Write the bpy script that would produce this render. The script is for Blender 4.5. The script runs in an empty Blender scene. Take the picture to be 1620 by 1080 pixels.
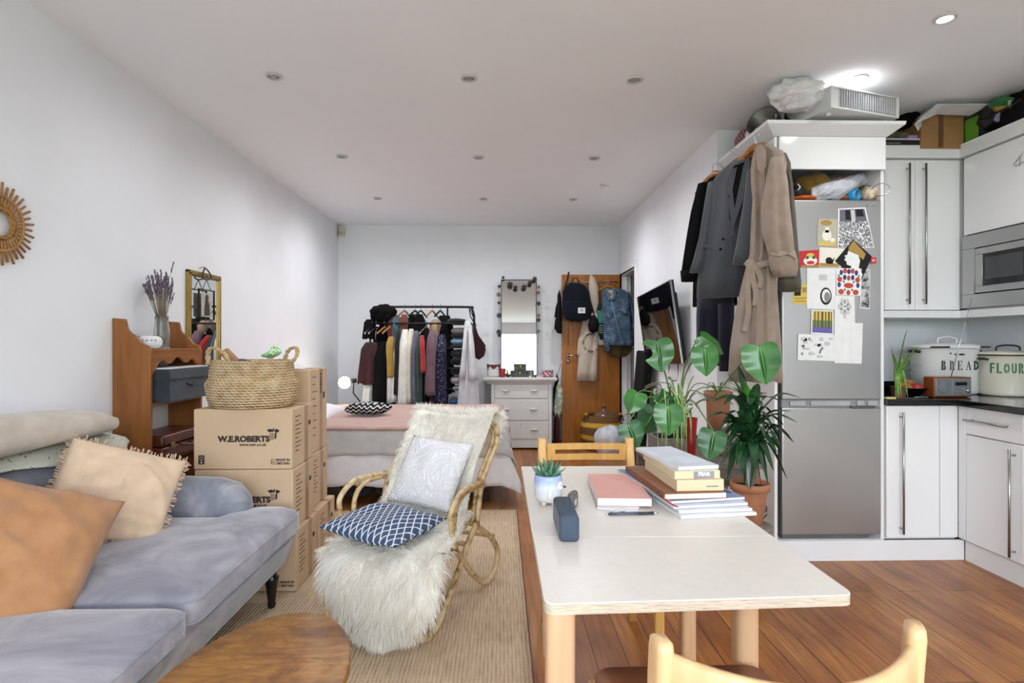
import bpy, bmesh, math, random
from mathutils import Vector, Matrix, Euler, noise as mnoise
random.seed(7)
PI = math.pi
SC = bpy.context.scene
COL = SC.collection
rnd = random.uniform

# ------------------------------------------------------------------ camera frame
CAM_H, FPX, YAW = 1.28, 900.0, 0.0211
CT, ST = math.cos(YAW), math.sin(YAW)
def ray(px, py):
    xc, zc = (px - 810) / FPX, (540 - py) / FPX
    return Vector((xc * CT + ST, CT - xc * ST, zc))
def W(px, py, d):
    "world point seen at a photo pixel at depth d metres in front of the camera"
    return ray(px, py) * d + Vector((0, 0, CAM_H))
def WX(px, py, X):
    r = ray(px, py); return r * (X / r.x) + Vector((0, 0, CAM_H))
def WY(px, py, Y):
    r = ray(px, py); return r * (Y / r.y) + Vector((0, 0, CAM_H))
def WZ(px, py, Z):
    r = ray(px, py); return r * ((Z - CAM_H) / r.z) + Vector((0, 0, CAM_H))

cam_d = bpy.data.cameras.new('camera')
cam_d.sensor_width = 36; cam_d.lens = 20; cam_d.clip_start = 0.05; cam_d.clip_end = 200
cam = bpy.data.objects.new('camera', cam_d); COL.objects.link(cam)
cam.location = (0, 0, CAM_H); cam.rotation_euler = (PI / 2, 0, -YAW)
SC.camera = cam

# ------------------------------------------------------------------ materials
def lin(h):
    if not isinstance(h, str): return tuple(h)[:3]
    h = h.lstrip('#'); o = []
    for i in (0, 2, 4):
        c = int(h[i:i + 2], 16) / 255
        o.append(c / 12.92 if c <= .04045 else ((c + .055) / 1.055) ** 2.4)
    return tuple(o)
def rgba(h): return (*lin(h), 1)
MATS = {}
class NT:
    def __init__(s, name):
        s.m = bpy.data.materials.new(name); s.m.use_nodes = True
        s.n = s.m.node_tree.nodes; s.l = s.m.node_tree.links
        s.b = s.n['Principled BSDF']; s._co = None
    def new(s, t, **kw):
        x = s.n.new(t)
        for k, v in kw.items(): setattr(x, k, v)
        return x
    def link(s, a, b): s.l.new(a, b)
    def co(s, scale=(1, 1, 1), rot=(0, 0, 0), loc=(0, 0, 0)):
        if s._co is None: s._co = s.new('ShaderNodeTexCoord')
        mp = s.new('ShaderNodeMapping')
        mp.inputs['Scale'].default_value = scale; mp.inputs['Rotation'].default_value = rot; mp.inputs['Location'].default_value = loc
        s.link(s._co.outputs['Object'], mp.inputs['Vector']); return mp.outputs['Vector']
    def noise(s, vec, scale, detail=3, rough=.55, dist=0):
        x = s.new('ShaderNodeTexNoise'); s.link(vec, x.inputs['Vector'])
        x.inputs['Scale'].default_value = scale; x.inputs['Detail'].default_value = detail
        x.inputs['Roughness'].default_value = rough; x.inputs['Distortion'].default_value = dist
        return x.outputs['Fac']
    def ramp(s, fac, stops, interp='LINEAR'):
        x = s.new('ShaderNodeValToRGB'); x.color_ramp.interpolation = interp
        e = x.color_ramp.elements
        while len(e) < len(stops): e.new(.5)
        for i, (p, c) in enumerate(stops): e[i].position = p; e[i].color = rgba(c)
        s.link(fac, x.inputs['Fac']); return x.outputs['Color']
    def mix(s, fac, a, b, mode='MIX'):
        x = s.new('ShaderNodeMix', data_type='RGBA', blend_type=mode)
        for sock, v in ((x.inputs['Factor'], fac), (x.inputs['A'], a), (x.inputs['B'], b)):
            pass
        fi = x.inputs[0]; ai = x.inputs[6]; bi = x.inputs[7]
        for i, v in ((fi, fac), (ai, a), (bi, b)):
            if hasattr(v, 'is_output'): s.link(v, i)
            elif i is fi: i.default_value = v
            else: i.default_value = rgba(v)
        return x.outputs[2]
    def math(s, op, a, b=0):
        x = s.new('ShaderNodeMath', operation=op)
        for i, v in ((0, a), (1, b)):
            if hasattr(v, 'is_output'): s.link(v, x.inputs[i])
            else: x.inputs[i].default_value = v
        return x.outputs[0]
    def sep(s, vec):
        x = s.new('ShaderNodeSeparateXYZ'); s.link(vec, x.inputs[0]); return x.outputs
    def bump(s, h, strength=.3, dist=.002):
        x = s.new('ShaderNodeBump'); x.inputs['Strength'].default_value = strength; x.inputs['Distance'].default_value = dist
        s.link(h, x.inputs['Height']); s.link(x.outputs['Normal'], s.b.inputs['Normal'])
    def set(s, col=None, rough=.5, metal=0, spec=.5, **kw):
        if col is not None:
            if hasattr(col, 'is_output'): s.link(col, s.b.inputs['Base Color'])
            else: s.b.inputs['Base Color'].default_value = rgba(col)
        s.b.inputs['Roughness'].default_value = rough; s.b.inputs['Metallic'].default_value = metal
        s.b.inputs['Specular IOR Level'].default_value = spec
        for k, v in kw.items(): s.b.inputs[k].default_value = v
        return s.m
def mat(name, col, rough=.5, metal=0, spec=.5, var=.06, vscale=8, bump=0, bscale=60, bdist=.002, **kw):
    "plain procedural surface: base colour with slight noise variation and optional noise bump"
    if name in MATS: return MATS[name]
    t = NT(name); v = t.co()
    base = lin(col)
    if var:
        n = t.noise(v, vscale, 3)
        a = tuple(max(0, c * (1 - var * 2)) for c in base); b = tuple(min(1, c * (1 + var * 2)) for c in base)
        c = t.ramp(n, [(.3, a), (.7, b)])
    else: c = col
    if bump: t.bump(t.noise(v, bscale, 4), bump, bdist)
    MATS[name] = t.set(c, rough, metal, spec, **kw); return MATS[name]
def fabric(name, col, col2=None, rough=.95, weave=420, sheen=.25, var=.1, vscale=14, bump=.35, wrinkle=0):
    if name in MATS: return MATS[name]
    t = NT(name); v = t.co()
    base = lin(col); b2 = lin(col2) if col2 else tuple(c * (1 - var * 2) for c in base)
    c = t.ramp(t.noise(v, vscale, 4), [(.35, b2), (.65, base)])
    h = t.noise(v, weave, 2)
    if wrinkle:
        h = t.math('ADD', h, t.math('MULTIPLY', t.noise(v, 9, 3, dist=1.0), wrinkle))
    t.bump(h, bump, .0025)
    MATS[name] = t.set(c, rough, 0, .2, **{'Sheen Weight': sheen, 'Sheen Roughness': .5}); return MATS[name]
def wood(name, c1, c2, c3=None, grain=(1, 1, 14), rough=.45, scale=3.0, knots=True, bump=.08, coat=0):
    "grain: mapping scale, large across the grain and small along it"
    if name in MATS: return MATS[name]
    t = NT(name); v = t.co(grain)
    n1 = t.noise(v, scale, 6, .6, .6)
    c = t.ramp(n1, [(.25, c2), (.5, c1), (.75, c3 or c1)])
    n2 = t.noise(t.co(tuple(g * 3 for g in grain)), scale * 4, 3)
    c = t.mix(t.math('MULTIPLY', n2, .35), c, c2)
    t.bump(n2, bump, .001)
    MATS[name] = t.set(c, rough, 0, .4, **{'Coat Weight': coat, 'Coat Roughness': .15}); return MATS[name]
def metal(name, col, rough=.3, aniso=0):
    return mat(name, col, rough, 1, .5, .03, 30)
def emit(name, col, strength):
    if name in MATS: return MATS[name]
    t = NT(name); t.set(col, .5); t.b.inputs['Emission Color'].default_value = rgba(col); t.b.inputs['Emission Strength'].default_value = strength
    MATS[name] = t.m; return t.m

# ------------------------------------------------------------------ objects
def wloc(o):
    v = Vector((0, 0, 0))
    while o is not None: v += o.location; o = o.parent
    return v
def tag(o, label=None, cat=None, group=None, kind=None):
    if label: o['label'] = label
    if cat: o['category'] = cat
    if group: o['group'] = group
    if kind: o['kind'] = kind
    return o
def thing(name, label, cat, loc=(0, 0, 0), rot=0, group=None):
    o = bpy.data.objects.new(name, None); COL.objects.link(o); o.empty_display_size = .05
    o.location = loc
    o.rotation_euler = (0, 0, rot) if not hasattr(rot, '__len__') else rot
    return tag(o, label, cat, group)
def kids(o): return [c for c in bpy.data.objects if c.parent is o]
def dup(o, parent=None, label=None, loc=None, rot=None, **kw):
    ch = list(o.children)
    c = o.copy(); COL.objects.link(c)
    if parent is not None: c.parent = parent
    if label: c['label'] = label
    if loc is not None: c.location = loc
    if rot is not None: c.rotation_euler = (0, 0, rot) if not hasattr(rot, '__len__') else rot
    for k in ch: dup(k, c)
    return c

class MB:
    "collects geometry (world or local coordinates) for one mesh object"
    def __init__(s): s.bm = bmesh.new(); s.mi = 0
    def _v(s, pts): return [s.bm.verts.new(p) for p in pts]
    def face(s, vs, smooth=False):
        try: f = s.bm.faces.new(vs)
        except ValueError: return None
        f.material_index = s.mi; f.smooth = smooth; return f
    def poly(s, pts, smooth=False): return s.face(s._v(pts), smooth)
    def box(s, x0, x1, y0, y1, z0, z1, bev=0, seg=2, M=None):
        P = [(x0, y0, z0), (x1, y0, z0), (x1, y1, z0), (x0, y1, z0), (x0, y0, z1), (x1, y0, z1), (x1, y1, z1), (x0, y1, z1)]
        vs = s._v([M @ Vector(p) for p in P] if M is not None else P)
        fs = [s.face([vs[i] for i in q]) for q in ((3, 2, 1, 0), (4, 5, 6, 7), (0, 1, 5, 4), (1, 2, 6, 5), (2, 3, 7, 6), (3, 0, 4, 7))]
        if bev: s.bevel(fs, bev, seg)
        return vs
    def cbox(s, c, size, rot=(0, 0, 0), bev=0, seg=2):
        M = Matrix.Translation(Vector(c)) @ Euler(rot).to_matrix().to_4x4()
        a, b, d = size[0] / 2, size[1] / 2, size[2] / 2
        return s.box(-a, a, -b, b, -d, d, bev, seg, M)
    def bevel(s, fs, w, seg=2):
        es = {e for f in fs if f and f.is_valid for e in f.edges}
        r = bmesh.ops.bevel(s.bm, geom=list(es), offset=w, segments=seg, profile=.5, affect='EDGES', clamp_overlap=True)
        for f in r['faces']: f.material_index = s.mi; f.smooth = True
        for f in fs:
            if f.is_valid: f.smooth = False
    def prism(s, pts, axis, a, b, bev=0, M=None, smooth=False, seg=2):
        "2D outline pts extruded along axis from a to b; x: pts are (y,z), y: (x,z), z: (x,y)"
        def P(p, t):
            v = {'x': (t, p[0], p[1]), 'y': (p[0], t, p[1]), 'z': (p[0], p[1], t)}[axis]
            return M @ Vector(v) if M is not None else v
        A = s._v([P(p, a) for p in pts]); B = s._v([P(p, b) for p in pts]); n = len(pts)
        fs = [s.face(A[::-1]), s.face(B)]
        sd = [s.face([A[i], A[(i + 1) % n], B[(i + 1) % n], B[i]], smooth) for i in range(n)]
        if bev:
            es = {e for f in fs if f for e in f.edges}
            r = bmesh.ops.bevel(s.bm, geom=list(es), offset=bev, segments=seg, profile=.5, affect='EDGES', clamp_overlap=True)
            for f in r['faces']: f.material_index = s.mi; f.smooth = True
        return fs
    def tube(s, path, r, n=8, closed=False, caps=True, flat=1.0, up=None):
        "round (or flattened) bar along a path; r a number or one per point"
        path = [Vector(p) for p in path]; m = len(path)
        R = list(r) if hasattr(r, '__len__') else [r] * m
        rings = []; N = None
        for i, p in enumerate(path):
            if closed: t = path[(i + 1) % m] - path[i - 1]
            else: t = path[min(i + 1, m - 1)] - path[max(i - 1, 0)]
            if t.length < 1e-9: t = Vector((0, 0, 1))
            t.normalize()
            if N is None:
                N = Vector(up) if up is not None else (Vector((0, 0, 1)) if abs(t.z) < .9 else Vector((1, 0, 0)))
            N = (N - t * N.dot(t))
            if N.length < 1e-6: N = t.orthogonal()
            N.normalize(); B = t.cross(N)
            rings.append(s._v([p + (N * math.cos(2 * PI * k / n) * flat + B * math.sin(2 * PI * k / n)) * R[i] for k in range(n)]))
        for i in range(m if closed else m - 1):
            a, b = rings[i], rings[(i + 1) % m]
            for k in range(n): s.face([a[k], a[(k + 1) % n], b[(k + 1) % n], b[k]], True)
        if caps and not closed: s.face(rings[0][::-1]); s.face(rings[-1])
        return rings
    def loft(s, rings, closed=True, caps=(True, True), smooth=True):
        R = [s._v(r) for r in rings]; n = len(R[0])
        for a, b in zip(R, R[1:]):
            for k in range(n if closed else n - 1): s.face([a[k], a[(k + 1) % n], b[(k + 1) % n], b[k]], smooth)
        if caps[0]: s.face(R[0][::-1], smooth)
        if caps[1]: s.face(R[-1], smooth)
        return R
    def lathe(s, prof, c=(0, 0, 0), n=24, rot=None, caps=(True, True), sx=1, sy=1):
        M = Matrix.Translation(Vector(c)) @ (Euler(rot).to_matrix().to_4x4() if rot is not None else Matrix())
        return s.loft([[M @ Vector((r * sx * math.cos(2 * PI * k / n), r * sy * math.sin(2 * PI * k / n), z)) for k in range(n)] for r, z in prof], True, caps)
    def ball(s, c, r, n=14, m=9, sx=1, sy=1, sz=1):
        return s.lathe([(r * math.sin(PI * (i + .02) / (m + .04)), -r * sz * math.cos(PI * (i + .02) / (m + .04))) for i in range(m + 1)], c, n, sx=sx, sy=sy)
    def grid(s, fn, nu, nv, cu=False, cv=False, smooth=True):
        G = [[s.bm.verts.new(fn(i / (nu if cu else nu - 1), j / (nv if cv else nv - 1))) for j in range(nv)] for i in range(nu)]
        for i in range(nu if cu else nu - 1):
            for j in range(nv if cv else nv - 1):
                s.face([G[i][j], G[(i + 1) % nu][j], G[(i + 1) % nu][(j + 1) % nv], G[i][(j + 1) % nv]], smooth)
        return G
    def sheet(s, fn, nu, nv, th=.004):
        "surface with thickness: top from fn, offset down the normal"
        e = 1e-3
        def nrm(u, v):
            u0, u1, v0, v1 = max(u - e, 0), min(u + e, 1), max(v - e, 0), min(v + e, 1)
            a = Vector(fn(u1, v)) - Vector(fn(u0, v)); b = Vector(fn(u, v1)) - Vector(fn(u, v0))
            c = a.cross(b); return c.normalized() if c.length > 1e-12 else Vector((0, 0, 1))
        A = s.grid(fn, nu, nv)
        B = [[s.bm.verts.new(A[i][j].co - nrm(i / (nu - 1), j / (nv - 1)) * th) for j in range(nv)] for i in range(nu)]
        for i in range(nu - 1):
            for j in range(nv - 1): s.face([B[i][j], B[i][j + 1], B[i + 1][j + 1], B[i + 1][j]], True)
        for i in range(nu - 1):
            s.face([A[i][0], B[i][0], B[i + 1][0], A[i + 1][0]]); s.face([A[i][-1], A[i + 1][-1], B[i + 1][-1], B[i][-1]])
        for j in range(nv - 1):
            s.face([A[0][j], A[0][j + 1], B[0][j + 1], B[0][j]]); s.face([A[-1][j], B[-1][j], B[-1][j + 1], A[-1][j + 1]])
    def xf(s, M):
        bmesh.ops.transform(s.bm, matrix=M, verts=s.bm.verts); return s
    def obj(s, name, m, parent=None, smooth=None, fix=True):
        if fix: bmesh.ops.recalc_face_normals(s.bm, faces=s.bm.faces)
        off = wloc(parent) if parent is not None else Vector((0, 0, 0))
        if off.length: bmesh.ops.translate(s.bm, vec=-off, verts=s.bm.verts)
        me = bpy.data.meshes.new(name)
        if smooth is not None:
            for f in s.bm.faces: f.smooth = smooth
        s.bm.to_mesh(me); s.bm.free()
        for x in (m if isinstance(m, (list, tuple)) else [m]): me.materials.append(x)
        o = bpy.data.objects.new(name, me); COL.objects.link(o)
        if parent is not None: o.parent = parent
        return o
def center_origin(o):
    "moves a single-mesh thing's origin to the bottom centre of its bounds"
    me = o.data; xs = [v.co for v in me.vertices]
    if not xs: return o
    c = Vector(((min(v.x for v in xs) + max(v.x for v in xs)) / 2, (min(v.y for v in xs) + max(v.y for v in xs)) / 2, min(v.z for v in xs)))
    me.transform(Matrix.Translation(-c)); o.location = o.location + c
    return o
def solo(mb, name, m, label, cat, group=None, kind=None, **kw):
    o = mb.obj(name, m, **kw); center_origin(o); return tag(o, label, cat, group, kind)
def struct(name, mb, m, parent=None):
    o = mb.obj(name, m, parent)
    if parent is None: o['kind'] = 'structure'
    return o
def bez(pts, n=8):
    "Catmull-Rom through the points"
    P = [Vector(p) for p in pts]; out = []
    for i in range(len(P) - 1):
        p0, p1, p2, p3 = P[max(i - 1, 0)], P[i], P[i + 1], P[min(i + 2, len(P) - 1)]
        for k in range(n):
            t = k / n
            out.append(.5 * ((2 * p1) + (p2 - p0) * t + (2 * p0 - 5 * p1 + 4 * p2 - p3) * t * t + (3 * p1 - p0 - 3 * p2 + p3) * t ** 3))
    out.append(P[-1]); return out
def rrect(w, h, r, n=5):
    o = []
    for cx, cy, a0 in ((w / 2 - r, h / 2 - r, 0), (-w / 2 + r, h / 2 - r, PI / 2), (-w / 2 + r, -h / 2 + r, PI), (w / 2 - r, -h / 2 + r, 1.5 * PI)):
        for k in range(n + 1):
            a = a0 + PI / 2 * k / n; o.append((cx + r * math.cos(a), cy + r * math.sin(a)))
    return o
def frame_mat(o, x, n):
    "matrix with origin o, local x axis along x, local y up in the plane, z along normal n"
    x = Vector(x).normalized(); n = Vector(n).normalized(); y = n.cross(x).normalized(); x = y.cross(n)
    M = Matrix((x, y, n)).transposed().to_4x4(); M.translation = Vector(o); return M
def lettering(txt, size, M, m, parent, bold=0, squeeze=1, depth=.0008, name='lettering', spacing=1, shear=0):
    "raised print: text in the local xy plane of M, centred"
    cu = bpy.data.curves.new(name, 'FONT'); cu.body = txt; cu.size = size; cu.align_x = 'CENTER'; cu.align_y = 'CENTER'
    cu.extrude = depth; cu.offset = bold; cu.resolution_u = 3; cu.space_character = spacing; cu.shear = shear
    to = bpy.data.objects.new(name, cu); COL.objects.link(to)
    dg = bpy.context.evaluated_depsgraph_get(); me = bpy.data.meshes.new_from_object(to.evaluated_get(dg))
    bpy.data.objects.remove(to)
    me.name = name
    me.transform(Matrix.Diagonal((squeeze, 1, 1, 1))); me.transform(M)
    if parent is not None: me.transform(Matrix.Translation(-wloc(parent)))
    me.materials.clear(); me.materials.append(m)
    o = bpy.data.objects.new(name, me); COL.objects.link(o)
    if parent is not None: o.parent = parent
    return o
def N3(p, s=1): return mnoise.noise(Vector(p) * s)

# ------------------------------------------------------------------ cloth helpers
def cushion(mb, w, h, t, n=18, pinch=.06, lump=.012, seed=0, wr=0):
    "pillow lying in local xy, thickness along z"
    def f(sgn):
        def g(u, v):
            x, y = u * 2 - 1, v * 2 - 1
            ex = (1 - abs(x) ** 2.6); ey = (1 - abs(y) ** 2.6)
            z = t / 2 * (max(ex, 0) * max(ey, 0)) ** .55 * sgn
            k = 1 - pinch * (1 - abs(y)) * 0 
            sx = 1 - pinch * (1 - y * y) * abs(x) ** 3 * .9; sy = 1 - pinch * (1 - x * x) * abs(y) ** 3 * .9
            q = lump * N3((x * 1.7 + seed, y * 1.7, sgn * 2 + seed)) * (ex * ey) ** .5 if ex > 0 and ey > 0 else 0
            if wr and ex > 0 and ey > 0: q += sgn * wr * ((1 - abs(2 * N3((x * 1.3 + y * .9 + seed, y * .7 - x * .4, seed)))) ** 3 + .5 * N3((x * 3 + seed, y * 5, 2))) * min(1, 4 * ex * ey)
            return Vector((x * w / 2 * sx, y * h / 2 * sy, z + q))
        return g
    A = mb.grid(f(1), n, n); B = mb.grid(f(-1), n, n)
    bmesh.ops.remove_doubles(mb.bm, verts=mb.bm.verts, dist=1e-5)
def gsect(z, cx, cy, a, b, amp=0, k=6, ph=0, n=40, pw=2.4, seed=0):
    "one horizontal section of a hanging garment: superellipse with folds"
    o = []
    for i in range(n):
        t = 2 * PI * i / n; c, s_ = math.cos(t), math.sin(t)
        x = a * math.copysign(abs(c) ** (2 / pw), c); y = b * math.copysign(abs(s_) ** (2 / pw), s_)
        f = amp * (math.sin(k * t + ph) + .5 * math.sin((k * 2 + 1) * t + ph * 1.7 + seed))
        L = math.hypot(c * b, s_ * a) or 1
        o.append(Vector((cx + x + f * .3 * c, cy + y + f * (s_ if abs(s_) > .3 else .3 * (1 if s_ >= 0 else -1)), z)))
    return o
# ================================================================== room shell
XL, XR, YB, ZC, YR, XK, YK = -2.07, 1.53, 7.33, 2.77, -1.6, 3.32, 3.98
m_wall = mat('wall_paint', '#eceef2', .85, 0, .2, .012, 2, .05, 90)
m_ceil = mat('ceiling_paint', '#f7f9fe', .9, 0, .2, .012, 2, .05, 80)
m_trim = mat('gloss_white_trim', '#e9e9ea', .35, 0, .4, .01, 5)

def floor_material():
    t = NT('oak_boards')
    v = t.co((1, 1, 1), (0, 0, PI / 2))
    b = t.new('ShaderNodeTexBrick'); t.link(v, b.inputs['Vector'])
    b.offset = .37; b.squash = 1
    b.inputs['Scale'].default_value = 1; b.inputs['Brick Width'].default_value = 2.1; b.inputs['Row Height'].default_value = .128
    b.inputs['Mortar Size'].default_value = .0022; b.inputs['Mortar Smooth'].default_value = .3; b.inputs['Bias'].default_value = 0
    b.inputs['Color1'].default_value = (0, 0, 0, 1); b.inputs['Color2'].default_value = (1, 1, 1, 1); b.inputs['Mortar'].default_value = (.5, .5, .5, 1)
    base = t.ramp(b.outputs['Color'], [(0, '#a0652f'), (.3, '#bb7d3a'), (.6, '#a96a31'), (1, '#c68a47')])
    g = t.noise(t.co((26, 1.2, 1)), 2.2, 7, .62, .8)
    c = t.mix(t.ramp(g, [(.36, '#000000'), (.70, '#dddddd')]), base, '#66350f', 'MIX')
    blot = t.ramp(t.noise(t.co((5, 1.6, 1)), 1.6, 4), [(.42, '#ffffff'), (.75, '#9a6b4a')])
    c = t.mix(.75, c, blot, 'MULTIPLY')
    red = t.noise(t.co((.6, .35, 1)), 1.3, 2)
    c = t.mix(t.math('MULTIPLY', red, .32), c, '#95553a')
    kn = t.ramp(t.noise(t.co((4, 2, 1)), 5, 2), [(.70, '#ffffff'), (.78, '#4a2a14')])
    c = t.mix(.6, c, kn, 'MULTIPLY')
    c = t.mix(b.outputs['Fac'], c, '#2a1509')
    t.bump(t.math('SUBTRACT', t.math('MULTIPLY', g, .25), b.outputs['Fac']), .35, .003)
    return t.set(c, .33, 0, .45)
mb = MB(); mb.box(XL - .1, XK + .1, YR - .1, YB + .1, -.08, 0); struct('floor', mb, floor_material())
mb = MB(); mb.box(XL - .1, XK + .1, YR - .1, YB + .1, ZC, ZC + .1); struct('ceiling', mb, m_ceil)
mb = MB(); mb.box(XL - .1, XL, YR - .1, YB + .1, 0, ZC); struct('wall_left', mb, m_wall)
mb = MB(); mb.box(XL, XK, YB, YB + .1, 0, ZC); struct('wall_back', mb, m_wall)
# right wall with the doorway
DY0, DY1, DZ = 6.33, 7.13, 2.12
mb = MB(); mb.box(XR, XR + .11, YK, DY0, 0, ZC); mb.box(XR, XR + .11, DY1, YB, 0, ZC); mb.box(XR, XR + .11, DY0, DY1, DZ, ZC)
struct('wall_right', mb, m_wall)
mb = MB(); mb.box(XR + .11, XK, YK, YK + .1, 0, ZC); struct('wall_kitchen_back', mb, m_wall)
mb = MB(); mb.box(XK, XK + .1, YR - .1, YK + .1, 0, ZC); struct('wall_kitchen_right', mb, m_wall)
mb = MB(); mb.box(2.55, 2.65, YK + .1, YB, 0, ZC); struct('wall_hallway', mb, m_wall)
# rear wall (behind the camera) with the tall garden windows
WX0, WX1, WZ0, WZ1 = -1.75, 2.9, .12, 2.5
mb = MB()
mb.box(XL, WX0, YR - .1, YR, 0, ZC); mb.box(WX1, XK, YR - .1, YR, 0, ZC)
mb.box(WX0, WX1, YR - .1, YR, 0, WZ0); mb.box(WX0, WX1, YR - .1, YR, WZ1, ZC)
struct('wall_rear', mb, m_wall)
nwin = 3
for i in range(nwin):
    a = WX0 + (WX1 - WX0) * i / nwin; b = WX0 + (WX1 - WX0) * (i + 1) / nwin
    mb = MB()
    for x0, x1, z0, z1 in ((a, a + .05, WZ0, WZ1), (b - .05, b, WZ0, WZ1), (a, b, WZ0, WZ0 + .07), (a, b, WZ1 - .05, WZ1), (a, b, .95, 1.0)):
        mb.box(x0, x1, YR - .08, YR - .02, z0, z1, .004, 1)
    w = struct('window_%d' % (i + 1), mb, m_trim)
mb = MB(); mb.box(WX0, WX1, YR - .05, YR + .12, WZ0 - .03, WZ0, .005); struct('trim_3', mb, m_trim)
# baseboards
mb = MB(); mb.box(XL, XL + .016, YR, YB, 0, .14, .004, 1); struct('baseboard_left', mb, m_trim)
mb = MB(); mb.box(XL + .016, XR, YB - .016, YB, 0, .14, .004, 1); struct('baseboard_back', mb, m_trim)
mb = MB(); mb.box(XR - .016, XR, YK + .02, DY0 - .085, 0, .14, .004, 1); struct('baseboard_right', mb, m_trim)
# door frame: stepped architrave round the opening and the lining
mb = MB()
for k, (w, t) in enumerate(((.075, .014), (.05, .024), (.02, .03))):
    o = .075 - w
    mb.box(XR - t, XR, DY0 - .075 + o, DY0, 0, DZ, .002, 1)
    mb.box(XR - t, XR, DY1, DY1 + .075 - o, 0, DZ, .002, 1)
    mb.box(XR - t, XR, DY0 - .075 + o, DY1 + .075 - o, DZ, DZ + .075 - o, .002, 1)
mb.box(XR, XR + .11, DY0, DY0 + .02, 0, DZ); mb.box(XR, XR + .11, DY1 - .02, DY1, 0, DZ); mb.box(XR, XR + .11, DY0, DY1, DZ - .02, DZ)
mb.box(XR + .05, XR + .065, DY0 + .02, DY0 + .035, 0, DZ - .02); mb.box(XR + .05, XR + .065, DY1 - .035, DY1 - .02, 0, DZ - .02)
struct('trim_1', mb, m_trim)
mb = MB()                                                # white panelled cupboard door across the hall
mb.box(2.51, 2.55, 5.95, 7.1, 0, 2.1, .004); mb.box(2.495, 2.51, 6.05, 6.5, .2, 1.9, .004); mb.box(2.495, 2.51, 6.6, 7.0, .2, 1.9, .004)
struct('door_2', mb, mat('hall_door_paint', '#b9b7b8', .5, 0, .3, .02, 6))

# ------------------------------------------------------------------ daylight and lamps
w = bpy.data.worlds.new('sky'); SC.world = w; w.use_nodes = True
bg = w.node_tree.nodes['Background']; bg.inputs['Color'].default_value = (.85, .91, 1.0, 1); bg.inputs['Strength'].default_value = 5.6
pl = bpy.data.lights.new('window_daylight', 'AREA'); pl.shape = 'RECTANGLE'; pl.size = WX1 - WX0; pl.size_y = WZ1 - WZ0
pl.cycles.is_portal = True
po = bpy.data.objects.new('window_daylight', pl); COL.objects.link(po)
po.location = ((WX0 + WX1) / 2, YR - .11, (WZ0 + WZ1) / 2); po.rotation_euler = (PI / 2, 0, 0)
# the garden outside: lawn and a hedge, seen only in the mirror and the glossy doors
mb = MB(); mb.box(-14, 14, -16, YR - .12, -.3, -.25); struct('ground', mb, mat('garden_ground', '#8d9488', .9, var=.15))
mb = MB()
mb.grid(lambda u, v: Vector((-9 + 18 * u, -9 - .8 * math.sin(PI * v) + .35 * N3((u * 30, v * 9, 1)), -.3 + 2.0 * v + .25 * N3((u * 22, v * 5, 4)))), 90, 14)
solo(mb, 'garden_hedge', mat('hedge_leaf', '#7d9a63', .8, var=.3, vscale=5, bump=.5), 'leafy green garden hedge outside the window behind the viewer', 'hedge')

# ceiling downlights
m_ring = mat('downlight_rim', '#c9c9c9', .35, .2, .5, .01)
m_bulb = mat('unlit_lamp_glass', '#9a9a9a', .2, 0, .6, .05)
m_bulb_on = emit('lit_lamp_glass', '#fff3df', 14)
m_dark = mat('dark_recess', '#3b3b3c', .6)
def downlight(x, y, label, lit, power, group=None):
    t = thing('ceiling_downlight', label, 'downlight', (x, y, ZC), 0, group)
    mb = MB(); mb.lathe([(.046, -.001), (.047, -.006), (.042, -.010), (.034, -.010), (.031, -.004), (.031, -.0005)], (x, y, ZC), 28, caps=(False, False)); mb.obj('rim', m_ring, t)
    mb = MB(); mb.lathe([(.0308, -.0015), (.024, -.0025), (.023, -.006), (.012, -.0075), (.0, -.0076)], (x, y, ZC), 24, caps=(False, False)); mb.obj('bulb', m_bulb_on if lit else m_bulb, t)
    if power:
        L = bpy.data.lights.new('downlight_beam_and_fill', 'SPOT'); L.energy = power; L.spot_size = R_(176); L.spot_blend = 1; L.shadow_soft_size = .04; L.color = (.97, .98, 1)
        o = bpy.data.objects.new('downlight_beam_and_fill', L); COL.objects.link(o); o.location = (x, y, ZC - .03)  # under unlit bulbs the beam is added fill to brighten the far room
R_ = math.radians
rows = [(3.22, 'nearest row'), (4.6, 'middle row'), (5.94, 'row nearest the back wall')]
cols_ = [(-1.27, 'left'), (-.175, 'centre'), (.765, 'right')]
for y, rn in rows:
    for x, cn in cols_:
        downlight(x, y, 'small round recessed ceiling spotlight, %s one of the %s' % (cn, rn), False, 8 if y < 4 else 14 if y < 5 else 23, 'spotlights in three rows on the ceiling')
downlight(2.048, 2.576, 'lit round recessed spotlight on the ceiling at top right', True, 16, 'lit kitchen spotlights')
downlight(2.03, 3.17, 'lit recessed spotlight glowing on the ceiling above the air purifier', True, 5, 'lit kitchen spotlights')
mb = MB(); mb.lathe([(.02, 0), (.02, -.01), (.008, -.02), (.006, -.035), (0, -.036)], (.967, 5.388, ZC), 14); mb.tube([(.967, 5.388, ZC - .012), (1.03, 5.37, ZC - .016)], .005, 6)
solo(mb, 'ceiling_sprinkler', m_ring, 'tiny white fitting on the ceiling to the right of the middle spotlights', 'fitting')
# alarm sensor high in the far left corner
t = thing('alarm_sensor', 'small cream motion sensor high in the far left corner', 'sensor', (-2.0, 7.28, 2.62))
mb = MB(); mb.box(-2.05, -1.985, 7.262, 7.33, 2.62, 2.735, .008); mb.obj('case', mat('cream_plastic', '#d8d2bd', .5), t)
mb = MB(); mb.box(-2.04, -1.995, 7.256, 7.264, 2.635, 2.68, .003); mb.obj('lens', mat('sensor_lens', '#b9b08c', .3), t)

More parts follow.
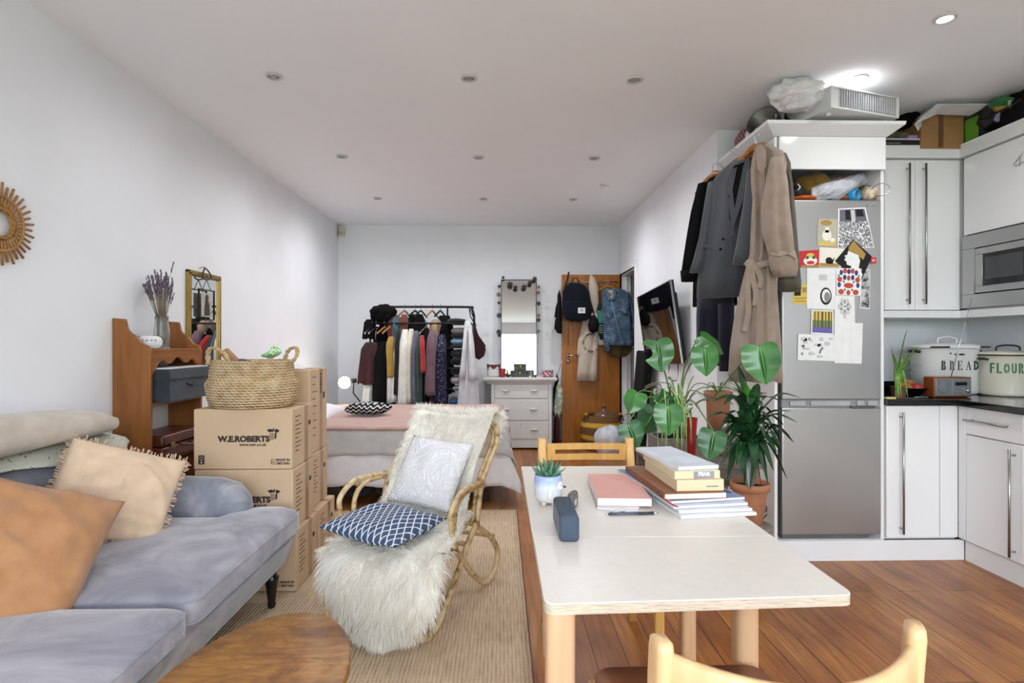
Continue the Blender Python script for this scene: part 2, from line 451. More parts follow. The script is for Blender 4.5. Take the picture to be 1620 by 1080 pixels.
# the wooden room door, opened against the back wall
m_door = wood('orange_wood_veneer', '#a4641f', '#8a4e15', '#b5742c', (14, 14, 1.0), .35, 1.6, bump=.03)
DXa, DXb, DYa = .772, 1.5, 7.085
t = thing('door_1', None, None, (1.5, DYa, 0)); t['kind'] = 'structure'; t['label'] = 'orange wooden door standing open against the back wall'
mb = MB(); mb.box(DXa, DXb, DYa, DYa + .04, .008, 2.115, .003, 1); o = mb.obj('door_panel', m_door, t)
m_chrome = metal('chrome', '#c8c8c8', .18)
hx, hz = WY(899, 562, DYa).x, WY(899, 562, DYa).z
mb = MB(); mb.lathe([(.025, 0), (.025, .006), (.01, .009), (.01, .045)], (hx, DYa, hz), 16, (PI / 2, 0, 0)); mb.tube([(hx, DYa - .045, hz), (hx + .04, DYa - .05, hz), (hx + .12, DYa - .048, hz - .002)], .009, 8)
mb.obj('door_handle', m_chrome, t)
mb = MB(); mb.lathe([(.025, 0), (.025, .008), (.012, .012), (.008, .012)], (hx, DYa, hz - .072), 16, (PI / 2, 0, 0)); mb.obj('lock_rose', metal('dark_steel', '#8d8d90', .3), t)
# ================================================================== kitchen
m_gloss = mat('white_gloss_lacquer', '#ececed', .08, 0, .5, .006, 3)
m_satin = mat('white_satin_panel', '#e8e8e9', .35, 0, .4, .008, 3)
m_steel = mat('brushed_steel', '#b0b0af', .36, .9, .5, .02, 3)
m_bar = metal('satin_bar_steel', '#a9a9a8', .28)
m_black = mat('black_gloss', '#08080a', .12, 0, .5, .0)
m_blackmatte = mat('black_matte', '#101012', .6)
HX0, HX1, HY0 = 1.607, 2.257, 3.30          # tall housing, front plane
FX0, FX1 = 1.652, 2.245
# --- tall fridge housing
t = thing('fridge_housing', 'tall white cabinet surround built around the steel fridge', 'cabinet', ((HX0 + HX1) / 2, 3.6, 0))
mb = MB(); mb.box(HX0, HX0 + .02, HY0, YK, 0, 2.48, .002, 1); mb.obj('side_panel', m_satin, t)
mb = MB(); mb.box(HX1 - .018, HX1 + .002, HY0, YK, .1, 2.48, .002, 1); mb.obj('side_panel', m_satin, t)
mb = MB(); mb.box(HX0 + .02, HX1 - .018, 3.36, YK, 2.40, 2.42); mb.obj('shelf', m_satin, t)
mb = MB(); mb.box(HX0 + .02, HX1 - .018, YK - .02, YK, .1, 2.48); mb.obj('back_panel', m_satin, t)
mb = MB(); mb.box(HX0 + .021, HX1 - .0, HY0 - .02, HY0, 2.285, 2.475, .003); mb.obj('door', m_gloss, t)
mb = MB(); mb.box(HX0 + .02, HX1 - .018, HY0 - .005, YK - .02, .075, .118, .003); mb.obj('base_shelf', m_satin, t)
# sloping cornice along front and left side
mb = MB()
prof = [(0, 2.478), (-.012, 2.48), (-.075, 2.53), (-.078, 2.548), (0, 2.548)]
def corn(o, z): return [(HX0 + o, YK - .03, z), (HX0 + o, HY0 + o, z), (HX1 + .002 - o, HY0 + o, z), (HX1 + .002 - o, 3.6, z)]
P = [corn(o, z) for o, z in prof]
V = [[mb.bm.verts.new(p) for p in r] for r in P]
for i in range(len(V)):
    a, b = V[i], V[(i + 1) % len(V)]
    for k in range(3): mb.face([a[k], a[k + 1], b[k + 1], b[k]])
mb.face([r[0] for r in V]); mb.face([r[3] for r in V][::-1])
mb.obj('cornice', m_satin, t)
mb = MB(); mb.box(HX0 + .0, HX1, HY0 + .0, YK - .02, 2.505, 2.53); mb.obj('top_panel', m_satin, t)
# --- fridge freezer
t = thing('fridge_freezer', 'silver steel fridge freezer covered with postcards', 'fridge', ((FX0 + FX1) / 2, 3.6, .118))
m_side = mat('fridge_side_grey', '#7d7d7f', .5)
FY = 3.30
mb = MB(); mb.box(FX0 + .004, FX1 - .004, FY + .055, 3.93, .135, 2.10, .006); mb.obj('case', m_side, t)
mb = MB(); mb.box(FX0, FX1, FY, FY + .05, .938, 2.112, .008, 3); up = mb.obj('door', m_steel, t)
mb = MB(); mb.box(FX0, FX1, FY, FY + .05, .145, .893, .008, 3); lo = mb.obj('door', m_steel, t)
mb = MB(); mb.box(FX0 + .003, FX1 - .003, FY + .012, FY + .05, .893, .938); 
mb.obj('handle_recess', mat('grey_plastic', '#8b8c8e', .45), t)
mb = MB()
for x0, x1 in ((1.70, 1.795), (1.825, 2.06), (2.10, 2.145), (2.165, 2.225)): mb.box(x0, x1, FY + .002, FY + .02, .902, .93, .003)
mb.obj('grip', mat('grey_plastic_light', '#a7a8aa', .4), t)
mb = MB(); mb.box(2.06, 2.2, FY - .012, FY + .02, .888, .9, .003); mb.obj('hinge', metal('hinge_steel', '#777777', .35), t)
mb = MB(); mb.box(FX0 + .01, FX1 - .06, FY + .02, FY + .05, .118, .145); mb.obj('toe_vent', mat('vent_grey', '#5a5a5c', .5), t)
mb = MB(); mb.cbox((2.16, FY - .001, 2.077), (.014, .002, .012)); mb.cbox((2.2, FY - .001, 2.077), (.04, .0015, .006)); mb.obj('badge', mat('badge_grey', '#8f8f90', .4), t)
# --- cards on the fridge: 2D pictures built as thin printed card with raised ink shapes
CARDY = FY - .0015
def card_pts(pts): return [WY(x, y, FY) for x, y in pts]
def card(label, corners, m, lay=0, inks=(), name='postcard', cat='postcard'):
    "corners tl,tr,br,bl in photo pixels; inks: (material, [(u,v) polygon])"
    q = [WY(x, y, FY) for x, y in corners]; y0 = FY - .0005 - .0012 * lay
    def at(u, v): return q[0] * (1 - u) * (1 - v) + q[1] * u * (1 - v) + q[2] * u * v + q[3] * (1 - u) * v
    c = (q[0] + q[1] + q[2] + q[3]) / 4
    t = thing(name, label, cat, (c.x, y0, c.z), 0, None)
    mb = MB(); mb.prism([(p.x, p.z) for p in q], 'y', y0 - .0008, y0); mb.obj('card', m, t)
    by = {}
    for im, poly in inks: by.setdefault(im.name, (im, []))[1].append(poly)
    k = 0
    for im, polys in by.values():
        mb = MB(); k += 1
        for poly in polys:
            pp = [at(u, v) for u, v in poly]
            mb.prism([(p.x, p.z) for p in pp], 'y', y0 - .0009 - .00012 * k, y0 - .0007)
        mb.obj('printed_picture', im, t)
    return t
def ell(cx, cy, rx, ry, n=16, a0=0, a1=2 * PI): return [(cx + rx * math.cos(a0 + (a1 - a0) * k / n), cy + ry * math.sin(a0 + (a1 - a0) * k / n)) for k in range(n + (0 if abs(a1 - a0 - 2 * PI) < 1e-6 else 1))]
def rc(a, b, c, d): return [(a, b), (c, b), (c, d), (a, d)]
P_ = lambda n, c, r=.6, **k: mat(n, c, r, 0, .3, .02, 20, **k)
pw, pk, pr, pcream, pgold = P_('paper_white', '#e9e9e8'), P_('ink_black', '#1b1a1c'), P_('ink_red', '#c8343a'), P_('paper_cream', '#ece6d8'), P_('ink_gold', '#a98a4b')
pyel, pblue, pgreen, pgrey, plg = P_('ink_yellow', '#d9bd5b'), P_('ink_blue', '#4a5290'), P_('ink_green', '#6f8a4d'), P_('ink_grey', '#8a8a8c'), P_('ink_pale_grey', '#c6c6c8')
ppur = P_('ink_purple', '#6c62a8'); ppink = P_('ink_pink', '#d7a9a5')
def photo_mat(name, cols, scale, kind='vor'):
    t = NT(name); v = t.co()
    if kind == 'vor':
        x = t.new('ShaderNodeTexVoronoi'); t.link(v, x.inputs['Vector']); x.inputs['Scale'].default_value = scale
        f = t.math('ADD', t.math('MULTIPLY', x.outputs['Distance'], .9), t.math('MULTIPLY', t.noise(v, scale * 2, 3), .5))
    else: f = t.noise(v, scale, 5)
    n = len(cols)
    return t.set(t.ramp(f, [(.2 + .6 * i / (n - 1), c) for i, c in enumerate(cols)], 'CONSTANT' if kind == 'vor' else 'LINEAR'), .55, 0, .3)
crowd = photo_mat('crowd_photo', ['#2a2a2e', '#d8d8da', '#8d8d92', '#1e1e22', '#e6e6e8'], 95)
card('black and white crowd photo card at the top of the fridge door', [(1326, 330), (1369, 328), (1383, 392), (1325, 391)], pw, 0,
     [(crowd, rc(.03, .34, .98, .99)), (P_('ink_violet_grey', '#6a6474'), rc(.05, .03, .95, .34)), (pk, rc(.25, .05, .42, .3)), (pk, rc(.62, .04, .88, .22)), (plg, rc(.45, .05, .58, .34))])
card('still life postcard of a white jug and fruit', [(1294, 346), (1325, 347), (1323, 390), (1292, 389)], P_('still_life_ground', '#b9b3a4'), 1,
     [(pyel, rc(.06, .84, .95, .97)), (pcream, ell(.48, .6, .24, .2)), (pcream, rc(.38, .3, .58, .5)), (pgold, ell(.42, .14, .3, .1)), (pyel, ell(.4, .08, .13, .06)), (pcream, ell(.78, .76, .14, .08))])
card('red postcard of a festival lion face', [(1264, 397), (1296, 395), (1296, 423), (1264, 423)], pr, 1,
     [(pw, ell(.55, .62, .34, .26)), (pyel, ell(.55, .3, .2, .14)), (pgreen, ell(.4, .42, .09, .1)), (pgreen, ell(.72, .42, .09, .1)), (pk, ell(.4, .42, .04, .05)), (pk, ell(.72, .42, .04, .05)), (pr, ell(.56, .72, .2, .1)), (pgold, rc(.1, .86, 1, 1))])
card('cream postcard with a small dark snail', [(1296, 391), (1336, 393), (1330, 423), (1295, 422)], pcream, 2,
     [(pgold, rc(.02, .8, .9, .98)), (pk, ell(.42, .66, .15, .17)), (pk, [(.28, .8), (.6, .84), (.66, .46), (.58, .6), (.5, .75)])])
card('black diamond-turned card with a white profile head', [(1349, 379), (1379, 406), (1360, 447), (1320, 413)], pk, 3,
     [(pgold, [(.04, .02), (.72, .08), (.75, .3), (.3, .34), (.2, .5), (.05, .3)]), (pw, [(.12, .42), (.3, .36), (.5, .3), (.66, .4), (.74, .62), (.96, .72), (.98, .98), (.6, .96), (.5, .76), (.36, .82), (.28, .74), (.2, .76), (.2, .66), (.12, .64), (.18, .54)])])
card('small round red sticker card at the right of the profile card', [(1377, 407), (1385, 407), (1385, 417), (1377, 417)], pr, 4, [(pw, rc(.2, .35, .8, .45)), (pw, rc(.2, .55, .7, .65))], 'sticker', 'sticker')
card('large white sheet with a dark spiral drawing', [(1276, 424), (1322, 424), (1321, 490), (1276, 488)], pw, 2,
     [(pk, ell(.66, .68, .2, .21, 22)), (pw, ell(.67, .67, .15, .16, 22)), (pgrey, ell(.7, .7, .1, .12, 18)), (pk, ell(.62, .72, .07, .09)), (plg, rc(.42, .16, .7, .3))], 'drawing_sheet', 'drawing')
fl = [(P_('folk_blue', '#38457f'), ell(x, y, .07, .1)) for x, y in ((.2, .16), (.8, .16), (.34, .34), (.66, .34), (.5, .12), (.12, .62), (.88, .62))]
fr = [(P_('folk_red', '#c24a3f'), ell(x, y, rx, .1)) for x, y, rx in ((.5, .64, .2), (.14, .42, .1), (.86, .42, .1), (.2, .88, .12), (.8, .88, .12), (.35, .1, .08), (.65, .1, .08), (.5, .36, .07), (.5, .9, .08))]
fg = [(pgreen, ell(x, y, .04, .05)) for x, y in ((.3, .5), (.7, .5), (.35, .8), (.65, .8), (.1, .28), (.9, .28))]
card('white folk art postcard with red and blue flowers', [(1322, 424), (1362, 425), (1360, 468), (1322, 466)], pw, 4, fl + fr + fg)
card('narrow black and white photo strip at the right edge of the cards', [(1363, 426), (1376, 426), (1375, 489), (1359, 487)], pw, 2,
     [(photo_mat('dark_photo', ['#111113', '#3a3a3d', '#cfcfd1', '#18181a'], 28, 'n'), rc(.07, .02, .95, .97))])
card('yellow leaflet half hidden behind the coat cuff', [(1254, 452), (1277, 449), (1277, 482), (1254, 481)], pyel, 0,
     [(pk, rc(.1, .2, .55, .55)), (pgold, rc(.65, .15, .95, .4)), (pgold, rc(.1, .65, .9, .72)), (pgold, rc(.1, .8, .9, .86))], 'leaflet', 'leaflet')
card('white note with a grey flower print beside the spiral drawing', [(1320, 467), (1351, 468), (1352, 511), (1319, 511)], pw, 3,
     [(plg, ell(.5 + .22 * math.cos(a), .4 + .2 * math.sin(a), .13, .12)) for a in (0, 1.05, 2.1, 3.14, 4.2, 5.24)] + [(pgrey, rc(.44, .36, .62, .42)), (plg, ell(.5, .75, .08, .09))], 'note', 'note')
wd = [(P_('bark_ink', '#5d5147'), rc(x, .06, x + w_, .72)) for x, w_ in ((.14, .05), (.28, .06), (.45, .09), (.62, .05), (.75, .07), (.88, .04))]
card('woodland postcard of trees over bluebells', [(1283, 490), (1318, 491), (1318, 530), (1282, 528)], pw, 3, [(pyel, rc(.06, .04, .94, .42)), (pgreen, rc(.06, .42, .94, .7)), (ppur, rc(.06, .7, .94, .93))] + wd)
fb = []
for k in range(16): fb.append((plg, ell(.1 + .8 * random.random(), .12 + .76 * random.random(), .035 + .03 * (k % 3), .05 + .035 * (k % 2))))
for x, y in ((.62, .6), (.66, .52), (.6, .68), (.12, .76), (.3, .18)): fb.append((pgrey, ell(x, y, .03, .06)))
card('pale floral patterned sheet low on the fridge door', [(1262, 528), (1321, 530), (1319, 571), (1261, 569)], pw, 3, fb, 'patterned_sheet', 'sheet')
card('blank white sheet of paper lowest on the fridge door', [(1319, 511), (1364, 511), (1362, 575), (1319, 574)], pw, 4, [(plg, rc(.28, .05, .285, .95)), (plg, rc(.6, .05, .605, .95))], 'paper_sheet', 'paper')

# --- worktop and base units
CYF, CXF = 3.262, 2.665
def granite():
    t = NT('black_granite'); v = t.co()
    c = t.ramp(t.noise(v, 210, 4), [(.45, '#070708'), (.62, '#131315'), (.74, '#3a3a3c')]); return t.set(c, .06, 0, .55)
mb = MB(); mb.prism([(HX1 + .004, YK), (HX1 + .004, CYF), (CXF, CYF), (CXF, .6), (XK, .6), (XK, YK)], 'z', .908, .943, .004)
solo(mb, 'kitchen_worktop', granite(), 'polished black granite kitchen worktop turning the corner', 'worktop')
mb = MB(); mb.box(HX1 + .01, XK - .016, YK - .015, YK, .943, 1.0, .002, 1); mb.box(XK - .015, XK, .6, YK, .943, 1.0, .002, 1)
solo(mb, 'worktop_upstand', MATS.get('black_granite') or bpy.data.materials['black_granite'], 'low black granite upstand along the wall behind the worktop', 'upstand')
def bar_handle(a, b, off, parent, r=.0065):
    a, b, off = Vector(a), Vector(b), Vector(off)
    mb = MB(); mb.tube([a + off, b + off], r, 10)
    d = (b - a).normalized() * .03
    for p in (a + d, b - d): mb.tube([p, p + off], r * .8, 8)
    return mb.obj('handle', m_bar, parent)
t = thing('base_cabinet', 'white gloss base cabinet with bar handle beside the fridge', 'cabinet', (2.46, 3.6, 0))
mb = MB(); mb.box(HX1 + .006, CXF + .03, 3.315, YK - .02, .115, .906); mb.obj('carcass', m_satin, t)
ax, bx_ = WY(1403, 700, 3.29).x, WY(1487, 700, 3.29).x
mb = MB(); mb.box(ax, bx_, 3.292, 3.314, .128, .902, .003); d = mb.obj('door', m_gloss, t)
hxp = WY(1424, 700, 3.29).x; bar_handle((hxp, 3.292, .157), (hxp, 3.292, .868), (0, -.032, 0), d)
mb = MB(); mb.box(bx_ + .003, CXF + .03, 3.292, 3.314, .128, .902, .002); mb.obj('filler_panel', m_gloss, t)
mb = MB(); mb.box(FX0 - .02, CXF + .055, 3.275, 3.29, 0, .118, .002, 1); mb.obj('plinth', m_satin, t)
t = thing('base_cabinet', 'white gloss base cabinet with a drawer above its door, at the right edge', 'cabinet', (2.98, 2.7, 0))
mb = MB(); mb.box(CXF + .055, XK - .002, 2.872, 3.27, .115, .906); mb.obj('carcass', m_satin, t)
y0, y1 = 3.235, 2.875
mb = MB(); mb.box(CXF + .03, CXF + .052, y1, y0, .128, .742, .003); d = mb.obj('door', m_gloss, t)
bar_handle((CXF + .03, y1 + .045, .15), (CXF + .03, y1 + .045, .715), (-.032, 0, 0), d)
mb = MB(); mb.box(CXF + .03, CXF + .052, y1, y0, .747, .902, .003); d = mb.obj('drawer', m_gloss, t)
bar_handle((CXF + .03, y1 + .06, .83), (CXF + .03, y0 - .02, .83), (-.032, 0, 0), d)
mb = MB(); mb.box(CXF + .03, CXF + .052, y0 + .003, 3.29, .128, .902, .002); mb.obj('filler_panel', m_gloss, t)
mb = MB(); mb.box(CXF + .055, CXF + .07, 2.87, 3.272, 0, .118, .002, 1); mb.obj('plinth', m_satin, t)
t = thing('base_cabinet', 'white gloss base cabinet nearest the viewer beyond the right edge', 'cabinet', (2.98, 1.8, 0))
mb = MB(); mb.box(CXF + .055, XK - .002, .6, 2.868, .115, .906); mb.obj('carcass', m_satin, t)
mb = MB(); mb.box(CXF + .055, CXF + .07, .6, 2.867, 0, .118, .002, 1); mb.obj('plinth', m_satin, t)
for k in range(3):
    b1 = 2.868 - .72 * k; mb = MB(); mb.box(CXF + .03, CXF + .052, b1 - .71, b1, .128, .902, .003); d = mb.obj('door', m_gloss, t)
    bar_handle((CXF + .03, b1 - .66, .15), (CXF + .03, b1 - .66, .8), (-.032, 0, 0), d)
# --- wall units
UYF, UXF, UZ0, UZ1 = 3.63, 2.985, 1.484, 2.455
t = thing('wall_cabinet', 'white gloss two-door wall cabinet above the bread bin', 'cabinet', (2.6, 3.8, UZ0))
mb = MB(); mb.box(HX1 + .004, XK - .01, UYF + .022, YK - .005, UZ0 + .01, UZ1 + .01); mb.obj('carcass', m_satin, t)
xs = [WY(p, 400, UYF).x for p in (1400, 1448, 1519)]
for i, hp in ((0, 1439), (1, 1465)):
    mb = MB(); mb.box(xs[i] + .001, xs[i + 1] - .001, UYF, UYF + .02, UZ0, UZ1, .003); d = mb.obj('door', m_gloss, t)
    hh = WY(hp, 400, UYF - .03).x; bar_handle((hh, UYF, 1.52), (hh, UYF, 2.425), (0, -.032, 0), d)
t = thing('wall_cabinet', 'white gloss wall cabinet with the microwave built in, at the right edge', 'cabinet', (3.15, 2.9, UZ0))
mb = MB(); mb.box(UXF + .022, XK - .003, 2.3, 3.62, 1.985, UZ1 + .01); mb.box(UXF + .022, XK - .003, 2.3, 3.62, UZ0 - .0, UZ0 + .02); mb.box(UXF + .022, XK - .003, 2.3, 2.33, UZ0, 2.4); mb.box(UXF + .022, XK - .003, 3.6, 3.625, UZ0, 2.4); mb.obj('carcass', m_satin, t)
mb = MB(); mb.box(UXF, UXF + .02, 2.95, UYF - .03, 1.96, UZ1, .003); mb.obj('door', m_gloss, t)
mb = MB(); mb.box(UXF, UXF + .02, 2.3, 2.945, 1.96, UZ1, .003); mb.obj('door', m_gloss, t)
# microwave
my0, my1, mz0, mz1 = 2.98, 3.60, 1.492, 1.95
t = thing('microwave', 'built-in steel microwave with black glass door', 'microwave', (3.1, 3.3, mz0))
mb = MB(); mb.box(UXF + .025, XK - .03, my0 + .02, my1 - .02, mz0 + .03, mz1 - .02); mb.obj('case', m_side, t)
def yring(x0, x1, a0, a1, b0, b1, w_, wz):
    mb = MB(); mb.box(x0, x1, a0, a1, b0, b0 + wz, .002, 1); mb.box(x0, x1, a0, a1, b1 - wz, b1, .002, 1); mb.box(x0, x1, a0, a0 + w_, b0 + wz, b1 - wz, .002, 1); mb.box(x0, x1, a1 - w_, a1, b0 + wz, b1 - wz, .002, 1); return mb
yring(UXF - .012, UXF + .02, my0, my1, mz0, mz1, .095, .085).obj('frame', m_steel, t)
yring(UXF - .004, UXF + .02, my0 + .095, my1 - .095, mz0 + .085, mz1 - .085, .006, .006).obj('seal', m_blackmatte, t)
dy = yring(UXF - .014, UXF + .02, my0 + .101, my1 - .101, mz0 + .091, mz1 - .091, .055, .04).obj('door', m_steel, t)
mb = MB(); mb.box(UXF - .012, UXF + .01, my0 + .15, my1 - .15, mz0 + .13, mz1 - .13, .002, 1); mb.obj('glass', m_black, dy)
mb = MB(); mb.box(UXF - .0125, UXF - .01, my0 + .19, my1 - .175, mz0 + .17, mz1 - .155); mb.obj('mesh_window', mat('microwave_mesh', '#3b3d3f', .18, 0, .6), dy)
# cornice and pelmet above and below the wall units
CZ = 2.545
mb = MB()
mb.prism([(HX1 + .06, UYF - .02), (UXF - .02, UYF - .02), (UXF - .02, .9), (UXF + .02, .9), (UXF + .02, UYF + .02), (HX1 + .06, UYF + .02)], 'z', UZ1 + .008, CZ, .004)
solo(mb, 'cabinet_cornice', m_satin, 'white cornice strip running along the top of the wall cabinets', 'cornice')
mb = MB(); mb.prism([(HX1 + .004, UYF - .008), (UXF - .008, UYF - .008), (UXF - .008, .9), (XK - .003, .9), (XK - .003, YK - .004), (HX1 + .004, YK - .004)], 'z', UZ0 - .05, UZ0 - .004, .003)
solo(mb, 'cabinet_pelmet', m_satin, 'white light pelmet along the underside of the wall cabinets', 'pelmet')
mb = MB(); mb.box(UXF + .022, XK - .003, .9, 2.295, UZ0, UZ1); mb.box(UXF, UXF + .02, 1.6, 2.29, UZ0, UZ1, .003); mb.box(UXF, UXF + .02, .9, 1.595, UZ0, UZ1, .003)
solo(mb, 'wall_cabinet', m_gloss, 'white gloss wall cabinet nearest the viewer beyond the right edge', 'cabinet')

# ------------------------------------------------------------------ worktop objects
before_ = set(bpy.data.objects)
m_enamel = mat('white_enamel', '#e6e6e4', .12, 0, .5, .01, 4)
m_cream = mat('cream_enamel', '#dcd8c6', .14, 0, .5, .015, 4)
m_rimblk = mat('chipped_black_rim', '#1d1c1c', .3, var=.3, vscale=40)
m_stencil = mat('stencil_black', '#34383b', .4, var=.15, vscale=60)
m_stgreen = mat('stencil_green', '#1e6b40', .4, var=.2, vscale=60)
# stencil capitals drawn in a 1x1.2 cell, as polygons
def arcband(cx, cy, ro, ri, a0, a1, n=8, ey=1):
    return [(cx + ro * math.cos(R_(a0 + (a1 - a0) * k / n)), cy + ro * ey * math.sin(R_(a0 + (a1 - a0) * k / n))) for k in range(n + 1)] + [(cx + ri * math.cos(R_(a1 + (a0 - a1) * k / n)), cy + ri * ey * math.sin(R_(a1 + (a0 - a1) * k / n))) for k in range(n + 1)]
def serif(x, y): return rc(x - .13, y, x + .25, y + .05)
STEN = {
 'B': [rc(.1, 0, .3, 1), rc(.02, 0, .1, .05), rc(.02, .95, .1, 1), arcband(.4, .76, .26, .1, 90, -80, 8, .92), arcband(.42, .26, .3, .12, 80, -90, 8, .9), rc(.36, .0, .44, .05), rc(.36, .95, .42, 1)],
 'R': [rc(.1, 0, .3, 1), rc(.02, 0, .38, .05), rc(.02, .95, .1, 1), arcband(.4, .74, .28, .1, 90, -80, 8, .94), [(.42, .46), (.56, .44), (.82, .04), (.9, 0), (.66, 0)], rc(.36, .95, .42, 1)],
 'E': [rc(.1, 0, .3, 1), rc(.02, 0, .1, .05), rc(.02, .95, .1, 1), [(.36, .94), (.36, 1), (.74, 1), (.74, .76), (.68, .76), (.6, .94)], [(.36, 0), (.36, .06), (.62, .06), (.72, .26), (.78, .26), (.78, 0)], rc(.36, .48, .56, .54), rc(.54, .4, .59, .62)],
 'A': [[(.5, 1), (.56, 1), (.9, .05), (.68, .05), (.46, .82)], [(.42, .8), (.46, .7), (.24, .05), (.18, .05)], rc(.08, 0, .34, .05), rc(.6, 0, .98, .05), rc(.34, .32, .56, .37)],
 'D': [rc(.1, 0, .3, 1), rc(.02, 0, .1, .05), rc(.02, .95, .1, 1), arcband(.38, .5, .46, .25, 90, 4, 9, 1.08), arcband(.38, .5, .46, .25, -4, -90, 9, 1.08)],
 'F': [rc(.08, 0, .34, 1), [(.4, .86), (.4, 1), (.8, 1), (.8, .84)], rc(.4, .46, .7, .6)],
 'L': [rc(.08, 0, .34, 1), rc(.4, 0, .8, .15)],
 'O': [arcband(.45, .5, .42, .18, 98, 262, 10, 1.19), arcband(.45, .5, .42, .18, 82, -82, 10, 1.19)],
 'U': [[(.06, .3), (.06, 1), (.32, 1), (.32, .3)], [(.56, .3), (.56, 1), (.82, 1), (.82, .3)], arcband(.44, .32, .38, .13, 180, 268, 6, .85), arcband(.44, .32, .38, .13, 272, 360, 6, .85)]}
STEN['R2'] = [rc(.08, 0, .34, 1), arcband(.42, .72, .36, .12, 90, -80, 8, .78), rc(.4, .86, .46, 1), [(.44, .44), (.62, .44), (.9, 0), (.62, 0)]]
def stencil(letters, size, place, m, parent, gap=.32, wd=.8):
    "place(s, h) gives a point and its outward normal for arc length s (centred) and height h"
    mb = MB(); n = len(letters); total = n * wd + (n - 1) * gap; x = -total / 2
    for L in letters:
        for poly in STEN[L]:
            a = [place((x + px * wd) * size, py * size) for px, py in poly]
            mb.bm.faces.ensure_lookup_table()
            A = mb._v([p + q * .0012 for p, q in a]); B = mb._v([p - q * .002 for p, q in a])
            mb.face(A); mb.face(B[::-1])
            for i in range(len(A)): mb.face([A[i], B[i], B[(i + 1) % len(A)], A[(i + 1) % len(A)]])
        x += wd + gap
    return mb.obj('lettering', m, parent)
# bread bin: rounded oblong drum
bl, br = WY(1463, 600, 3.58), WY(1556, 600, 3.58)
bc = Vector(((bl.x + br.x) / 2, 3.66, .9)); bw = (br.x - bl.x); bd = .25; bh = .30
t = thing('bread_bin', 'white enamel bread bin with stencilled BREAD lettering', 'bread bin', bc)
def oval(w_, d_, z, r=.11): return [Vector((bc.x + x, bc.y + y, bc.z + z)) for x, y in rrect(w_, d_, r, 7)]
mb = MB(); mb.loft([oval(bw - .02, bd - .02, .001), oval(bw, bd, .012), oval(bw, bd, bh - .005), oval(bw + .004, bd + .004, bh)]); mb.obj('body', m_enamel, t)
mb = MB(); mb.loft([oval(bw + .024, bd + .024, bh - .008), oval(bw + .03, bd + .03, bh), oval(bw + .024, bd + .024, bh + .008), oval(bw - .05, bd - .05, bh + .022, .1), oval(bw - .16, bd - .14, bh + .03, .05)])
lid = mb.obj('lid', m_enamel, t)
mb = MB(); mb.tube(bez([(bc.x - .062, bc.y - .02, bc.z + bh + .026), (bc.x - .058, bc.y - .02, bc.z + bh + .055), (bc.x, bc.y - .02, bc.z + bh + .068), (bc.x + .058, bc.y - .02, bc.z + bh + .055), (bc.x + .062, bc.y - .02, bc.z + bh + .026)], 5), .009, 8, flat=.6); mb.obj('lid_handle', m_enamel, lid)
mb = MB()
for x0, x1 in ((-.5, -.2), (.32, .5)):
    pts = [Vector((bc.x + bw * (x0 + (x1 - x0) * k / 8), bc.y - bd / 2 - .014 + (.1 * max(0, abs(x0 + (x1 - x0) * k / 8) - .4)) , bc.z + bh + .002)) for k in range(9)]
    mb.tube(pts, .0055, 6)
mb.obj('worn_rim', m_rimblk, lid)
for s in (-1, 1):
    mb = MB(); x = bc.x + s * bw / 2
    mb.tube(bez([(x, bc.y - .04, bc.z + .27), (x + s * .022, bc.y - .03, bc.z + .275), (x + s * .022, bc.y + .03, bc.z + .275), (x, bc.y + .04, bc.z + .27)], 4), .009, 8); mb.obj('side_handle', m_rimblk, t)
mb = MB(); fy = bc.y - bd / 2
for x, z, a, b in ((-.06, .262, .006, .006), (.012, .255, .022, .006), (-.03, .256, .006, .006)): mb.lathe([(0.001, -.0015), (1, -.001), (1, .001)], (bc.x + x, fy, bc.z + z), 12, (PI / 2, 0, 0), sx=a, sy=b)
mb.obj('chipped_spot', m_rimblk, t)
def bread_place(s, h): return Vector((bc.x + .004 + s, fy, bc.z + .157 + h)), Vector((0, -1, 0))
stencil(['B', 'R', 'E', 'A', 'D'], .058, bread_place, m_stencil, t, .21, .68)
# flour bin: round, cream
fc = Vector((3.165, 3.5, .9)); fr_ = .133
t = thing('flour_bin', 'round cream enamel flour bin with green stencilled FLOUR lettering', 'flour bin', fc)
mb = MB(); mb.lathe([(fr_ - .012, .001), (fr_ - .002, .008), (fr_, .02), (fr_, .25), (fr_ + .004, .256)], fc, 40); mb.obj('body', m_cream, t)
mb = MB(); mb.lathe([(fr_ + .01, .25), (fr_ + .013, .258), (fr_ + .008, .266), (fr_ - .03, .275), (.06, .284), (0.001, .285)], fc, 40, caps=(True, False)); lid = mb.obj('lid', m_cream, t)
mb = MB(); mb.tube([fc + Vector((math.cos(a) * (fr_ + .011), math.sin(a) * (fr_ + .011), .254)) for a in [2 * PI * k / 40 for k in range(40)]], .005, 6, closed=True); mb.obj('dark_rim', m_rimblk, lid)
mb = MB(); mb.tube(bez([fc + Vector((-.075, -.02, .275)), fc + Vector((-.068, -.02, .305)), fc + Vector((0, -.02, .314)), fc + Vector((.07, -.02, .305)), fc + Vector((.075, -.02, .275))], 5), .0055, 8, flat=1); mb.obj('lid_handle', m_rimblk, lid)
mb = MB(); x = fc.x - fr_; mb.tube(bez([(x, fc.y - .03, fc.z + .225), (x - .018, fc.y - .02, fc.z + .23), (x - .018, fc.y + .02, fc.z + .23), (x, fc.y + .03, fc.z + .225)], 4), .007, 8); mb.obj('side_handle', m_rimblk, t)
def flour_place(s, h):
    a = -PI / 2 - .66 + s / fr_
    n = Vector((math.cos(a), math.sin(a), 0)); return fc + n * fr_ + Vector((0, 0, .143 + h)), n
stencil(['F', 'L', 'O', 'U', 'R2'], .062, flour_place, m_stgreen, t, .04, .52)
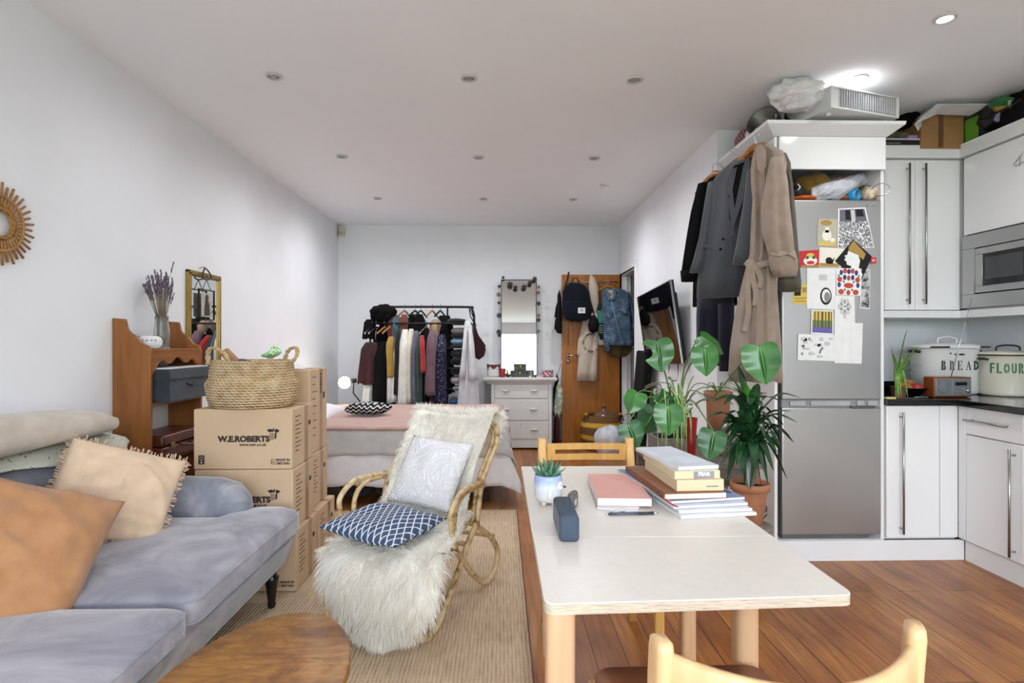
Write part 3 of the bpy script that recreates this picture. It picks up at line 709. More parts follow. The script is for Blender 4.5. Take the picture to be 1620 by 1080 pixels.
# radio
ra, rb = WY(1478, 610, 3.36), WY(1538, 610, 3.36)
rw, rh, rd = rb.x - ra.x, .12, .09; rx, ry = ra.x, 3.36
m_rw = wood('cherry_wood', '#8c4a22', '#6e3516', '#9c5b2d', (2, 14, 14), .35, 3)
m_face = mat('silver_radio_face', '#8f9193', .35, .6, .5, .02)
t = thing('radio', 'small wooden table radio with silver front before the bread bin', 'radio', (rx + rw / 2, ry, .9), .06)
t.rotation_euler = (0, 0, 0)
mb = MB(); mb.box(rx, rx + rw, ry + .004, ry + rd, .903, .903 + rh, .005); mb.obj('case', m_rw, t)
mb = MB(); mb.box(rx + .008, rx + rw - .006, ry - .001, ry + .006, .91, .896 + rh, .003); fp = mb.obj('front_panel', m_face, t)
mb = MB(); mb.lathe([(.034, 0), (.034, .003), (.03, .004), (.0, .0045)], (rx + .052, ry, .962), 24, (PI / 2, 0, 0)); mb.obj('speaker_grille', mat('speaker_mesh', '#6f767d', .6, bump=.5, bscale=900), fp)
mb = MB(); mb.box(rx + rw * .47, rx + rw * .475, ry - .002, ry, .912, .894 + rh); mb.obj('divider', metal('bright_edge', '#cfcfcf', .3), fp)
mb = MB(); mb.box(rx + rw * .55, rx + rw * .86, ry - .003, ry, .973, .994, .001); mb.obj('display', m_black, fp)
for r_ in range(2):
    for c_ in range(3):
        mb = MB(); mb.box(rx + rw * (.54 + .09 * c_), rx + rw * (.6 + .09 * c_), ry - .004, ry, .933 + .018 * r_, .938 + .018 * r_, .001); mb.obj('button', m_chrome, fp)
mb = MB(); mb.lathe([(.011, 0), (.011, .012), (.006, .014), (.0, .014)], (rx + rw * .87, ry, .942), 16, (PI / 2, 0, 0)); mb.obj('dial', m_chrome, fp)
mb = MB()
for fx in (.02, rw - .02): mb.box(rx + fx - .008, rx + fx + .008, ry + .02, ry + rd - .02, .9, .904)
mb.obj('foot', m_blackmatte, t)
mb = MB(); p0, p1 = Vector((rx + rw * .72, ry + rd - .01, .9 + rh)), WY(1537, 484, ry + rd); mb.tube([p0, p0.lerp(p1, .5), p1], [.0028, .0022, .0014], 6); mb.ball(p1, .0035, 8, 6); mb.obj('aerial', m_chrome, t)
# fruit bowl
bcx, bcy = WY(1440, 610, 3.47).x, 3.47
t = thing('fruit_bowl', 'low black bowl on the worktop left of the bread bin', 'bowl', (bcx, bcy, .9))
mb = MB(); mb.lathe([(.04, 0), (.05, .004), (.08, .03), (.093, .052), (.095, .054), (.09, .052), (.077, .031), (.045, .008), (0.001, .007)], (bcx, bcy, .9), 32, caps=(True, False)); mb.obj('shell', m_black, t)
def fruit(c, r, m, lab, cat, sz=.92, name='fruit', stem=True):
    t = thing(name, lab, cat, (c[0], c[1], c[2] - r * sz))
    mb = MB()
    prof = [(r * math.sin(PI * (i + .05) / 12.1) * (1 + .06 * math.cos(PI * i / 12)), -r * sz * math.cos(PI * (i + .05) / 12.1) - (.12 * r if i >= 11 else 0)) for i in range(13)]
    mb.lathe(prof, c, 18); mb.obj('skin', m, t)
    if stem: mb = MB(); mb.tube([(c[0], c[1], c[2] + r * sz * .8), (c[0] + .004, c[1], c[2] + r * sz * 1.1)], .0015, 5); mb.obj('stem', mat('fruit_stem', '#5b4630'), t)
m_apple = mat('red_apple_skin', '#b5382f', .35, var=.25, vscale=20); m_peach = mat('orange_peach_skin', '#b9733c', .5, var=.25, vscale=14); m_onion = mat('brown_onion_skin', '#8f5a34', .5, var=.2, vscale=18)
fruit((bcx + .012, bcy - .04, .95), .034, m_apple, 'red apple at the front of the black fruit bowl', 'apple', name='apple')
fruit((bcx + .04, bcy + .012, .95), .034, m_apple, 'red apple at the right side of the black fruit bowl', 'apple', name='apple')
fruit((bcx - .042, bcy - .018, .952), .036, m_peach, 'orange peach at the left of the black fruit bowl', 'peach', name='peach')
fruit((bcx - .022, bcy + .036, .962), .042, m_onion, 'large brown onion at the back of the black fruit bowl', 'onion', name='onion', sz=.85)
fruit((bcx + .03, bcy + .055, .97), .034, m_peach, 'orange peach behind the red apples in the black bowl', 'peach', name='peach')
# spider plant in a brown square pot
px_, py_ = WY(1421, 610, 3.34).x, 3.34
m_spider = NT('striped_spider_leaf'); _v = m_spider.co(); m_spider = m_spider.set(m_spider.ramp(m_spider.noise(_v, 30, 2), [(.35, '#4d7a26'), (.6, '#6f9c3c'), (.8, '#a9bf78')]), .4, 0, .4)
m_soil = mat('dark_soil', '#2a2019', .95, var=.3, vscale=60, bump=.6)
def blade(mb, path, wid, n=9, fold=.25):
    "long strap leaf along a path with a folded midrib"
    p = bez(path, n); m = len(p); L = []
    for i, q in enumerate(p):
        t_ = (p[min(i + 1, m - 1)] - p[max(i - 1, 0)]).normalized()
        s_ = t_.cross(Vector((0, 0, 1))); s_ = s_.normalized() if s_.length > .05 else Vector((1, 0, 0))
        if i and L and s_.dot(L[-1][3]) < 0: s_ = -s_
        u = i / (m - 1); w_ = wid * min(1, .45 + 2.5 * u) * (1 - u ** 3) + .0006
        up = s_.cross(t_)
        L.append((q - s_ * w_, q - up * w_ * fold, q + s_ * w_, s_))
    A = [mb._v(l[:3]) for l in L]
    for a, b in zip(A, A[1:]):
        mb.face([a[0], a[1], b[1], b[0]], True); mb.face([a[1], a[2], b[2], b[1]], True)
t = thing('spider_plant', 'spider plant with arching striped leaves in a small brown pot', 'plant', (px_, py_, .9))
mb = MB(); mb.lathe([(.034, 0), (.036, .004), (.042, .066), (.044, .07), (.038, .07), (.036, .055)], (px_, py_, .9), 4, (0, 0, PI / 4), caps=(True, False)); mb.obj('pot', mat('brown_pot_glaze', '#7d5a4a', .4, var=.1), t)
mb = MB(); mb.lathe([(.037, .058), (.0, .062)], (px_, py_, .9), 12, caps=(True, False)); mb.obj('soil', m_soil, t)
random.seed(21)
tips = [(1436, 521, .0), (1455, 548, .05), (1460, 580, .02), (1444, 590, .06), (1399, 630, -.1), (1405, 632, -.12), (1412, 628, -.12), (1436, 630, -.1), (1432, 560, .1), (1420, 600, .1), (1403, 560, -.06), (1402, 600, -.1), (1440, 560, -.05), (1425, 625, -.08), (1408, 545, .02), (1415, 615, -.1)]
for i, (tx, ty, dy) in enumerate(tips):
    e = WY(tx, ty + 11, py_ + dy); e.x = max(e.x, HX1 + .03); e.z = max(e.z, .915)
    b = Vector((px_ + rnd(-.012, .012), py_ + rnd(-.012, .012), .96)); top = b.lerp(e, .35) + Vector((0, 0, .06 + .28 * max(.0, (1.12 - e.z))))
    top.z = max(top.z, b.z + .1); top.x = max(top.x, HX1 + .025)
    mb = MB(); blade(mb, [b, b.lerp(top, .6) + Vector((0, 0, .03)), top, top.lerp(e, .6) + Vector((0, 0, .02)), e], .0075); mb.obj('leaf', m_spider, t, fix=False)
# small worktop things
a = WZ(1397, 626, .902); mb = MB(); mb.box(2.262, 2.315, 3.275, 3.295, .9, .912, .003); solo(mb, 'butter_pat', mat('pale_yellow_plastic', '#d8c878', .4), 'yellow strip lying on the worktop edge beside the fridge', 'strip')
t = thing('kitchen_knife', 'steel knife lying on the worktop before the fruit bowl', 'knife', (2.45, 3.36, .9))
mb = MB(); mb.prism([(2.36, 3.325), (2.46, 3.322), (2.465, 3.335), (2.38, 3.34)], 'z', .902, .904); mb.obj('blade', m_chrome, t)
mb = MB(); mb.box(2.462, 2.54, 3.318, 3.338, .9, .911, .004); mb.obj('handle', m_bar, t)
mb = MB(); c = (WY(1561, 612, 3.74).x, 3.74)
mb.grid(lambda u, v: Vector((c[0] - .008 + .016 * math.cos(2 * PI * u) * (1 - .3 * v) + .006 * N3((u * 9, v * 5, 2)), c[1] + .05 * math.sin(2 * PI * u) * (1 - .3 * v), 0.9 + .075 * v + .008 * N3((u * 9, v * 5, 7)))), 20, 8, cu=True)
solo(mb, 'blue_food_bag', mat('blue_wrapper', '#2f4d86', .4, var=.3, vscale=40), 'crumpled blue packet between the bread bin and flour bin', 'packet')
c = (WY(1556, 612, 3.62).x - .002, 0); t = thing('lemon', 'pale yellow lemon on the worktop between the two bins', 'lemon', (c[0] + .002, 3.64, .9)); mb = MB(); mb.lathe([(0.002, -.036), (.008, -.032), (.02, -.02), (.025, 0), (.02, .02), (.008, .032), (.002, .036)], (c[0] + .002, 3.66, .925), 16, (PI / 2, .2, .5)); mb.obj('skin', mat('lemon_skin', '#cdb85c', .45, bump=.3, bscale=300), t)
for o in set(bpy.data.objects) - before_:
    if o.parent is None: o.location.z += .043
# ================================================================== left side of the room
def rug_mat():
    t = NT('woven_jute'); v = t.co(); x, y, z = t.sep(v)
    a = t.math('SINE', t.math('MULTIPLY', x, 2 * PI / .016)); b = t.math('SINE', t.math('ADD', t.math('MULTIPLY', y, 2 * PI / .012), t.math('MULTIPLY', a, 1.2)))
    h = t.math('ADD', t.math('MULTIPLY', a, .5), t.math('MULTIPLY', b, .5))
    n = t.noise(t.co((40, 3, 1)), 3, 4)
    c = t.ramp(t.math('ADD', t.math('MULTIPLY', n, .7), t.math('MULTIPLY', h, .16)), [(.12, '#ab9074'), (.35, '#ddc4a6'), (.62, '#f1e0c6')])
    c = t.mix(t.math('MULTIPLY', t.noise(v, 2.2, 2), .35), c, '#d6bd9f')
    t.bump(t.math('ADD', h, t.math('MULTIPLY', n, .6)), .8, .004); return t.set(c, .95, 0, .15)
mb = MB()
def rugf(u, v):
    x, y = -1.62 + 1.742 * u, .9 + 3.4 * v
    e = .004 * N3((y * 9, 3, 1)) if u > .99 else 0
    return Vector((x + e, y, .011 + .0015 * N3((x * 3, y * 3, 5))))
mb.sheet(rugf, 30, 60, .010)
rug = solo(mb, 'jute_rug', rug_mat(), 'natural woven jute rug lying under the sofa, boxes and rocking chair', 'rug')
RZ = .0125

# ------------------------------------------------------------------ sofa
def velvet(name, c1, c2):
    t = NT(name); v = t.co()
    n = t.noise(t.co((1, 1.0, 1)), 3.2, 5, .6, 1.6)
    c = t.ramp(n, [(.3, c2), (.5, c1), (.72, '#b0aeb6')]); t.bump(t.math('ADD', t.math('MULTIPLY', t.noise(v, 260, 2), .2), t.math('MULTIPLY', n, 2.0)), .45, .006)
    return t.set(c, .8, 0, .2, **{'Sheen Weight': .6, 'Sheen Roughness': .35})
m_vel = velvet('grey_velvet', '#97959f', '#7f7e89')
m_vel_d = velvet('grey_velvet_frame', '#8a8d98', '#777a86')
sofa = thing('sofa', 'grey velvet sofa along the left wall with loose seat cushions', 'sofa', (-1.5, 1.8, RZ))
SX0, SX1, SY0, SY1 = -2.05, -1.0, .45, 2.80
# frame with front rail
mb = MB()
mb.prism([(SX0, .2), (SX1 - .05, .2), (SX1 - .005, .33), (SX1 - .02, .365), (SX0, .365)], 'y', SY0, SY1 + .02, .015)
mb.obj('frame', m_vel_d, sofa)
# back: rounded, sloping
mb = MB()
def backsec(y, k=1.0):
    s = [(-2.05, .36), (-2.05, .70), (-2.03, .78), (-1.97, .825), (-1.89, .825), (-1.82, .79), (-1.77, .70), (-1.72, .5), (-1.70, .36)]
    o = []
    for x, z in s: o.append(Vector((-2.05 + (x + 2.05) * (.35 + .65 * k), y, .36 + (z - .36) * (.82 + .18 * k) - .02 * (1 - k))))
    return o
mb.loft([backsec(y, k) for y, k in ((SY0 + .0, .2), (SY0 + .02, .7), (SY0 + .06, 1), (1.2, 1), (1.8, 1), (2.4, 1), (SY1 - .02, .97), (SY1 + .02, .75), (SY1 + .035, .3))])
mb.obj('backrest', m_vel_d, sofa)
# arms
def arm(yc):
    mb = MB(); R = []
    for x, h, w_ in ((-1.98, .66, .1), (-1.8, .655, .105), (-1.5, .648, .105), (-1.32, .64, .105), (-1.235, .615, .10), (-1.19, .57, .075), (-1.175, .53, .04)):
        z0 = .34; ring = []
        for k in range(20):
            a = 2 * PI * k / 20; c, s_ = math.cos(a), math.sin(a)
            yy = w_ * math.copysign(abs(c) ** .8, c); zz = (h - .12) + .12 * s_ if s_ > 0 else (h - .12) + (h - .12 - z0) * s_ 
            ring.append(Vector((x, yc + yy * (1 if s_ > 0 else (1 - .25 * min(1, -s_ * 1.3))), zz)))
        R.append(ring)
    mb.loft(R); return mb.obj('armrest', m_vel_d, sofa)
arm(2.70); arm(.56)
# seat cushions
def seat_cushion(y0, y1, T=None, seed=0, zt=.46):
    pts = [(-1.72, y0), (-1.0, y0)]
    if T == 'far': out = [(-1.70, y0 + .01), (-.965, y0 + .01), (-.962, y1 + .17), (-1.16, y1 + .17), (-1.165, y1), (-1.70, y1)]
    else: out = [(-1.70, y0), (-.955, y0), (-.955, y1 - .01), (-1.70, y1 - .01)]
    # subdivide and round
    P = []
    n = len(out)
    for i in range(n):
        a, b, c = Vector(out[i - 1]), Vector(out[i]), Vector(out[(i + 1) % n])
        r = min(.06, (b - a).length * .3, (c - b).length * .3)
        d1 = (a - b).normalized(); d2 = (c - b).normalized()
        for k in range(5):
            t = k / 4; p = (b + d1 * r) * (1 - t) ** 2 + b * 2 * t * (1 - t) + (b + d2 * r) * t * t; P.append(p)
        L = (c - b).length - r * 2
        for k in range(1, 5): P.append(b + d2 * (r + L * k / 5))
    cx = sum(p.x for p in P) / len(P); cy = sum(p.y for p in P) / len(P)
    rings = []
    for s_, z in ((.5, .366), (.955, .367), (.985, .378), (.998, .395), (1.0, .42), (.997, zt - .018), (.985, zt - .004), (.955, zt + .008), (.87, zt + .022), (.72, zt + .034), (.5, zt + .042), (.25, zt + .045), (.02, zt + .046)):
        rings.append([Vector((cx + (p.x - cx) * s_, cy + (p.y - cy) * s_, z + (.010 * N3((p.x * s_ * 3.5 + seed, p.y * s_ * 3.5, seed)) if s_ < .95 and z > .42 else 0) + (.006 * N3((p.x * 6, p.y * 6, seed)) if s_ > .98 else 0))) for p in P])
    mb = MB(); mb.loft(rings); c = mb.obj('seat_cushion', m_vel, sofa)
    for z_, s_ in ((zt - .012, .994), (.383, .992)):
        mb = MB(); mb.tube([Vector((cx + (p.x - cx) * s_, cy + (p.y - cy) * s_, z_ + .006 * N3((p.x * 6, p.y * 6, seed)))) for p in P], .0045, 6, closed=True); mb.obj('piping', m_vel_d, c)
seat_cushion(1.80, 2.62, 'far', 1.3, .465)
seat_cushion(.68, 1.80, None, 4.1, .455)
for x, y in ((-1.09, 2.74), (-1.09, .56), (-1.95, 2.74), (-1.95, .56)):
    mb = MB(); mb.lathe([(.016, RZ), (.02, RZ + .012), (.017, RZ + .03), (.03, .14), (.034, .155), (.022, .165), (.022, .19), (.034, .21)], (x, y, 0), 18)
    mb.obj('leg', mat('black_turned_leg', '#131314', .25), sofa)
# patterned throw over the back
m_throw = NT('leaf_print_cloth'); _v = m_throw.co((1, 1, 1)); _x = m_throw.new('ShaderNodeTexVoronoi'); m_throw.link(_v, _x.inputs['Vector']); _x.inputs['Scale'].default_value = 46
m_throw = m_throw.set(m_throw.ramp(m_throw.math('ADD', _x.outputs['Distance'], m_throw.math('MULTIPLY', m_throw.noise(_v, 90, 2), .5)), [(.40, '#6d7d6a'), (.5, '#d3d3c6'), (.8, '#c9cbbd')], 'LINEAR'), .9, 0, .2)
mb = MB()
def throwf(u, v):
    y = 1.15 + 1.66 * u; s_ = v
    prof = [(-2.04, .80), (-2.01, .842), (-1.9, .852), (-1.825, .838), (-1.785, .79), (-1.768, .745)]
    e = 1 - .0 if u < .93 else 1 - .25 * (u - .93) / .07
    t = s_ * (len(prof) - 1) * (.86 + .12 * math.sin(u * 9)) * e; i = min(int(t), len(prof) - 2); f = t - i
    x = prof[i][0] * (1 - f) + prof[i + 1][0] * f; z = prof[i][1] * (1 - f) + prof[i + 1][1] * f
    dz = -.03 * max(0, (u - .9) / .1) ** 2
    return Vector((x + .006 * N3((y * 9, v * 5, 2)), y, z + dz + .005 + .004 * N3((y * 12, v * 8, 6))))
mb.sheet(throwf, 50, 18, .004)
solo(mb, 'leaf_print_throw', m_throw, 'green and white leaf print cloth spread over the top of the sofa back', 'throw')
# folded beige blanket on the sofa back
m_blank = fabric('beige_wool', '#c9bfb2', '#bcb1a3', weave=300, wrinkle=.6, bump=.5)
mb = MB()
R = []
for i in range(26):
    u = i / 25; y = 1.2 + 1.52 * u
    env = min(1, (1 - u) / .16) ** .5 if u > .84 else 1
    hh = (.155 + .03 * math.sin(u * 5 + .4)) * (.25 + .75 * env); ww = (.165 + .008 * math.sin(u * 7)) * (.4 + .6 * env)
    ring = []
    for k in range(26):
        a = 2 * PI * k / 26; c, s_ = math.cos(a), math.sin(a)
        x = -1.872 + ww * math.copysign(abs(c) ** .7, c); z = .862 + hh / 2 + hh / 2 * math.copysign(abs(s_) ** .75, s_) * (1.0 if s_ < 0 else 1 + .12 * c)
        n_ = .010 * N3((y * 4, a * 1.5, 3)) + .005 * N3((y * 11, a * 3, 8))
        ring.append(Vector((x + n_ * c, y, max(.858, z + n_ * s_))))
    R.append(ring)
mb.loft(R)
bl_ = solo(mb, 'wool_blanket', m_blank, 'rolled up beige wool blanket lying on top of the sofa back', 'blanket')
# cushions
m_cream_lin = fabric('cream_linen', '#dfc5aa', '#d6ba9d', weave=380, wrinkle=2.4, bump=.7)
m_tan_lin = fabric('tan_linen', '#b88860', '#ab7b54', weave=380, wrinkle=4, bump=.9)
def scatter_cushion(name, lab, ctr, xax, nrm, w_, h_, t_, m, seed):
    M = frame_mat(ctr, xax, nrm)
    root = thing(name, lab, 'cushion', Vector(ctr))
    mb = MB(); cushion(mb, w_, h_, t_, 44, .05, .03, seed, .02); mb.xf(M); mb.obj('cover', m, root)
    return root, M
c1 = W(182, 779, 2.30)
ua = W(262, 738, 2.42) - W(108, 700, 2.22)
root, M = scatter_cushion('fringed_cushion', 'cream linen cushion with fringed edges leaning on the grey sofa back', c1, ua, (.58, -.66, .48), .43, .38, .14, m_cream_lin, 2.0)
mb = MB(); random.seed(5)
for e in range(4):
    for k in range(58):
        s_ = -1 + 2 * (k + rnd(-.3, .3)) / 57; w2, h2 = .215, .215
        if e == 3 and k % 1 == 0 and False: continue
        pinch = 1 - .05 * (1 - s_ * s_)
        w2, h2 = .21, .185
        p = {0: (s_ * w2, h2 * pinch), 1: (s_ * w2, -h2 * pinch), 2: (-w2 * pinch, s_ * h2), 3: (w2 * pinch, s_ * h2)}[e]
        d = {0: (0, 1), 1: (0, -1), 2: (-1, 0), 3: (1, 0)}[e]
        L = rnd(.018, .032); q = rnd(-.4, .4)
        a = Vector((p[0] - d[0] * .006, p[1] - d[1] * .006, 0)); b = a + Vector((d[0] * L + q * L * abs(d[1]), d[1] * L + q * L * abs(d[0]), rnd(-.008, .012)))
        mb.tube([a, a.lerp(b, .5) + Vector((0, 0, rnd(-.004, .006))), b], [.0016, .0024, .003], 4)
mb.xf(M); mb.obj('fringe', fabric('fringe_thread', '#d8bda0', '#c9a384'), root)
c2 = W(2, 872, 1.78)
scatter_cushion('linen_cushion', 'plain tan linen cushion at the left edge of the grey sofa', c2, W(183, 815, 1.86) - W(0, 770, 1.7), (.55, -.55, .62), .52, .48, .18, m_tan_lin, 7.0)

# ------------------------------------------------------------------ coffee table
m_oak = NT('worn_oak_top'); _g = m_oak.noise(m_oak.co((7, 55, 1), (0, 0, -.75)), 1, 6, .6, .6); _q = m_oak.noise(m_oak.co((3.5, 7, 1), (0, 0, -.75)), 1.7, 6, .7, .6)
_c = m_oak.ramp(_q, [(.32, '#5c3614'), (.46, '#8c5a25'), (.58, '#a97634'), (.7, '#74471b')])
_c = m_oak.mix(m_oak.ramp(_g, [(.42, '#000000'), (.66, '#bbbbbb')]), _c, '#57330f')
_c = m_oak.mix(m_oak.ramp(m_oak.noise(m_oak.co((14, 120, 1), (0, 0, -.5)), 1, 4), [(.66, '#000000'), (.72, '#777777')]), _c, '#c9ad88')
m_oak.bump(_g, .15, .002); m_oak = m_oak.set(_c, .36, 0, .45)
ct = thing('coffee_table', 'oval worn wooden coffee table in the foreground before the sofa', 'table', (-.632, 1.42, RZ))
mb = MB(); n = 56
def ov(s_, z): return [Vector((-.632 + .24 * s_ * math.cos(2 * PI * k / n), 1.42 + .41 * s_ * math.sin(2 * PI * k / n), z)) for k in range(n)]
mb.loft([ov(.9, .392), ov(.985, .396), ov(1.0, .405), ov(.995, .416), ov(.975, .42), ov(.5, .4202), ov(.02, .4203)]); mb.obj('tabletop', m_oak, ct)
for sx in (-1, 1):
    for sy in (-1, 1):
        mb = MB(); mb.tube([(-.632 + sx * .1, 1.42 + sy * .22, .394), (-.632 + sx * .16, 1.42 + sy * .32, RZ)], [.02, .013], 12); mb.obj('leg', m_oak, ct)

# ------------------------------------------------------------------ moving boxes
m_card = NT('cardboard'); _v = m_card.co(); m_card.bump(m_card.noise(m_card.co((1, 1, 60)), 6, 2), .08, .001)
m_card = m_card.set(m_card.ramp(m_card.noise(_v, 3, 4), [(.3, '#c8ab8d'), (.7, '#d1b698')]), .8, 0, .2)
m_tape = mat('brown_parcel_tape', '#a58468', .25, 0, .5, .05, 12)
m_print = mat('black_print', '#2a2320', .7, var=.1)
def open_box_icon(mb, M, s):
    def P(pts, z=.0006):
        vs = mb._v([M @ Vector((x * s, y * s, z)) for x, y in pts]); vb = mb._v([M @ Vector((x * s, y * s, -.001)) for x, y in pts])
        mb.face(vs); mb.face(vb[::-1])
        for i in range(len(vs)): mb.face([vs[i], vb[i], vb[(i + 1) % len(vs)], vs[(i + 1) % len(vs)]])
    for x0 in range(5): P([(-.30 + .16 * x0 * .6, -.55 + .02 * x0), (-.26 + .16 * x0 * .6, -.55 + .02 * x0), (-.26 + .16 * x0 * .6, .18), (-.30 + .16 * x0 * .6, .2)])
    P([(.2, -.46), (.38, -.32), (.38, .26), (.2, .14)])
    P([(-.34, .24), (-.62, .5), (-.18, .62), (.08, .36)]); P([(.14, .34), (.34, .62), (.72, .42), (.44, .2)]); P([(-.1, .3), (.02, .62), (.12, .66), (.2, .6), (.08, .32)])
def carton(label, x0, x1, y0, y1, z0, z1, front=True, side=True, seam='h', logo=True, made=True, lift=0):
    t = thing('moving_box', label, 'box', ((x0 + x1) / 2, (y0 + y1) / 2, z0), 0, 'cardboard moving boxes stacked behind the sofa')
    g = .0015
    mb = MB(); mb.box(x0 + g, x1 - g, y0 + g, y1 - g, z0 + g * .2, z1 - g, .006, 2); mb.obj('carton', m_card, t)
    cx, cz, w_, h_ = (x0 + x1) / 2, (z0 + z1) / 2, x1 - x0, z1 - z0
    MF = Matrix(((1, 0, 0), (0, 0, -1), (0, 1, 0))).to_4x4()
    if logo:
        M = Matrix.Translation((cx + .005, y0 + .0012, cz - .0)) @ MF
        lettering('W.E.ROBERTS', .040, M, m_print, t, .0022, 1.05, name='lettering')
        lettering('www.wer.co.uk', .021, Matrix.Translation((cx + .05, y0 + .0012, cz - .028)) @ MF, m_print, t, .0005)
        mb = MB(); open_box_icon(mb, Matrix.Translation((cx + .15, y0 + .0012, cz + .022)) @ MF, .05); mb.obj('printed_logo', m_print, t)
        mb = MB(); M2 = Matrix.Translation((x0 + .042, y0 + .0012, z0 + .05)) @ MF
        mb.prism([(p[0] + x0 + .042, p[1] + z0 + .05) for p in rrect(.03, .046, .003, 2)], 'y', y0 + .0004, y0 + .002); mb.obj('printed_panel', m_print, t)
        mb = MB(); mb.tube([(x0 + .042 + .008 * math.cos(a), y0 + .0004, z0 + .058 + .008 * math.sin(a)) for a in [2 * PI * k / 14 for k in range(14)]], .0012, 4, closed=True); mb.box(x0 + .036, x0 + .048, y0 + .0001, y0 + .001, z0 + .033, z0 + .037); mb.box(x0 + .04, x0 + .044, y0 + .0001, y0 + .001, z0 + .037, z0 + .048); mb.obj('printed_symbol', m_card, t)
    if made:
        lettering('MADE IN', .017, Matrix.Translation((x1 - .047, y0 + .0012, z0 + .048)) @ MF, m_print, t, .0006)
        lettering('BRITAIN', .017, Matrix.Translation((x1 - .047, y0 + .0012, z0 + .03)) @ MF, m_print, t, .0006)
        mb = MB()
        fx, fz = x1 - .095, z0 + .039
        for a, b, c_, d in ((-.013, .013, .010, .0125), (-.013, .013, -.0125, -.010), (-.013, -.0105, -.01, .01), (-.002, .0145, -.0015, .0015), (-.013, -.002, .003, .005), (-.013, -.002, -.005, -.003)): mb.box(fx + a, fx + b, y0 + .0004, y0 + .002, fz + c_, fz + d)
        mb.obj('printed_flag', m_print, t)
    if side:
        ys = y0 + (y1 - y0) * .28
        mb = MB()
        for k in range(9):
            L = (.075, .05, .09, .06, .08, .045, .085, .07, .05)[k]
            mb.box(x1 - .002, x1 - .0004, y0 + .045, y0 + .045 + L, z1 - .05 - k * (h_ - .11) / 9, z1 - .046 - k * (h_ - .11) / 9)
        mb.obj('printed_lines', m_print, t)
    # parcel tape: down the middle of the side and over the top seam
    ym = (y0 + y1) / 2 + .02
    mb = MB(); mb.box(x1 - .0018, x1 - .0004, ym, ym + .05, z0 + .004, z1 - .006); mb.box(x0 + .006, x1 - .004, ym, ym + .05, z1 - .0018, z1 - .0006); mb.obj('tape', m_tape, t)
    if side:                                              # hand hole
        mb = MB(); mb.box(x1 - .002, x1 - .0003, ym + .062, ym + .092, z0 + h_ * .62, z0 + h_ * .70, .001, 1); mb.obj('hand_hole', mat('hole_dark', '#3a2c22', .9), t)
    return t
bx0, bx1 = -1.555, -1.055
carton('printed cardboard moving box on top of the nearest stack, under the basket', bx0, bx1, 2.915, 3.245, .63, .938)
carton('printed cardboard moving box in the middle of the nearest stack, half behind the sofa arm', bx0 + .004, bx1 + .004, 2.915, 3.245, .321, .63)
carton('cardboard moving box on the floor behind the sofa leg, bottom of the nearest stack', bx0 + .02, bx1 + .025, 2.905, 3.24, RZ, .321)
carton('cardboard moving box on the floor, bottom of the rear stack', -1.54, -1.035, 3.262, 3.592, RZ, .321, logo=False, made=False)
carton('cardboard moving box in the middle of the rear stack', -1.58, -1.078, 3.262, 3.585, .321, .63, logo=False, made=False)
t = carton('tall cardboard moving box standing on end on the rear stack behind the basket', -1.42, -1.082, 3.262, 3.585, .63, 1.12, logo=False, made=False)
lettering('ROBERTS', .03, Matrix.Translation((-1.0822, 3.46, 1.03)) @ Euler((PI / 2, 0, PI / 2)).to_matrix().to_4x4() @ Euler((0, 0, PI / 2)).to_matrix().to_4x4(), m_print, t, .0008)
mb = MB(); mb.grid(lambda u, v: Vector((-1.36 + .22 * u, 3.3 + .2 * v, 1.121 + .03 * math.sin(PI * u) * math.sin(PI * v) + .006 * N3((u * 9, v * 9, 1)))), 14, 14)
solo(mb, 'crumpled_paper', mat('tissue_white', '#dcdcdc', .8), 'crumpled white paper lying on the tall box behind the basket', 'paper')
# ------------------------------------------------------------------ seagrass basket
def seagrass():
    t = NT('seagrass_weave'); v = t.co(); x, y, z = t.sep(v)
    ang = t.math('ARCTAN2', y, x)
    a = t.math('SINE', t.math('MULTIPLY', z, 2 * PI / .0135)); b = t.math('SINE', t.math('ADD', t.math('MULTIPLY', ang, 46), t.math('MULTIPLY', z, 260)))
    h = t.math('ADD', a, t.math('MULTIPLY', b, .6)); n = t.noise(v, 22, 4)
    c = t.ramp(t.math('ADD', t.math('MULTIPLY', h, .14), n), [(.25, '#b3906a'), (.5, '#d6b88e'), (.75, '#e4cfac')])
    t.bump(h, .9, .004); return t.set(c, .8, 0, .25)
bk = Vector((-1.312, 3.045, .939))
t = thing('seagrass_basket', 'round woven seagrass basket with rope handles on the top moving box', 'basket', bk)
mb = MB()
prof = [(.205, 0), (.222, .008), (.236, .05), (.243, .10), (.244, .122), (.236, .135), (.226, .15), (.222, .19), (.216, .232), (.219, .24), (.212, .243), (.206, .235), (.21, .15), (.22, .06), (.2, .02), (.0, .018)]
mb.lathe(prof, bk, 60, sx=.96, sy=.78, caps=(True, False)); mb.obj('body', seagrass(), t)
m_rope = fabric('seagrass_rope', '#cdb389', '#a88a5c', weave=120)
for s, sgn in ((-1, -.9), (1, 1)):
    a = bk + Vector((s * .155 - .02, -.115 if s < 0 else .08, .225)); b = a + Vector((.11 if s < 0 else .06, -.01 if s < 0 else -.06, -.005))
    top = (a + b) / 2 + Vector((-.02 if s < 0 else .045, 0, .085))
    pth = bez([a, a.lerp(top, .7) + Vector((-.02, 0, .01)), top, b.lerp(top, .5) + Vector((.02, 0, .01)), b], 8)
    mb = MB()
    for q in range(2):
        mb.tube([p + Vector((.006 * math.cos(i * .9 + q * PI), .006 * math.sin(i * .9 + q * PI), 0)) for i, p in enumerate(pth)], .007, 6)
    mb.obj('handle', m_rope, t)
t = thing('cardboard_tube', 'brown rolled paper tube sticking out of the seagrass basket', 'tube', bk + Vector((-.02, 0, .1)))
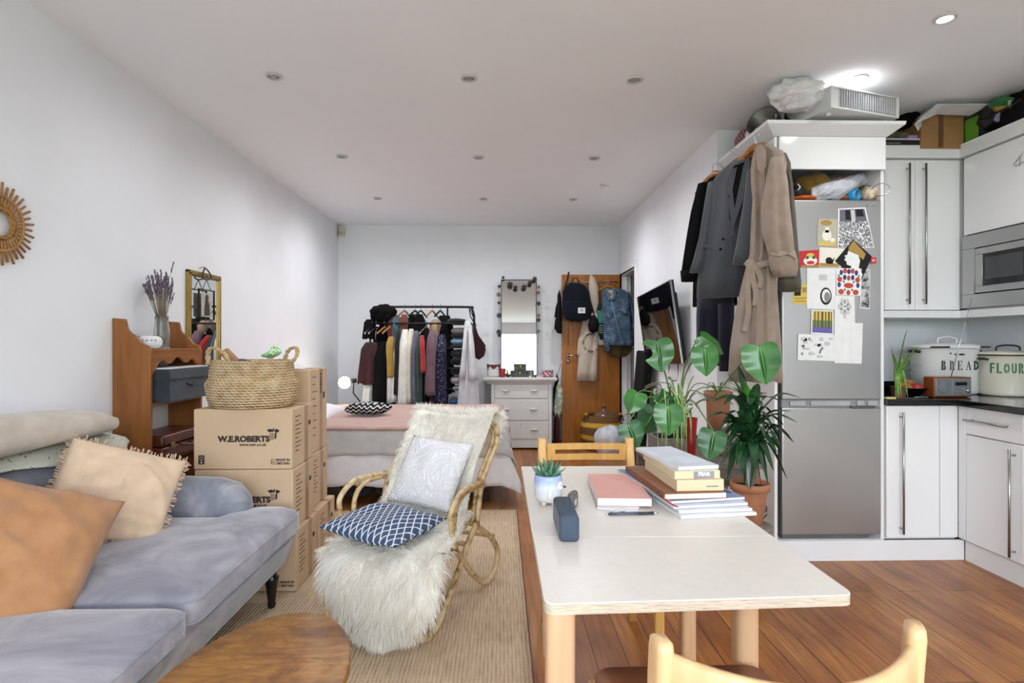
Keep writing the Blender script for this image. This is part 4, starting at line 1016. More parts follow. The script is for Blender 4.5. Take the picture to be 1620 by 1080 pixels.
mb = MB(); a, b = bk + Vector((.02, -.02, .13)), bk + Vector((-.135, -.03, .29)); mb.tube([a, b], .026, 18); mb.obj('roll', mat('kraft_paper', '#a9805c', .7), t)
mb = MB(); cpt = bk + Vector((.085, .03, .22))
mb.grid(lambda u, v: cpt + Vector((.055 * math.cos(2 * PI * u) * math.sin(PI * v * .9 + .1) + .006 * N3((u * 12, v * 9, 1)), .04 * math.sin(2 * PI * u) * math.sin(PI * v * .9 + .1), .05 * v * (1 + .4 * math.cos(2 * PI * u)) + .03)), 22, 10, cu=True)
solo(mb, 'green_print_cloth', photo_mat('green_white_print', ['#4f9a3f', '#dfe8d8', '#5fae4a', '#d8e6cf'], 60), 'bunched green and white printed cloth inside the seagrass basket', 'cloth')
mb = MB(); cp2 = bk + Vector((-.03, -.06, .2))
mb.grid(lambda u, v: cp2 + Vector((.05 * math.cos(2 * PI * u) * math.sin(PI * v * .9 + .1), .05 * math.sin(2 * PI * u) * math.sin(PI * v * .9 + .1), .05 * v + .006 * N3((u * 9, v * 9, 3)))), 18, 8, cu=True)
solo(mb, 'navy_cloth', fabric('navy_cloth', '#23243a'), 'dark navy cloth bundled in the front of the seagrass basket', 'cloth')

# ------------------------------------------------------------------ pine wall shelf unit
m_pine = wood('antique_pine', '#8f5a2c', '#74431c', '#a3692f', (10, 10, 1.1), .4, 2.2)
m_pine_h = wood('antique_pine_across', '#8f5a2c', '#74431c', '#a3692f', (10, 1.1, 10), .4, 2.2)
su = thing('shelf_unit', 'antique pine open shelf unit with curved sides against the left wall', 'shelf unit', (-1.97, 3.35, 0))
def side_outline():
    o = [(-2.068, .0), (-1.868, .0), (-1.868, 1.22), (-1.876, 1.25)]
    for k in range(9): t = k / 8; o.append((-1.885 - .06 * t, 1.255 + .0 + .055 * t ** 2 * 1))
    for k in range(1, 9): t = k / 8; o.append((-1.945 - .055 * math.sin(t * PI / 2), 1.31 + .075 * (1 - math.cos(t * PI / 2))))
    o += [(-2.005, 1.40), (-2.068, 1.405)]
    return o
SYa, SYb = 3.09, 3.60
for y in (SYa, SYb): mb = MB(); mb.prism(side_outline(), 'y', y - .011, y + .011, .003); mb.obj('side_panel', m_pine, su)
for z in (1.238, .945, .63, .32, .05): mb = MB(); mb.box(-2.066, -1.872, SYa + .011, SYb - .011, z - .018, z, .002, 1); mb.obj('shelf', m_pine_h, su)
pts = [(SYa + .011, 1.22), (SYb - .011, 1.22), (SYb - .011, 1.10)]
L = SYb - SYa - .022
for k in range(33):
    t = 1 - k / 32; yy = SYa + .011 + L * t; e = abs(t - .5) * 2
    pts.append((yy, 1.175 + .018 * math.cos(3 * PI * e) - .055 * e ** 3))
mb = MB(); mb.prism(pts, 'x', -1.882, -1.868, .0015); mb.obj('fascia', m_pine_h, su)
# things on the shelf
t = thing('glass_vase', 'slim ribbed glass vase holding dried lavender on the pine shelf', 'vase', (-1.955, 3.33, 1.238))
vx, vy, vz = -1.955, 3.33, 1.239
m_glass = NT('clear_glass'); m_glass = m_glass.set('#eef2f0', .05, 0, .5, **{'Transmission Weight': .92, 'IOR': 1.3})
mb = MB(); mb.lathe([(.04, 0), (.042, .006), (.042, .10), (.036, .135), (.034, .18), (.037, .186), (.033, .186), (.031, .14), (.038, .1), (.038, .01), (.0, .008)], (vx, vy, vz), 28, caps=(True, False)); mb.obj('body', m_glass, t)
t = thing('dried_lavender', 'bunch of dried grey-purple lavender standing in the glass vase', 'dried flowers', (vx, vy, vz + .012))
m_lstem, m_lav = mat('lavender_stem', '#8d8168', .9, var=.15), mat('dried_lavender_bud', '#6b6270', .95, var=.3, vscale=60)
random.seed(11); ms, mf = MB(), MB()
for k in range(85):
    a, r = rnd(0, 2 * PI), rnd(0, 1) ** .5
    b = Vector((vx + .022 * r * math.cos(a), vy + .022 * r * math.sin(a), vz + .02)); m_ = Vector((vx + .026 * r * math.cos(a), vy + .026 * r * math.sin(a), vz + .18))
    e = Vector((vx + .085 * r * math.cos(a) - .012, vy + .085 * r * math.sin(a), vz + rnd(.36, .47) - .05 * r))
    if k == 0: e = Vector((vx + .07, vy, vz + .5))
    e.x = max(e.x, XL + .02)
    ms.tube([b, m_, e], .0011, 4, caps=False)
    d = (e - m_).normalized()
    for q in range(rndi(5, 9) if False else 6):
        p = e - d * (.004 + q * .011) + Vector((rnd(-.003, .003), rnd(-.003, .003), 0)); mf.ball(p, rnd(.0035, .0055), 5, 3, sz=1.5)
o = ms.obj('stems', m_lstem, t); o['kind'] = 'stuff'; o = mf.obj('flower_heads', m_lav, t); o['kind'] = 'stuff'
t = thing('alarm_clock', 'white oval digital alarm clock on the pine shelf beside the vase', 'clock', (-1.955, 3.215, 1.238))
Mc = Matrix.Translation((-1.945, 3.20, 1.239 + .036)) @ Euler((PI / 2, 0, .5)).to_matrix().to_4x4()
mb = MB(); mb.loft([[Mc @ Vector((x * s_, y * s_, z)) for x, y in rrect(.125, .072, .034, 6)] for s_, z in ((.9, -.03), (1, -.02), (1, .012), (.93, .022))]); mb.obj('case', mat('white_plastic', '#dededf', .35), t)
mb = MB()
for k in range(4): mb.lathe([(.006, .0), (.0055, .003), (0, .0032)], Mc @ Vector((-.03 + .02 * k, .012, .0225)), 10, (PI / 2, 0, .5))
mb.obj('button', mat('button_grey', '#a9a9ab', .5), t)
mb = MB(); mb.box(-.03, .03, -.018, -.004, .021, .0235, M=Mc); mb.obj('display', mat('pale_display', '#b9bcb8', .2), t)
mb = MB(); mb.box(-2.04, -1.99, 3.235, 3.27, 1.239, 1.31, .005); solo(mb, 'dark_case', m_blackmatte, 'thin dark case standing behind the white alarm clock', 'case')
t = thing('storage_box', 'charcoal fabric storage box with pale rim on the middle pine shelf', 'box', (-1.92, 3.345, .946))
m_char = fabric('charcoal_felt', '#3b4049', '#31363f', weave=300)
mb = MB(); mb.box(-2.045, -1.80, 3.135, 3.555, .946, 1.09, .008); mb.obj('base', m_char, t)
mb = MB(); mb.box(-2.052, -1.792, 3.128, 3.562, 1.07, 1.128, .006); lid = mb.obj('lid', m_char, t)
mb = MB(); mb.box(-2.045, -1.80, 3.14, 3.55, 1.128, 1.134, .002); mb.obj('rim', mat('pale_rim', '#d4d6d8', .6), lid)
mb = MB(); mb.tube(bez([(-1.795, 3.3, 1.04), (-1.788, 3.345, 1.028), (-1.795, 3.39, 1.04)], 5), .005, 6); mb.obj('pull', m_blackmatte, t)
t = thing('suitcase', 'small brown leather suitcase on the lower pine shelf', 'suitcase', (-1.93, 3.34, .631))
m_leath = mat('brown_leather', '#5a2b1f', .35, var=.2, vscale=16, bump=.3, bscale=200)
mb = MB(); mb.box(-2.05, -1.83, 3.13, 3.56, .632, .70, .012, 3); mb.obj('base', m_leath, t)
mb = MB(); mb.box(-2.05, -1.83, 3.13, 3.56, .703, .765, .014, 3); mb.obj('lid', m_leath, t)
for y in (3.22, 3.46): mb = MB(); mb.box(-1.832, -1.824, y - .018, y + .018, .685, .72, .002); mb.obj('clasp', metal('aged_brass', '#9b8a62', .35), t)
mb = MB(); mb.tube(bez([(-1.83, 3.29, .70), (-1.80, 3.3, .69), (-1.795, 3.34, .685), (-1.80, 3.38, .69), (-1.83, 3.39, .70)], 4), .007, 8); mb.obj('handle', m_leath, t)
mb = MB(); mb.grid(lambda u, v: Vector((-1.88 + .05 * u + .008 * N3((u * 4, v * 4, 2)), 3.2 + .3 * v, .332 + .13 * math.sin(PI * u * .7 + .3) + .02 * N3((u * 3, v * 5, 7)))), 10, 18)
solo(mb, 'red_cloth', fabric('brick_red_cloth', '#7b2f2a'), 'red cloth bundle on the lowest visible pine shelf', 'cloth')
# gold mirror hung on the wall behind
gy0, gy1, gz0, gz1 = WX(298, 500, -2.05).y, WX(350, 500, -2.05).y, .96, 1.757
m_gold = metal('antique_gold', '#a08850', .38)
m_mirror = mat('mirror_silvering', '#d9dcdc', .02, 1, .5, 0)
t = thing('gold_mirror', 'narrow gold framed mirror hanging on the left wall behind the boxes', 'mirror', (-2.055, (gy0 + gy1) / 2, gz0))
mb = MB()
for k, (o_, x_) in enumerate(((0, -2.05), (.012, -2.043), (.026, -2.052))):
    a0, a1, b0, b1 = gy0 + o_, gy1 - o_, gz0 + o_, gz1 - o_; w_ = .02 if k < 2 else .012
    mb.box(-2.069, x_, a0, a0 + w_, b0, b1, .003, 1); mb.box(-2.069, x_, a1 - w_, a1, b0, b1, .003, 1); mb.box(-2.069, x_, a0, a1, b0, b0 + w_, .003, 1); mb.box(-2.069, x_, a0, a1, b1 - w_, b1, .003, 1)
mb.obj('frame', m_gold, t)
mb = MB(); mb.box(-2.069, -2.058, gy0 + .03, gy1 - .03, gz0 + .03, gz1 - .03); mb.obj('glass', m_mirror, t)
mb = MB(); yc = WX(322, 430, -2.04).y; mb.tube([(-2.07, yc, gz1 + .03), (-2.03, yc, gz1 + .035)], .003, 6); mb.obj('nail', m_gold, t)
t = thing('photo_ornament', 'small hanging glass photo frame on a dark ribbon over the gold mirror', 'photo frame', (-2.035, yc, 1.53))
q = WX(327, 482, -2.03); fw, fh = .062, .105
m_ribbon = fabric('dark_red_ribbon', '#4a2c25')
mb = MB(); mb.tube(bez([(-2.032, yc, gz1 + .03), (-2.03, yc + .05, gz1 + .01), (-2.03, yc + .085, gz1 - .03), (-2.03, yc + .02, gz1 - .05), (-2.032, yc - .03, gz1 - .035), (-2.032, yc, gz1 + .03)], 6), .005, 6); mb.obj('ribbon', m_ribbon, t)
mb = MB(); mb.tube([(-2.03, q.y - .06, q.z + fh * .9), (-2.03, yc + .02, gz1 - .05), (-2.03, q.y + .06, q.z + fh * .9)], .0025, 5); mb.obj('chain', m_blackmatte, t)
mb = MB()
for a, b, c_, d in ((-1, -.92, -1, 1), (.92, 1, -1, 1), (-1, 1, -1, -.94), (-1, 1, .94, 1)): mb.box(-2.036, -2.026, q.y + a * fw * 1.7, q.y + b * fw * 1.7, q.z + c_ * fh, q.z + d * fh)
mb.obj('frame', metal('thin_black_metal', '#3a3733', .4), t)
mb = MB(); mb.box(-2.033, -2.029, q.y - fw * 1.1, q.y + fw * 1.1, q.z - fh * .8, q.z + fh * .75); mb.obj('photo', mat('sepia_photo', '#b3aba0', .5, var=.15, vscale=30), t)
mb = MB(); mb.prism([(q.y + y, q.z + z) for y, z in ((-.035, -.075), (.04, -.075), (.035, 0), (.02, .03), (-.02, .03), (-.03, 0))], 'x', -2.0292, -2.028); mb.prism([(q.y + .022 * math.cos(2 * PI * k / 12), q.z + .048 + .022 * math.sin(2 * PI * k / 12)) for k in range(12)], 'x', -2.0292, -2.028); mb.obj('photo_figure', mat('photo_dark', '#39332f', .5), t)
# ------------------------------------------------------------------ rattan sunburst
sc = WX(1, 353, -2.045); sr = .172
m_rat = wood('rattan_cane', '#a87a45', '#7d5428', '#bd9158', (3, 3, 3), .5, 20)
t = thing('rattan_sunburst', 'round rattan sunburst decoration on the left wall at the picture edge', 'wall decoration', (-2.05, sc.y, sc.z))
mb = MB()
for rr in (.058, .112): mb.tube([(-2.045, sc.y + rr * math.cos(2 * PI * k / 40), sc.z + rr * math.sin(2 * PI * k / 40)) for k in range(40)], .006, 8, closed=True)
o = mb.obj('hoop', m_rat, t)
for k in range(38):
    a = 2 * PI * k / 38; c, s_ = math.cos(a), math.sin(a); L = sr if k % 2 else sr * .93
    mb = MB(); mb.tube([(-2.047, sc.y + .05 * c, sc.z + .05 * s_), (-2.05, sc.y + L * c, sc.z + L * s_)], .0055, 6); mb.obj('spoke', m_rat, t)
mb = MB(); mb.tube([(-2.04, sc.y + .06 * math.cos(2 * PI * k / 160) * (1 + .12 * math.sin(k * PI / 2.1)), sc.z + .06 * math.sin(2 * PI * k / 160) * (1 + .12 * math.sin(k * PI / 2.1))) for k in range(160)], .004, 5, closed=True); mb.obj('binding', m_rat, t)
mb = MB(); mb.tube([(-2.047, sc.y + .082 * math.cos(2 * PI * k / 40), sc.z + .082 * math.sin(2 * PI * k / 40)) for k in range(40)], .0045, 6, closed=True); mb.obj('hoop', m_rat, t)
# ================================================================== bed and the far end of the room
m_pinkc = fabric('pink_cotton', '#bb988e', '#b38f85', weave=260, wrinkle=.5, bump=.3)
m_greyc = fabric('light_grey_cotton', '#c6c5c4', '#bcbbba', weave=260, wrinkle=.5, bump=.3)
m_whitec = fabric('white_cotton', '#eae9ee', '#e2e1e7', weave=260, wrinkle=.8, bump=.4)
BX0, BX1, BY0, BY1, BZ = -2.04, -.02, 4.50, 6.02, .585
bed = thing('bed', 'double bed with its head against the left wall behind the boxes', 'bed', ((BX0 + BX1) / 2, (BY0 + BY1) / 2, 0))
mb = MB(); mb.box(BX0 + .02, BX1 - .03, BY0 + .03, BY1 - .03, .21, .33, .01); mb.obj('frame', wood('dark_bed_wood', '#3a2418', '#2a180f', None, (1, 8, 8), .5), bed)
mb = MB(); mb.box(BX0, BX1 - .02, BY0 + .02, BY1 - .02, .33, .555, .05, 4); mb.obj('mattress', m_whitec, bed)
for x in (BX0 + .1, BX1 - .1):
    for y in (BY0 + .1, BY1 - .1): mb = MB(); mb.box(x - .035, x + .035, y - .035, y + .035, 0, .21, .005); mb.obj('leg', bpy.data.materials['dark_bed_wood'], bed)
def drape(name, m, lab, cat, off, dropf, dropr, nx=44, ny=60, amp=.006, seed=0, back=0.0, x0=BX0, flare=.35, hem=.01, y1=None):
    "cloth over the bed, hanging dropf down the front long side and dropr down the right end"
    Lx = BX1 - x0; Ly = (y1 or BY1) - BY0; r = .05
    def f(u, v):
        sx = u * (Lx + dropr); sy = -dropf + v * (dropf + Ly)
        dx = max(0, sx - Lx); dy = max(0, -sy)
        # rounded shoulder
        def sh(d): return (r * math.sin(min(d / r, PI / 2)), r * (1 - math.cos(min(d / r, PI / 2))) + max(0, d - r * PI / 2)) if d > 0 else (0, 0)
        ox, zx = sh(dx); oy, zy = sh(dy)
        z = BZ + off - max(zx, zy) - .15 * min(zx, zy)
        fold = amp * (math.sin(sx * 9 + seed) + .6 * math.sin(sx * 23 + seed * 2)) * min(1, dy / .15) 
        fold2 = amp * 2.2 * (math.sin(sy * 8 + seed) + .5 * math.sin(sy * 21 + 1)) * min(1, dx / .12)
        x = x0 + min(sx, Lx) + ox + off + fold2 + flare * max(0, zx - r) * (.55 + .45 * min(1, dy / .2))
        y = BY0 + max(sy, 0) - oy - off - fold - .12 * max(0, zy - r)
        bump_ = .012 * N3((sx * 2.2 + seed, sy * 2.2, 1)) + .004 * N3((sx * 7, sy * 7, seed)) if dx == 0 and dy == 0 else 0
        h = hem * N3((sx * 5 + seed, sy * 5, 3)) if (v < .02 or u > .98) else 0
        sag = .012 * N3((sx * 3.0, seed, 2)) * min(1, dy / .2)
        return Vector((x, y, z + bump_ * .7 + h + sag + .01))
    mb = MB(); mb.sheet(f, nx, ny, .006)
    return solo(mb, name, m, lab, cat)
drape('white_sheet', m_whitec, 'white sheet hanging lowest around the double bed', 'sheet', .0, .46, .44, seed=1.0, flare=.42)
drape('grey_blanket', m_greyc, 'pale grey blanket draped over the bed between the pink cover and white sheet', 'blanket', .012, .24, .30, seed=2.4, flare=.40)
drape('pink_coverlet', m_pinkc, 'dusty pink cover spread over the top of the bed', 'bed cover', .024, .05, .03, seed=4.1, amp=.004)
mb = MB(); M = Matrix.Translation((-1.72, 5.2, BZ + .06)); cushion(mb, .5, .7, .16, 16); mb.xf(M @ Euler((0, .12, 0)).to_matrix().to_4x4())
solo(mb, 'pillow', m_whitec, 'white pillow at the head of the bed by the left wall', 'pillow')
# black and white bundle on the bed
m_zig = NT('black_white_knit'); _v = m_zig.co(); _x, _y, _z = m_zig.sep(_v)
_h = m_zig.math('SINE', m_zig.math('ADD', m_zig.math('MULTIPLY', _z, 190), m_zig.math('MULTIPLY', m_zig.math('SINE', m_zig.math('MULTIPLY', _x, 120)), 1.7)))
m_zig = m_zig.set(m_zig.ramp(m_zig.math('ADD', _h, m_zig.math('MULTIPLY', m_zig.noise(_v, 40, 2), .6)), [(.62, '#1b1b20'), (.78, '#c5c3c2')]), .9, 0, .2)
q = WZ(582, 655, BZ + .045)
mb = MB()
def bund(u, v):
    a = 2 * PI * u; e = PI * v
    R = (1 + .16 * math.sin(5 * a + 2) * math.sin(e) + .22 * N3((math.cos(a) * 1.7, math.sin(a) * 1.7, v * 3)))
    return Vector((q.x + .2 * R * math.cos(a) * math.sin(e), q.y + .13 * R * math.sin(a) * math.sin(e), BZ + .045 + max(0, .055 - .055 * math.cos(e) * 1.0 + .016 * N3((a, v * 4, 6)))))
mb.grid(bund, 48, 16, cu=True)
solo(mb, 'patterned_jumper', m_zig, 'black and white patterned jumper bundled on the pink bed cover', 'jumper')
# things under the bed
for i, (x0, x1, y0, z1, c, lab) in enumerate(((-1.32, -1.06, 4.62, .175, '#3b4556', 'dark blue plastic bag pushed under the bed beside the boxes'), (-1.04, -.80, 4.66, .17, '#30384a', 'dark blue denim bundle under the bed behind the rocking chair arm'))):
    mb = MB()
    def bagf(u, v, x0=x0, x1=x1, y0=y0, z1=z1, i=i):
        a, e = 2 * PI * u, PI * v
        return Vector(((x0 + x1) / 2 + (x1 - x0) / 2 * math.copysign(abs(math.cos(a)) ** .6, math.cos(a)) * math.sin(e) ** .5 + .012 * N3((a * 2, v * 4, i)), y0 + .2 + .2 * math.copysign(abs(math.sin(a)) ** .6, math.sin(a)) * math.sin(e) ** .5 + .02 * N3((a * 3, v * 5, i + 4)), max(.001, z1 / 2 - z1 / 2 * math.cos(e))))
    mb.grid(bagf, 36, 14, cu=True)
    solo(mb, 'storage_bag' if i == 0 else 'denim_bundle', fabric('under_bed_cloth_%d' % i, c, rough=.5, wrinkle=1.5, bump=.8, vscale=20, var=.25), lab, 'bag' if i == 0 else 'clothes')
# globe lamp
lamp = W(545, 605, 5.95)
t = thing('globe_lamp', 'black desk lamp with a glowing white globe beside the bed', 'lamp', (lamp.x + .17, lamp.y + .27, .50))
LP = Vector((lamp.x + .17, lamp.y + .27, 0))
mb = MB(); mb.ball(lamp, .062, 24, 14); mb.obj('globe', emit('lamp_globe_glow', '#fff4e2', 14.0), t)
mb = MB(); mb.tube([lamp + Vector((.055, .01, .012)), lamp + Vector((.12, .02, .022))], [.026, .022], 14); mb.obj('socket', m_blackmatte, t)
mb = MB(); mb.tube([lamp + Vector((.09, .02, .0)), lamp + Vector((.06, .12, -.12)), (LP.x, LP.y, .53)], .007, 8); mb.obj('arm', m_blackmatte, t)
mb = MB(); mb.lathe([(.09, .50), (.092, .51), (.085, .52), (.012, .53)], LP.to_tuple()[:2] + (0,), 28); mb.obj('base', m_blackmatte, t)
t = thing('bedside_table', 'small dark bedside table hidden behind the bed under the globe lamp', 'table', (LP.x, LP.y, 0))
mb = MB(); mb.box(LP.x - .2, LP.x + .2, LP.y - .15, LP.y + .2, .475, .499, .004); mb.obj('tabletop', bpy.data.materials['dark_bed_wood'], t)
for sx in (-.18, .18):
    for sy in (-.13, .18): mb = MB(); mb.box(LP.x + sx - .015, LP.x + sx + .015, LP.y + sy - .015, LP.y + sy + .015, 0, .475); mb.obj('leg', bpy.data.materials['dark_bed_wood'], t)

# ------------------------------------------------------------------ clothes rail
RY = 6.68                                         # upper bar depth
def rp(px, py, Y=RY): return WY(px, py, Y)
m_railm = mat('black_rail_metal', '#121213', .4, .3)
L0, L1 = rp(592, 486).x, rp(750, 484).x; ZR = rp(690, 485.5).z; ZF = rp(690, 511.5, RY - .2).z
t = thing('clothes_rail', 'black metal double clothes rail standing against the back wall', 'clothes rail', ((L0 + L1) / 2, RY, 0))
mb = MB(); mb.tube(bez([(L0, RY, ZR - .1), (L0 + .02, RY, ZR - .02), (L0 + .08, RY, ZR), (L1 - .1, RY, ZR), (L1 - .03, RY, ZR - .02), (L1, RY, ZR - .1)], 6), .014, 10); mb.obj('top_bar', m_railm, t)
mb = MB(); mb.tube([(L0 + .02, RY - .2, ZF), (L1 - .02, RY - .2, ZF)], .011, 10); mb.obj('front_bar', m_railm, t)
for x in (L0, L1): mb = MB(); mb.tube([(x, RY, .03), (x, RY, ZR - .1)], .014, 10); mb.obj('post', m_railm, t)
xs_ = rp(708, 500).x
mb = MB(); mb.tube([(xs_, RY, .03), (xs_, RY, ZR)], .010, 8); mb.obj('post', m_railm, t)
for x in (L0, xs_, L1): mb = MB(); mb.tube([(x, RY - .24, .03), (x, RY + .2, .03)], .014, 8); mb.tube([(x, RY - .2, .03), (x, RY - .2, ZF)], .011, 8) if x != xs_ else None; mb.obj('foot', m_railm, t)
zz = [rp(720, y).z for y in (512, 549, 580, 612, 640)] 
for z in zz + [.25]: mb = MB(); mb.box(xs_, L1, RY - .18, RY + .18, z - .012, z - .004); mb.obj('shelf', m_railm, t)
def hanger(x, y, z, m, lab, group, ang=PI / 2, w_=.2, tilt=0):
    "hanger whose hook sits on a bar at height z; lies in the plane at ang"
    t = thing('clothes_hanger', lab, 'hanger', (x, y, z), ang, group)
    mb = MB(); mb.tube(bez([(-.018, 0, -.006), (-.012, 0, .014), (.006, 0, .018), (.018, 0, .004), (.012, 0, -.016), (0, 0, -.03), (0, 0, -.06)], 4), .0028, 6); mb.obj('hook', m_chrome if m is not m_railm else m_railm, t, fix=True) if False else None
    a = mb; me = a.obj('hook', m_chrome); me.parent = t
    mb = MB(); mb.tube(bez([(-w_, 0, -.125), (-w_ * .6, 0, -.095), (-.03, 0, -.062), (0, 0, -.057), (.03, 0, -.062), (w_ * .6, 0, -.095), (w_, 0, -.125)], 4), [.009] * 25, 8, flat=1.4)
    me = mb.obj('shoulder', m); me.parent = t
    return t
def hung(name, lab, cat, m, px0, px1, py0, py1, Y, depth=.36, amp=.014, k=5, seed=0, shoulder=True, hem=None, flare=1.0, extra=None, tip=.0):
    "a garment seen edge on: px0..px1 wide, from py0 to py1, hanging at depth Y"
    a, b = rp(px0, py0, Y), rp(px1, py1, Y)
    xc, hw = (a.x + b.x) / 2, abs(b.x - a.x) * .62; z1, z0 = a.z, max(b.z, .06)
    mb = MB(); R = []; n = 12
    for i in range(n + 1):
        u = i / n; z = z1 + (z0 - z1) * u
        w_ = hw * (min(1, .55 + 3.2 * u) if shoulder else 1) * (.9 + .1 * u * flare); d = depth / 2 * (min(1, .25 + 3.5 * u) if shoulder else 1) * (.92 + .08 * u)
        ring = gsect(z, xc + tip * u + .006 * math.sin(seed + u * 4), Y, max(.012, w_), d, min(amp, hw * .5) * min(1, .2 + u), k, seed + u * .6, 44, 2.4, seed)
        if i == n:
            for j, p in enumerate(ring): p.z += .012 * math.sin(j * .9 + seed) + (hem or 0) * (p.x - xc)
        R.append(ring)
    mb.loft(R)
    return solo(mb, name, m, lab, cat)
F = fabric
Yt, Yf = RY, RY - .2
hung('maroon_jumper', 'dark maroon knitted jumper hanging at the left end of the clothes rail', 'jumper', F('maroon_knit', '#3a191d', '#2c1216', wrinkle=.8), 573, 599, 541, 606, Yf - .02, .3, .02, 5, 1, True, flare=2.2)
hung('white_dress', 'white cloth hanging low behind the maroon jumper at the rail end', 'dress', F('soft_white', '#d7d5d2', '#cbc9c6', wrinkle=.6), 577, 594, 604, 642, Yf + .02, .3, .015, 6, 2, True)
hung('black_dress', 'long black dress hanging left of the mustard top on the rail', 'dress', F('black_cloth', '#08080a', '#050506', wrinkle=.7, sheen=0), 594, 621, 540, 645, Yf, .38, .012, 5, 3, True)
hung('black_coat', 'black coat hanging on the upper bar behind the black dress', 'coat', F('black_wool', '#09080a', '#060607', sheen=0), 598, 640, 505, 625, Yt + .05, .4, .012, 5, 8, True)
hung('mustard_shirt', 'short mustard yellow top hanging on the front bar', 'top', F('mustard_cloth', '#a5843b', '#94752f', wrinkle=.5), 614, 626, 532, 595, Yf - .04, .34, .006, 5, 4)
hung('white_shirt', 'white shirt with long tail behind the mustard top', 'shirt', F('soft_white', '#d7d5d2'), 614, 630, 535, 634, Yf, .36, .01, 5, 5, True, hem=.3)
hung('charcoal_shirt', 'charcoal black top between the white shirt and the cream dress', 'top', F('charcoal_cloth', '#1d1e24', '#16171b'), 626, 637, 520, 622, Yf, .38, .006, 5, 6)
hung('cream_dress', 'white gauzy dress, widest pale garment on the clothes rail', 'dress', F('white_gauze', '#dddad4', '#cfccc5', wrinkle=1.2, bump=.6), 634, 647, 521, 641, Yf - .05, .4, .012, 7, 7, True, flare=1.3)
hung('ivory_blouse', 'ivory blouse hanging against the right side of the white dress', 'blouse', F('ivory_gauze', '#d3ccb8', '#c4bda8', wrinkle=1.0, bump=.6), 645, 655, 520, 636, Yf - .03, .38, .01, 6, 2.2)
hung('blue_grey_shirt', 'blue-grey shirt hanging beside the ivory blouse', 'shirt', F('blue_grey_cloth', '#5d6377', '#50566a', wrinkle=.7), 654, 663, 523, 640, Yf - .02, .38, .008, 5, 3.3)
hung('green_dress', 'bottle green dress hanging right of the blue-grey shirt', 'dress', F('bottle_green', '#37493d', '#2c3b31', wrinkle=.7), 661, 670, 530, 642, Yf - .03, .38, .008, 5, 4.4)
hung('red_vest', 'bright red top hanging in the middle of the clothes rail', 'top', F('bright_red', '#b3262c', '#9c1f25'), 665, 673, 530, 587, Yf - .06, .36, .004, 4, 5.5, tip=.02)
hung('dark_dress', 'black dress hanging just right of the bright red top', 'dress', F('black_cloth', '#101013'), 670, 680, 520, 642, Yf, .38, .006, 5, 6.6)
hung('mauve_shirt', 'mauve shirt with rolled sleeve on the clothes rail', 'shirt', F('mauve_cloth', '#6f545c', '#614850', wrinkle=.9), 676, 692, 523, 623, Yf - .06, .36, .01, 5, 7.7, flare=1.5)
hung('plum_skirt', 'plum skirt hanging low under the mauve shirt', 'skirt', F('plum_cloth', '#40283c', '#332030', wrinkle=.7), 682, 701, 618, 645, Yf + .03, .34, .012, 6, 1.7, False)
m_fl = NT('navy_flower_print'); _v = m_fl.co(); _o = m_fl.new('ShaderNodeTexVoronoi'); m_fl.link(_v, _o.inputs['Vector']); _o.inputs['Scale'].default_value = 52
m_fl = m_fl.set(m_fl.ramp(_o.outputs['Distance'], [(.22, '#8c8aa8'), (.34, '#20203a'), (.6, '#1b1b30')]), .9, 0, .2)
hung('navy_floral_dress', 'navy floral print dress at the right end of the hanging clothes', 'dress', m_fl, 691, 706, 528, 641, Yf - .03, .38, .01, 5, 2.8)
hung('black_jacket', 'black jacket on the upper bar just left of the folded clothes shelves', 'jacket', F('black_wool', '#131215'), 690, 716, 499, 620, Yt + .02, .4, .012, 5, 9.1)
hung('red_print_shirt', 'dull red shirt on the upper bar behind the hats', 'shirt', F('dull_red', '#7e2d2c', '#5f2020'), 616, 634, 498, 560, Yt, .36, .008, 5, 3.7)
hung('teal_shirt', 'teal grey top on the upper bar above the white shirt', 'top', F('teal_cloth', '#44616b', '#37515a'), 622, 636, 500, 545, Yt - .04, .36, .008, 5, 4.9)
hung('rust_shirt', 'rust red shirt shoulder showing on the upper bar behind the cream dress', 'shirt', F('rust_cloth', '#7a3a2c', '#63301f'), 634, 646, 497, 560, Yt - .03, .36, .006, 5, 5.9)
hung('black_blouse', 'long black top on the upper bar above and behind the cream dress', 'top', F('black_cloth', '#101013'), 642, 674, 497, 640, Yt, .38, .012, 5, 6.9)
hung('tan_blouse', 'tan blouse on the upper bar above the mauve shirt', 'blouse', F('tan_cloth', '#a48a6d', '#937a5e'), 681, 697, 505, 545, Yt - .06, .34, .01, 5, 7.9)
m_hw = wood('orange_hanger_wood', '#a87740', '#8a5e2e', None, (6, 2, 6), .4, 4)
gh = 'hangers on the clothes rail'
for i, (px, which, m, lab) in enumerate(((609, 'f', m_hw, 'orange wooden hanger holding the black dress'), (617, 'f', m_hw, 'orange wooden hanger above the mustard top'), (590, 'f', m_chrome, 'white wire hanger holding the maroon jumper'), (596, 'f', m_chrome, 'white wire hanger left of the black dress'),
        (640, 't', m_hw, 'wooden hanger on the upper bar behind the white dress'), (684, 't', m_hw, 'wooden hanger on the upper bar above the mauve shirt'), (657, 't', m_railm, 'black hanger on the upper bar in the middle of the rail'), (666, 't', m_railm, 'black hanger on the upper bar above the red top'),
        (697, 't', m_railm, 'black hanger on the upper bar nearest the folded clothes'), (674, 'f', m_chrome, 'thin red hanger beside the mauve shirt' if False else 'thin metal hanger above the bright red top'))):
    Y_ = Yt if which == 't' else Yf; z_ = (ZR if which == 't' else ZF) + .003
    hanger(rp(px, 500, Y_).x, Y_, z_ + .008, m, lab, gh, PI / 2 - .25, .19)
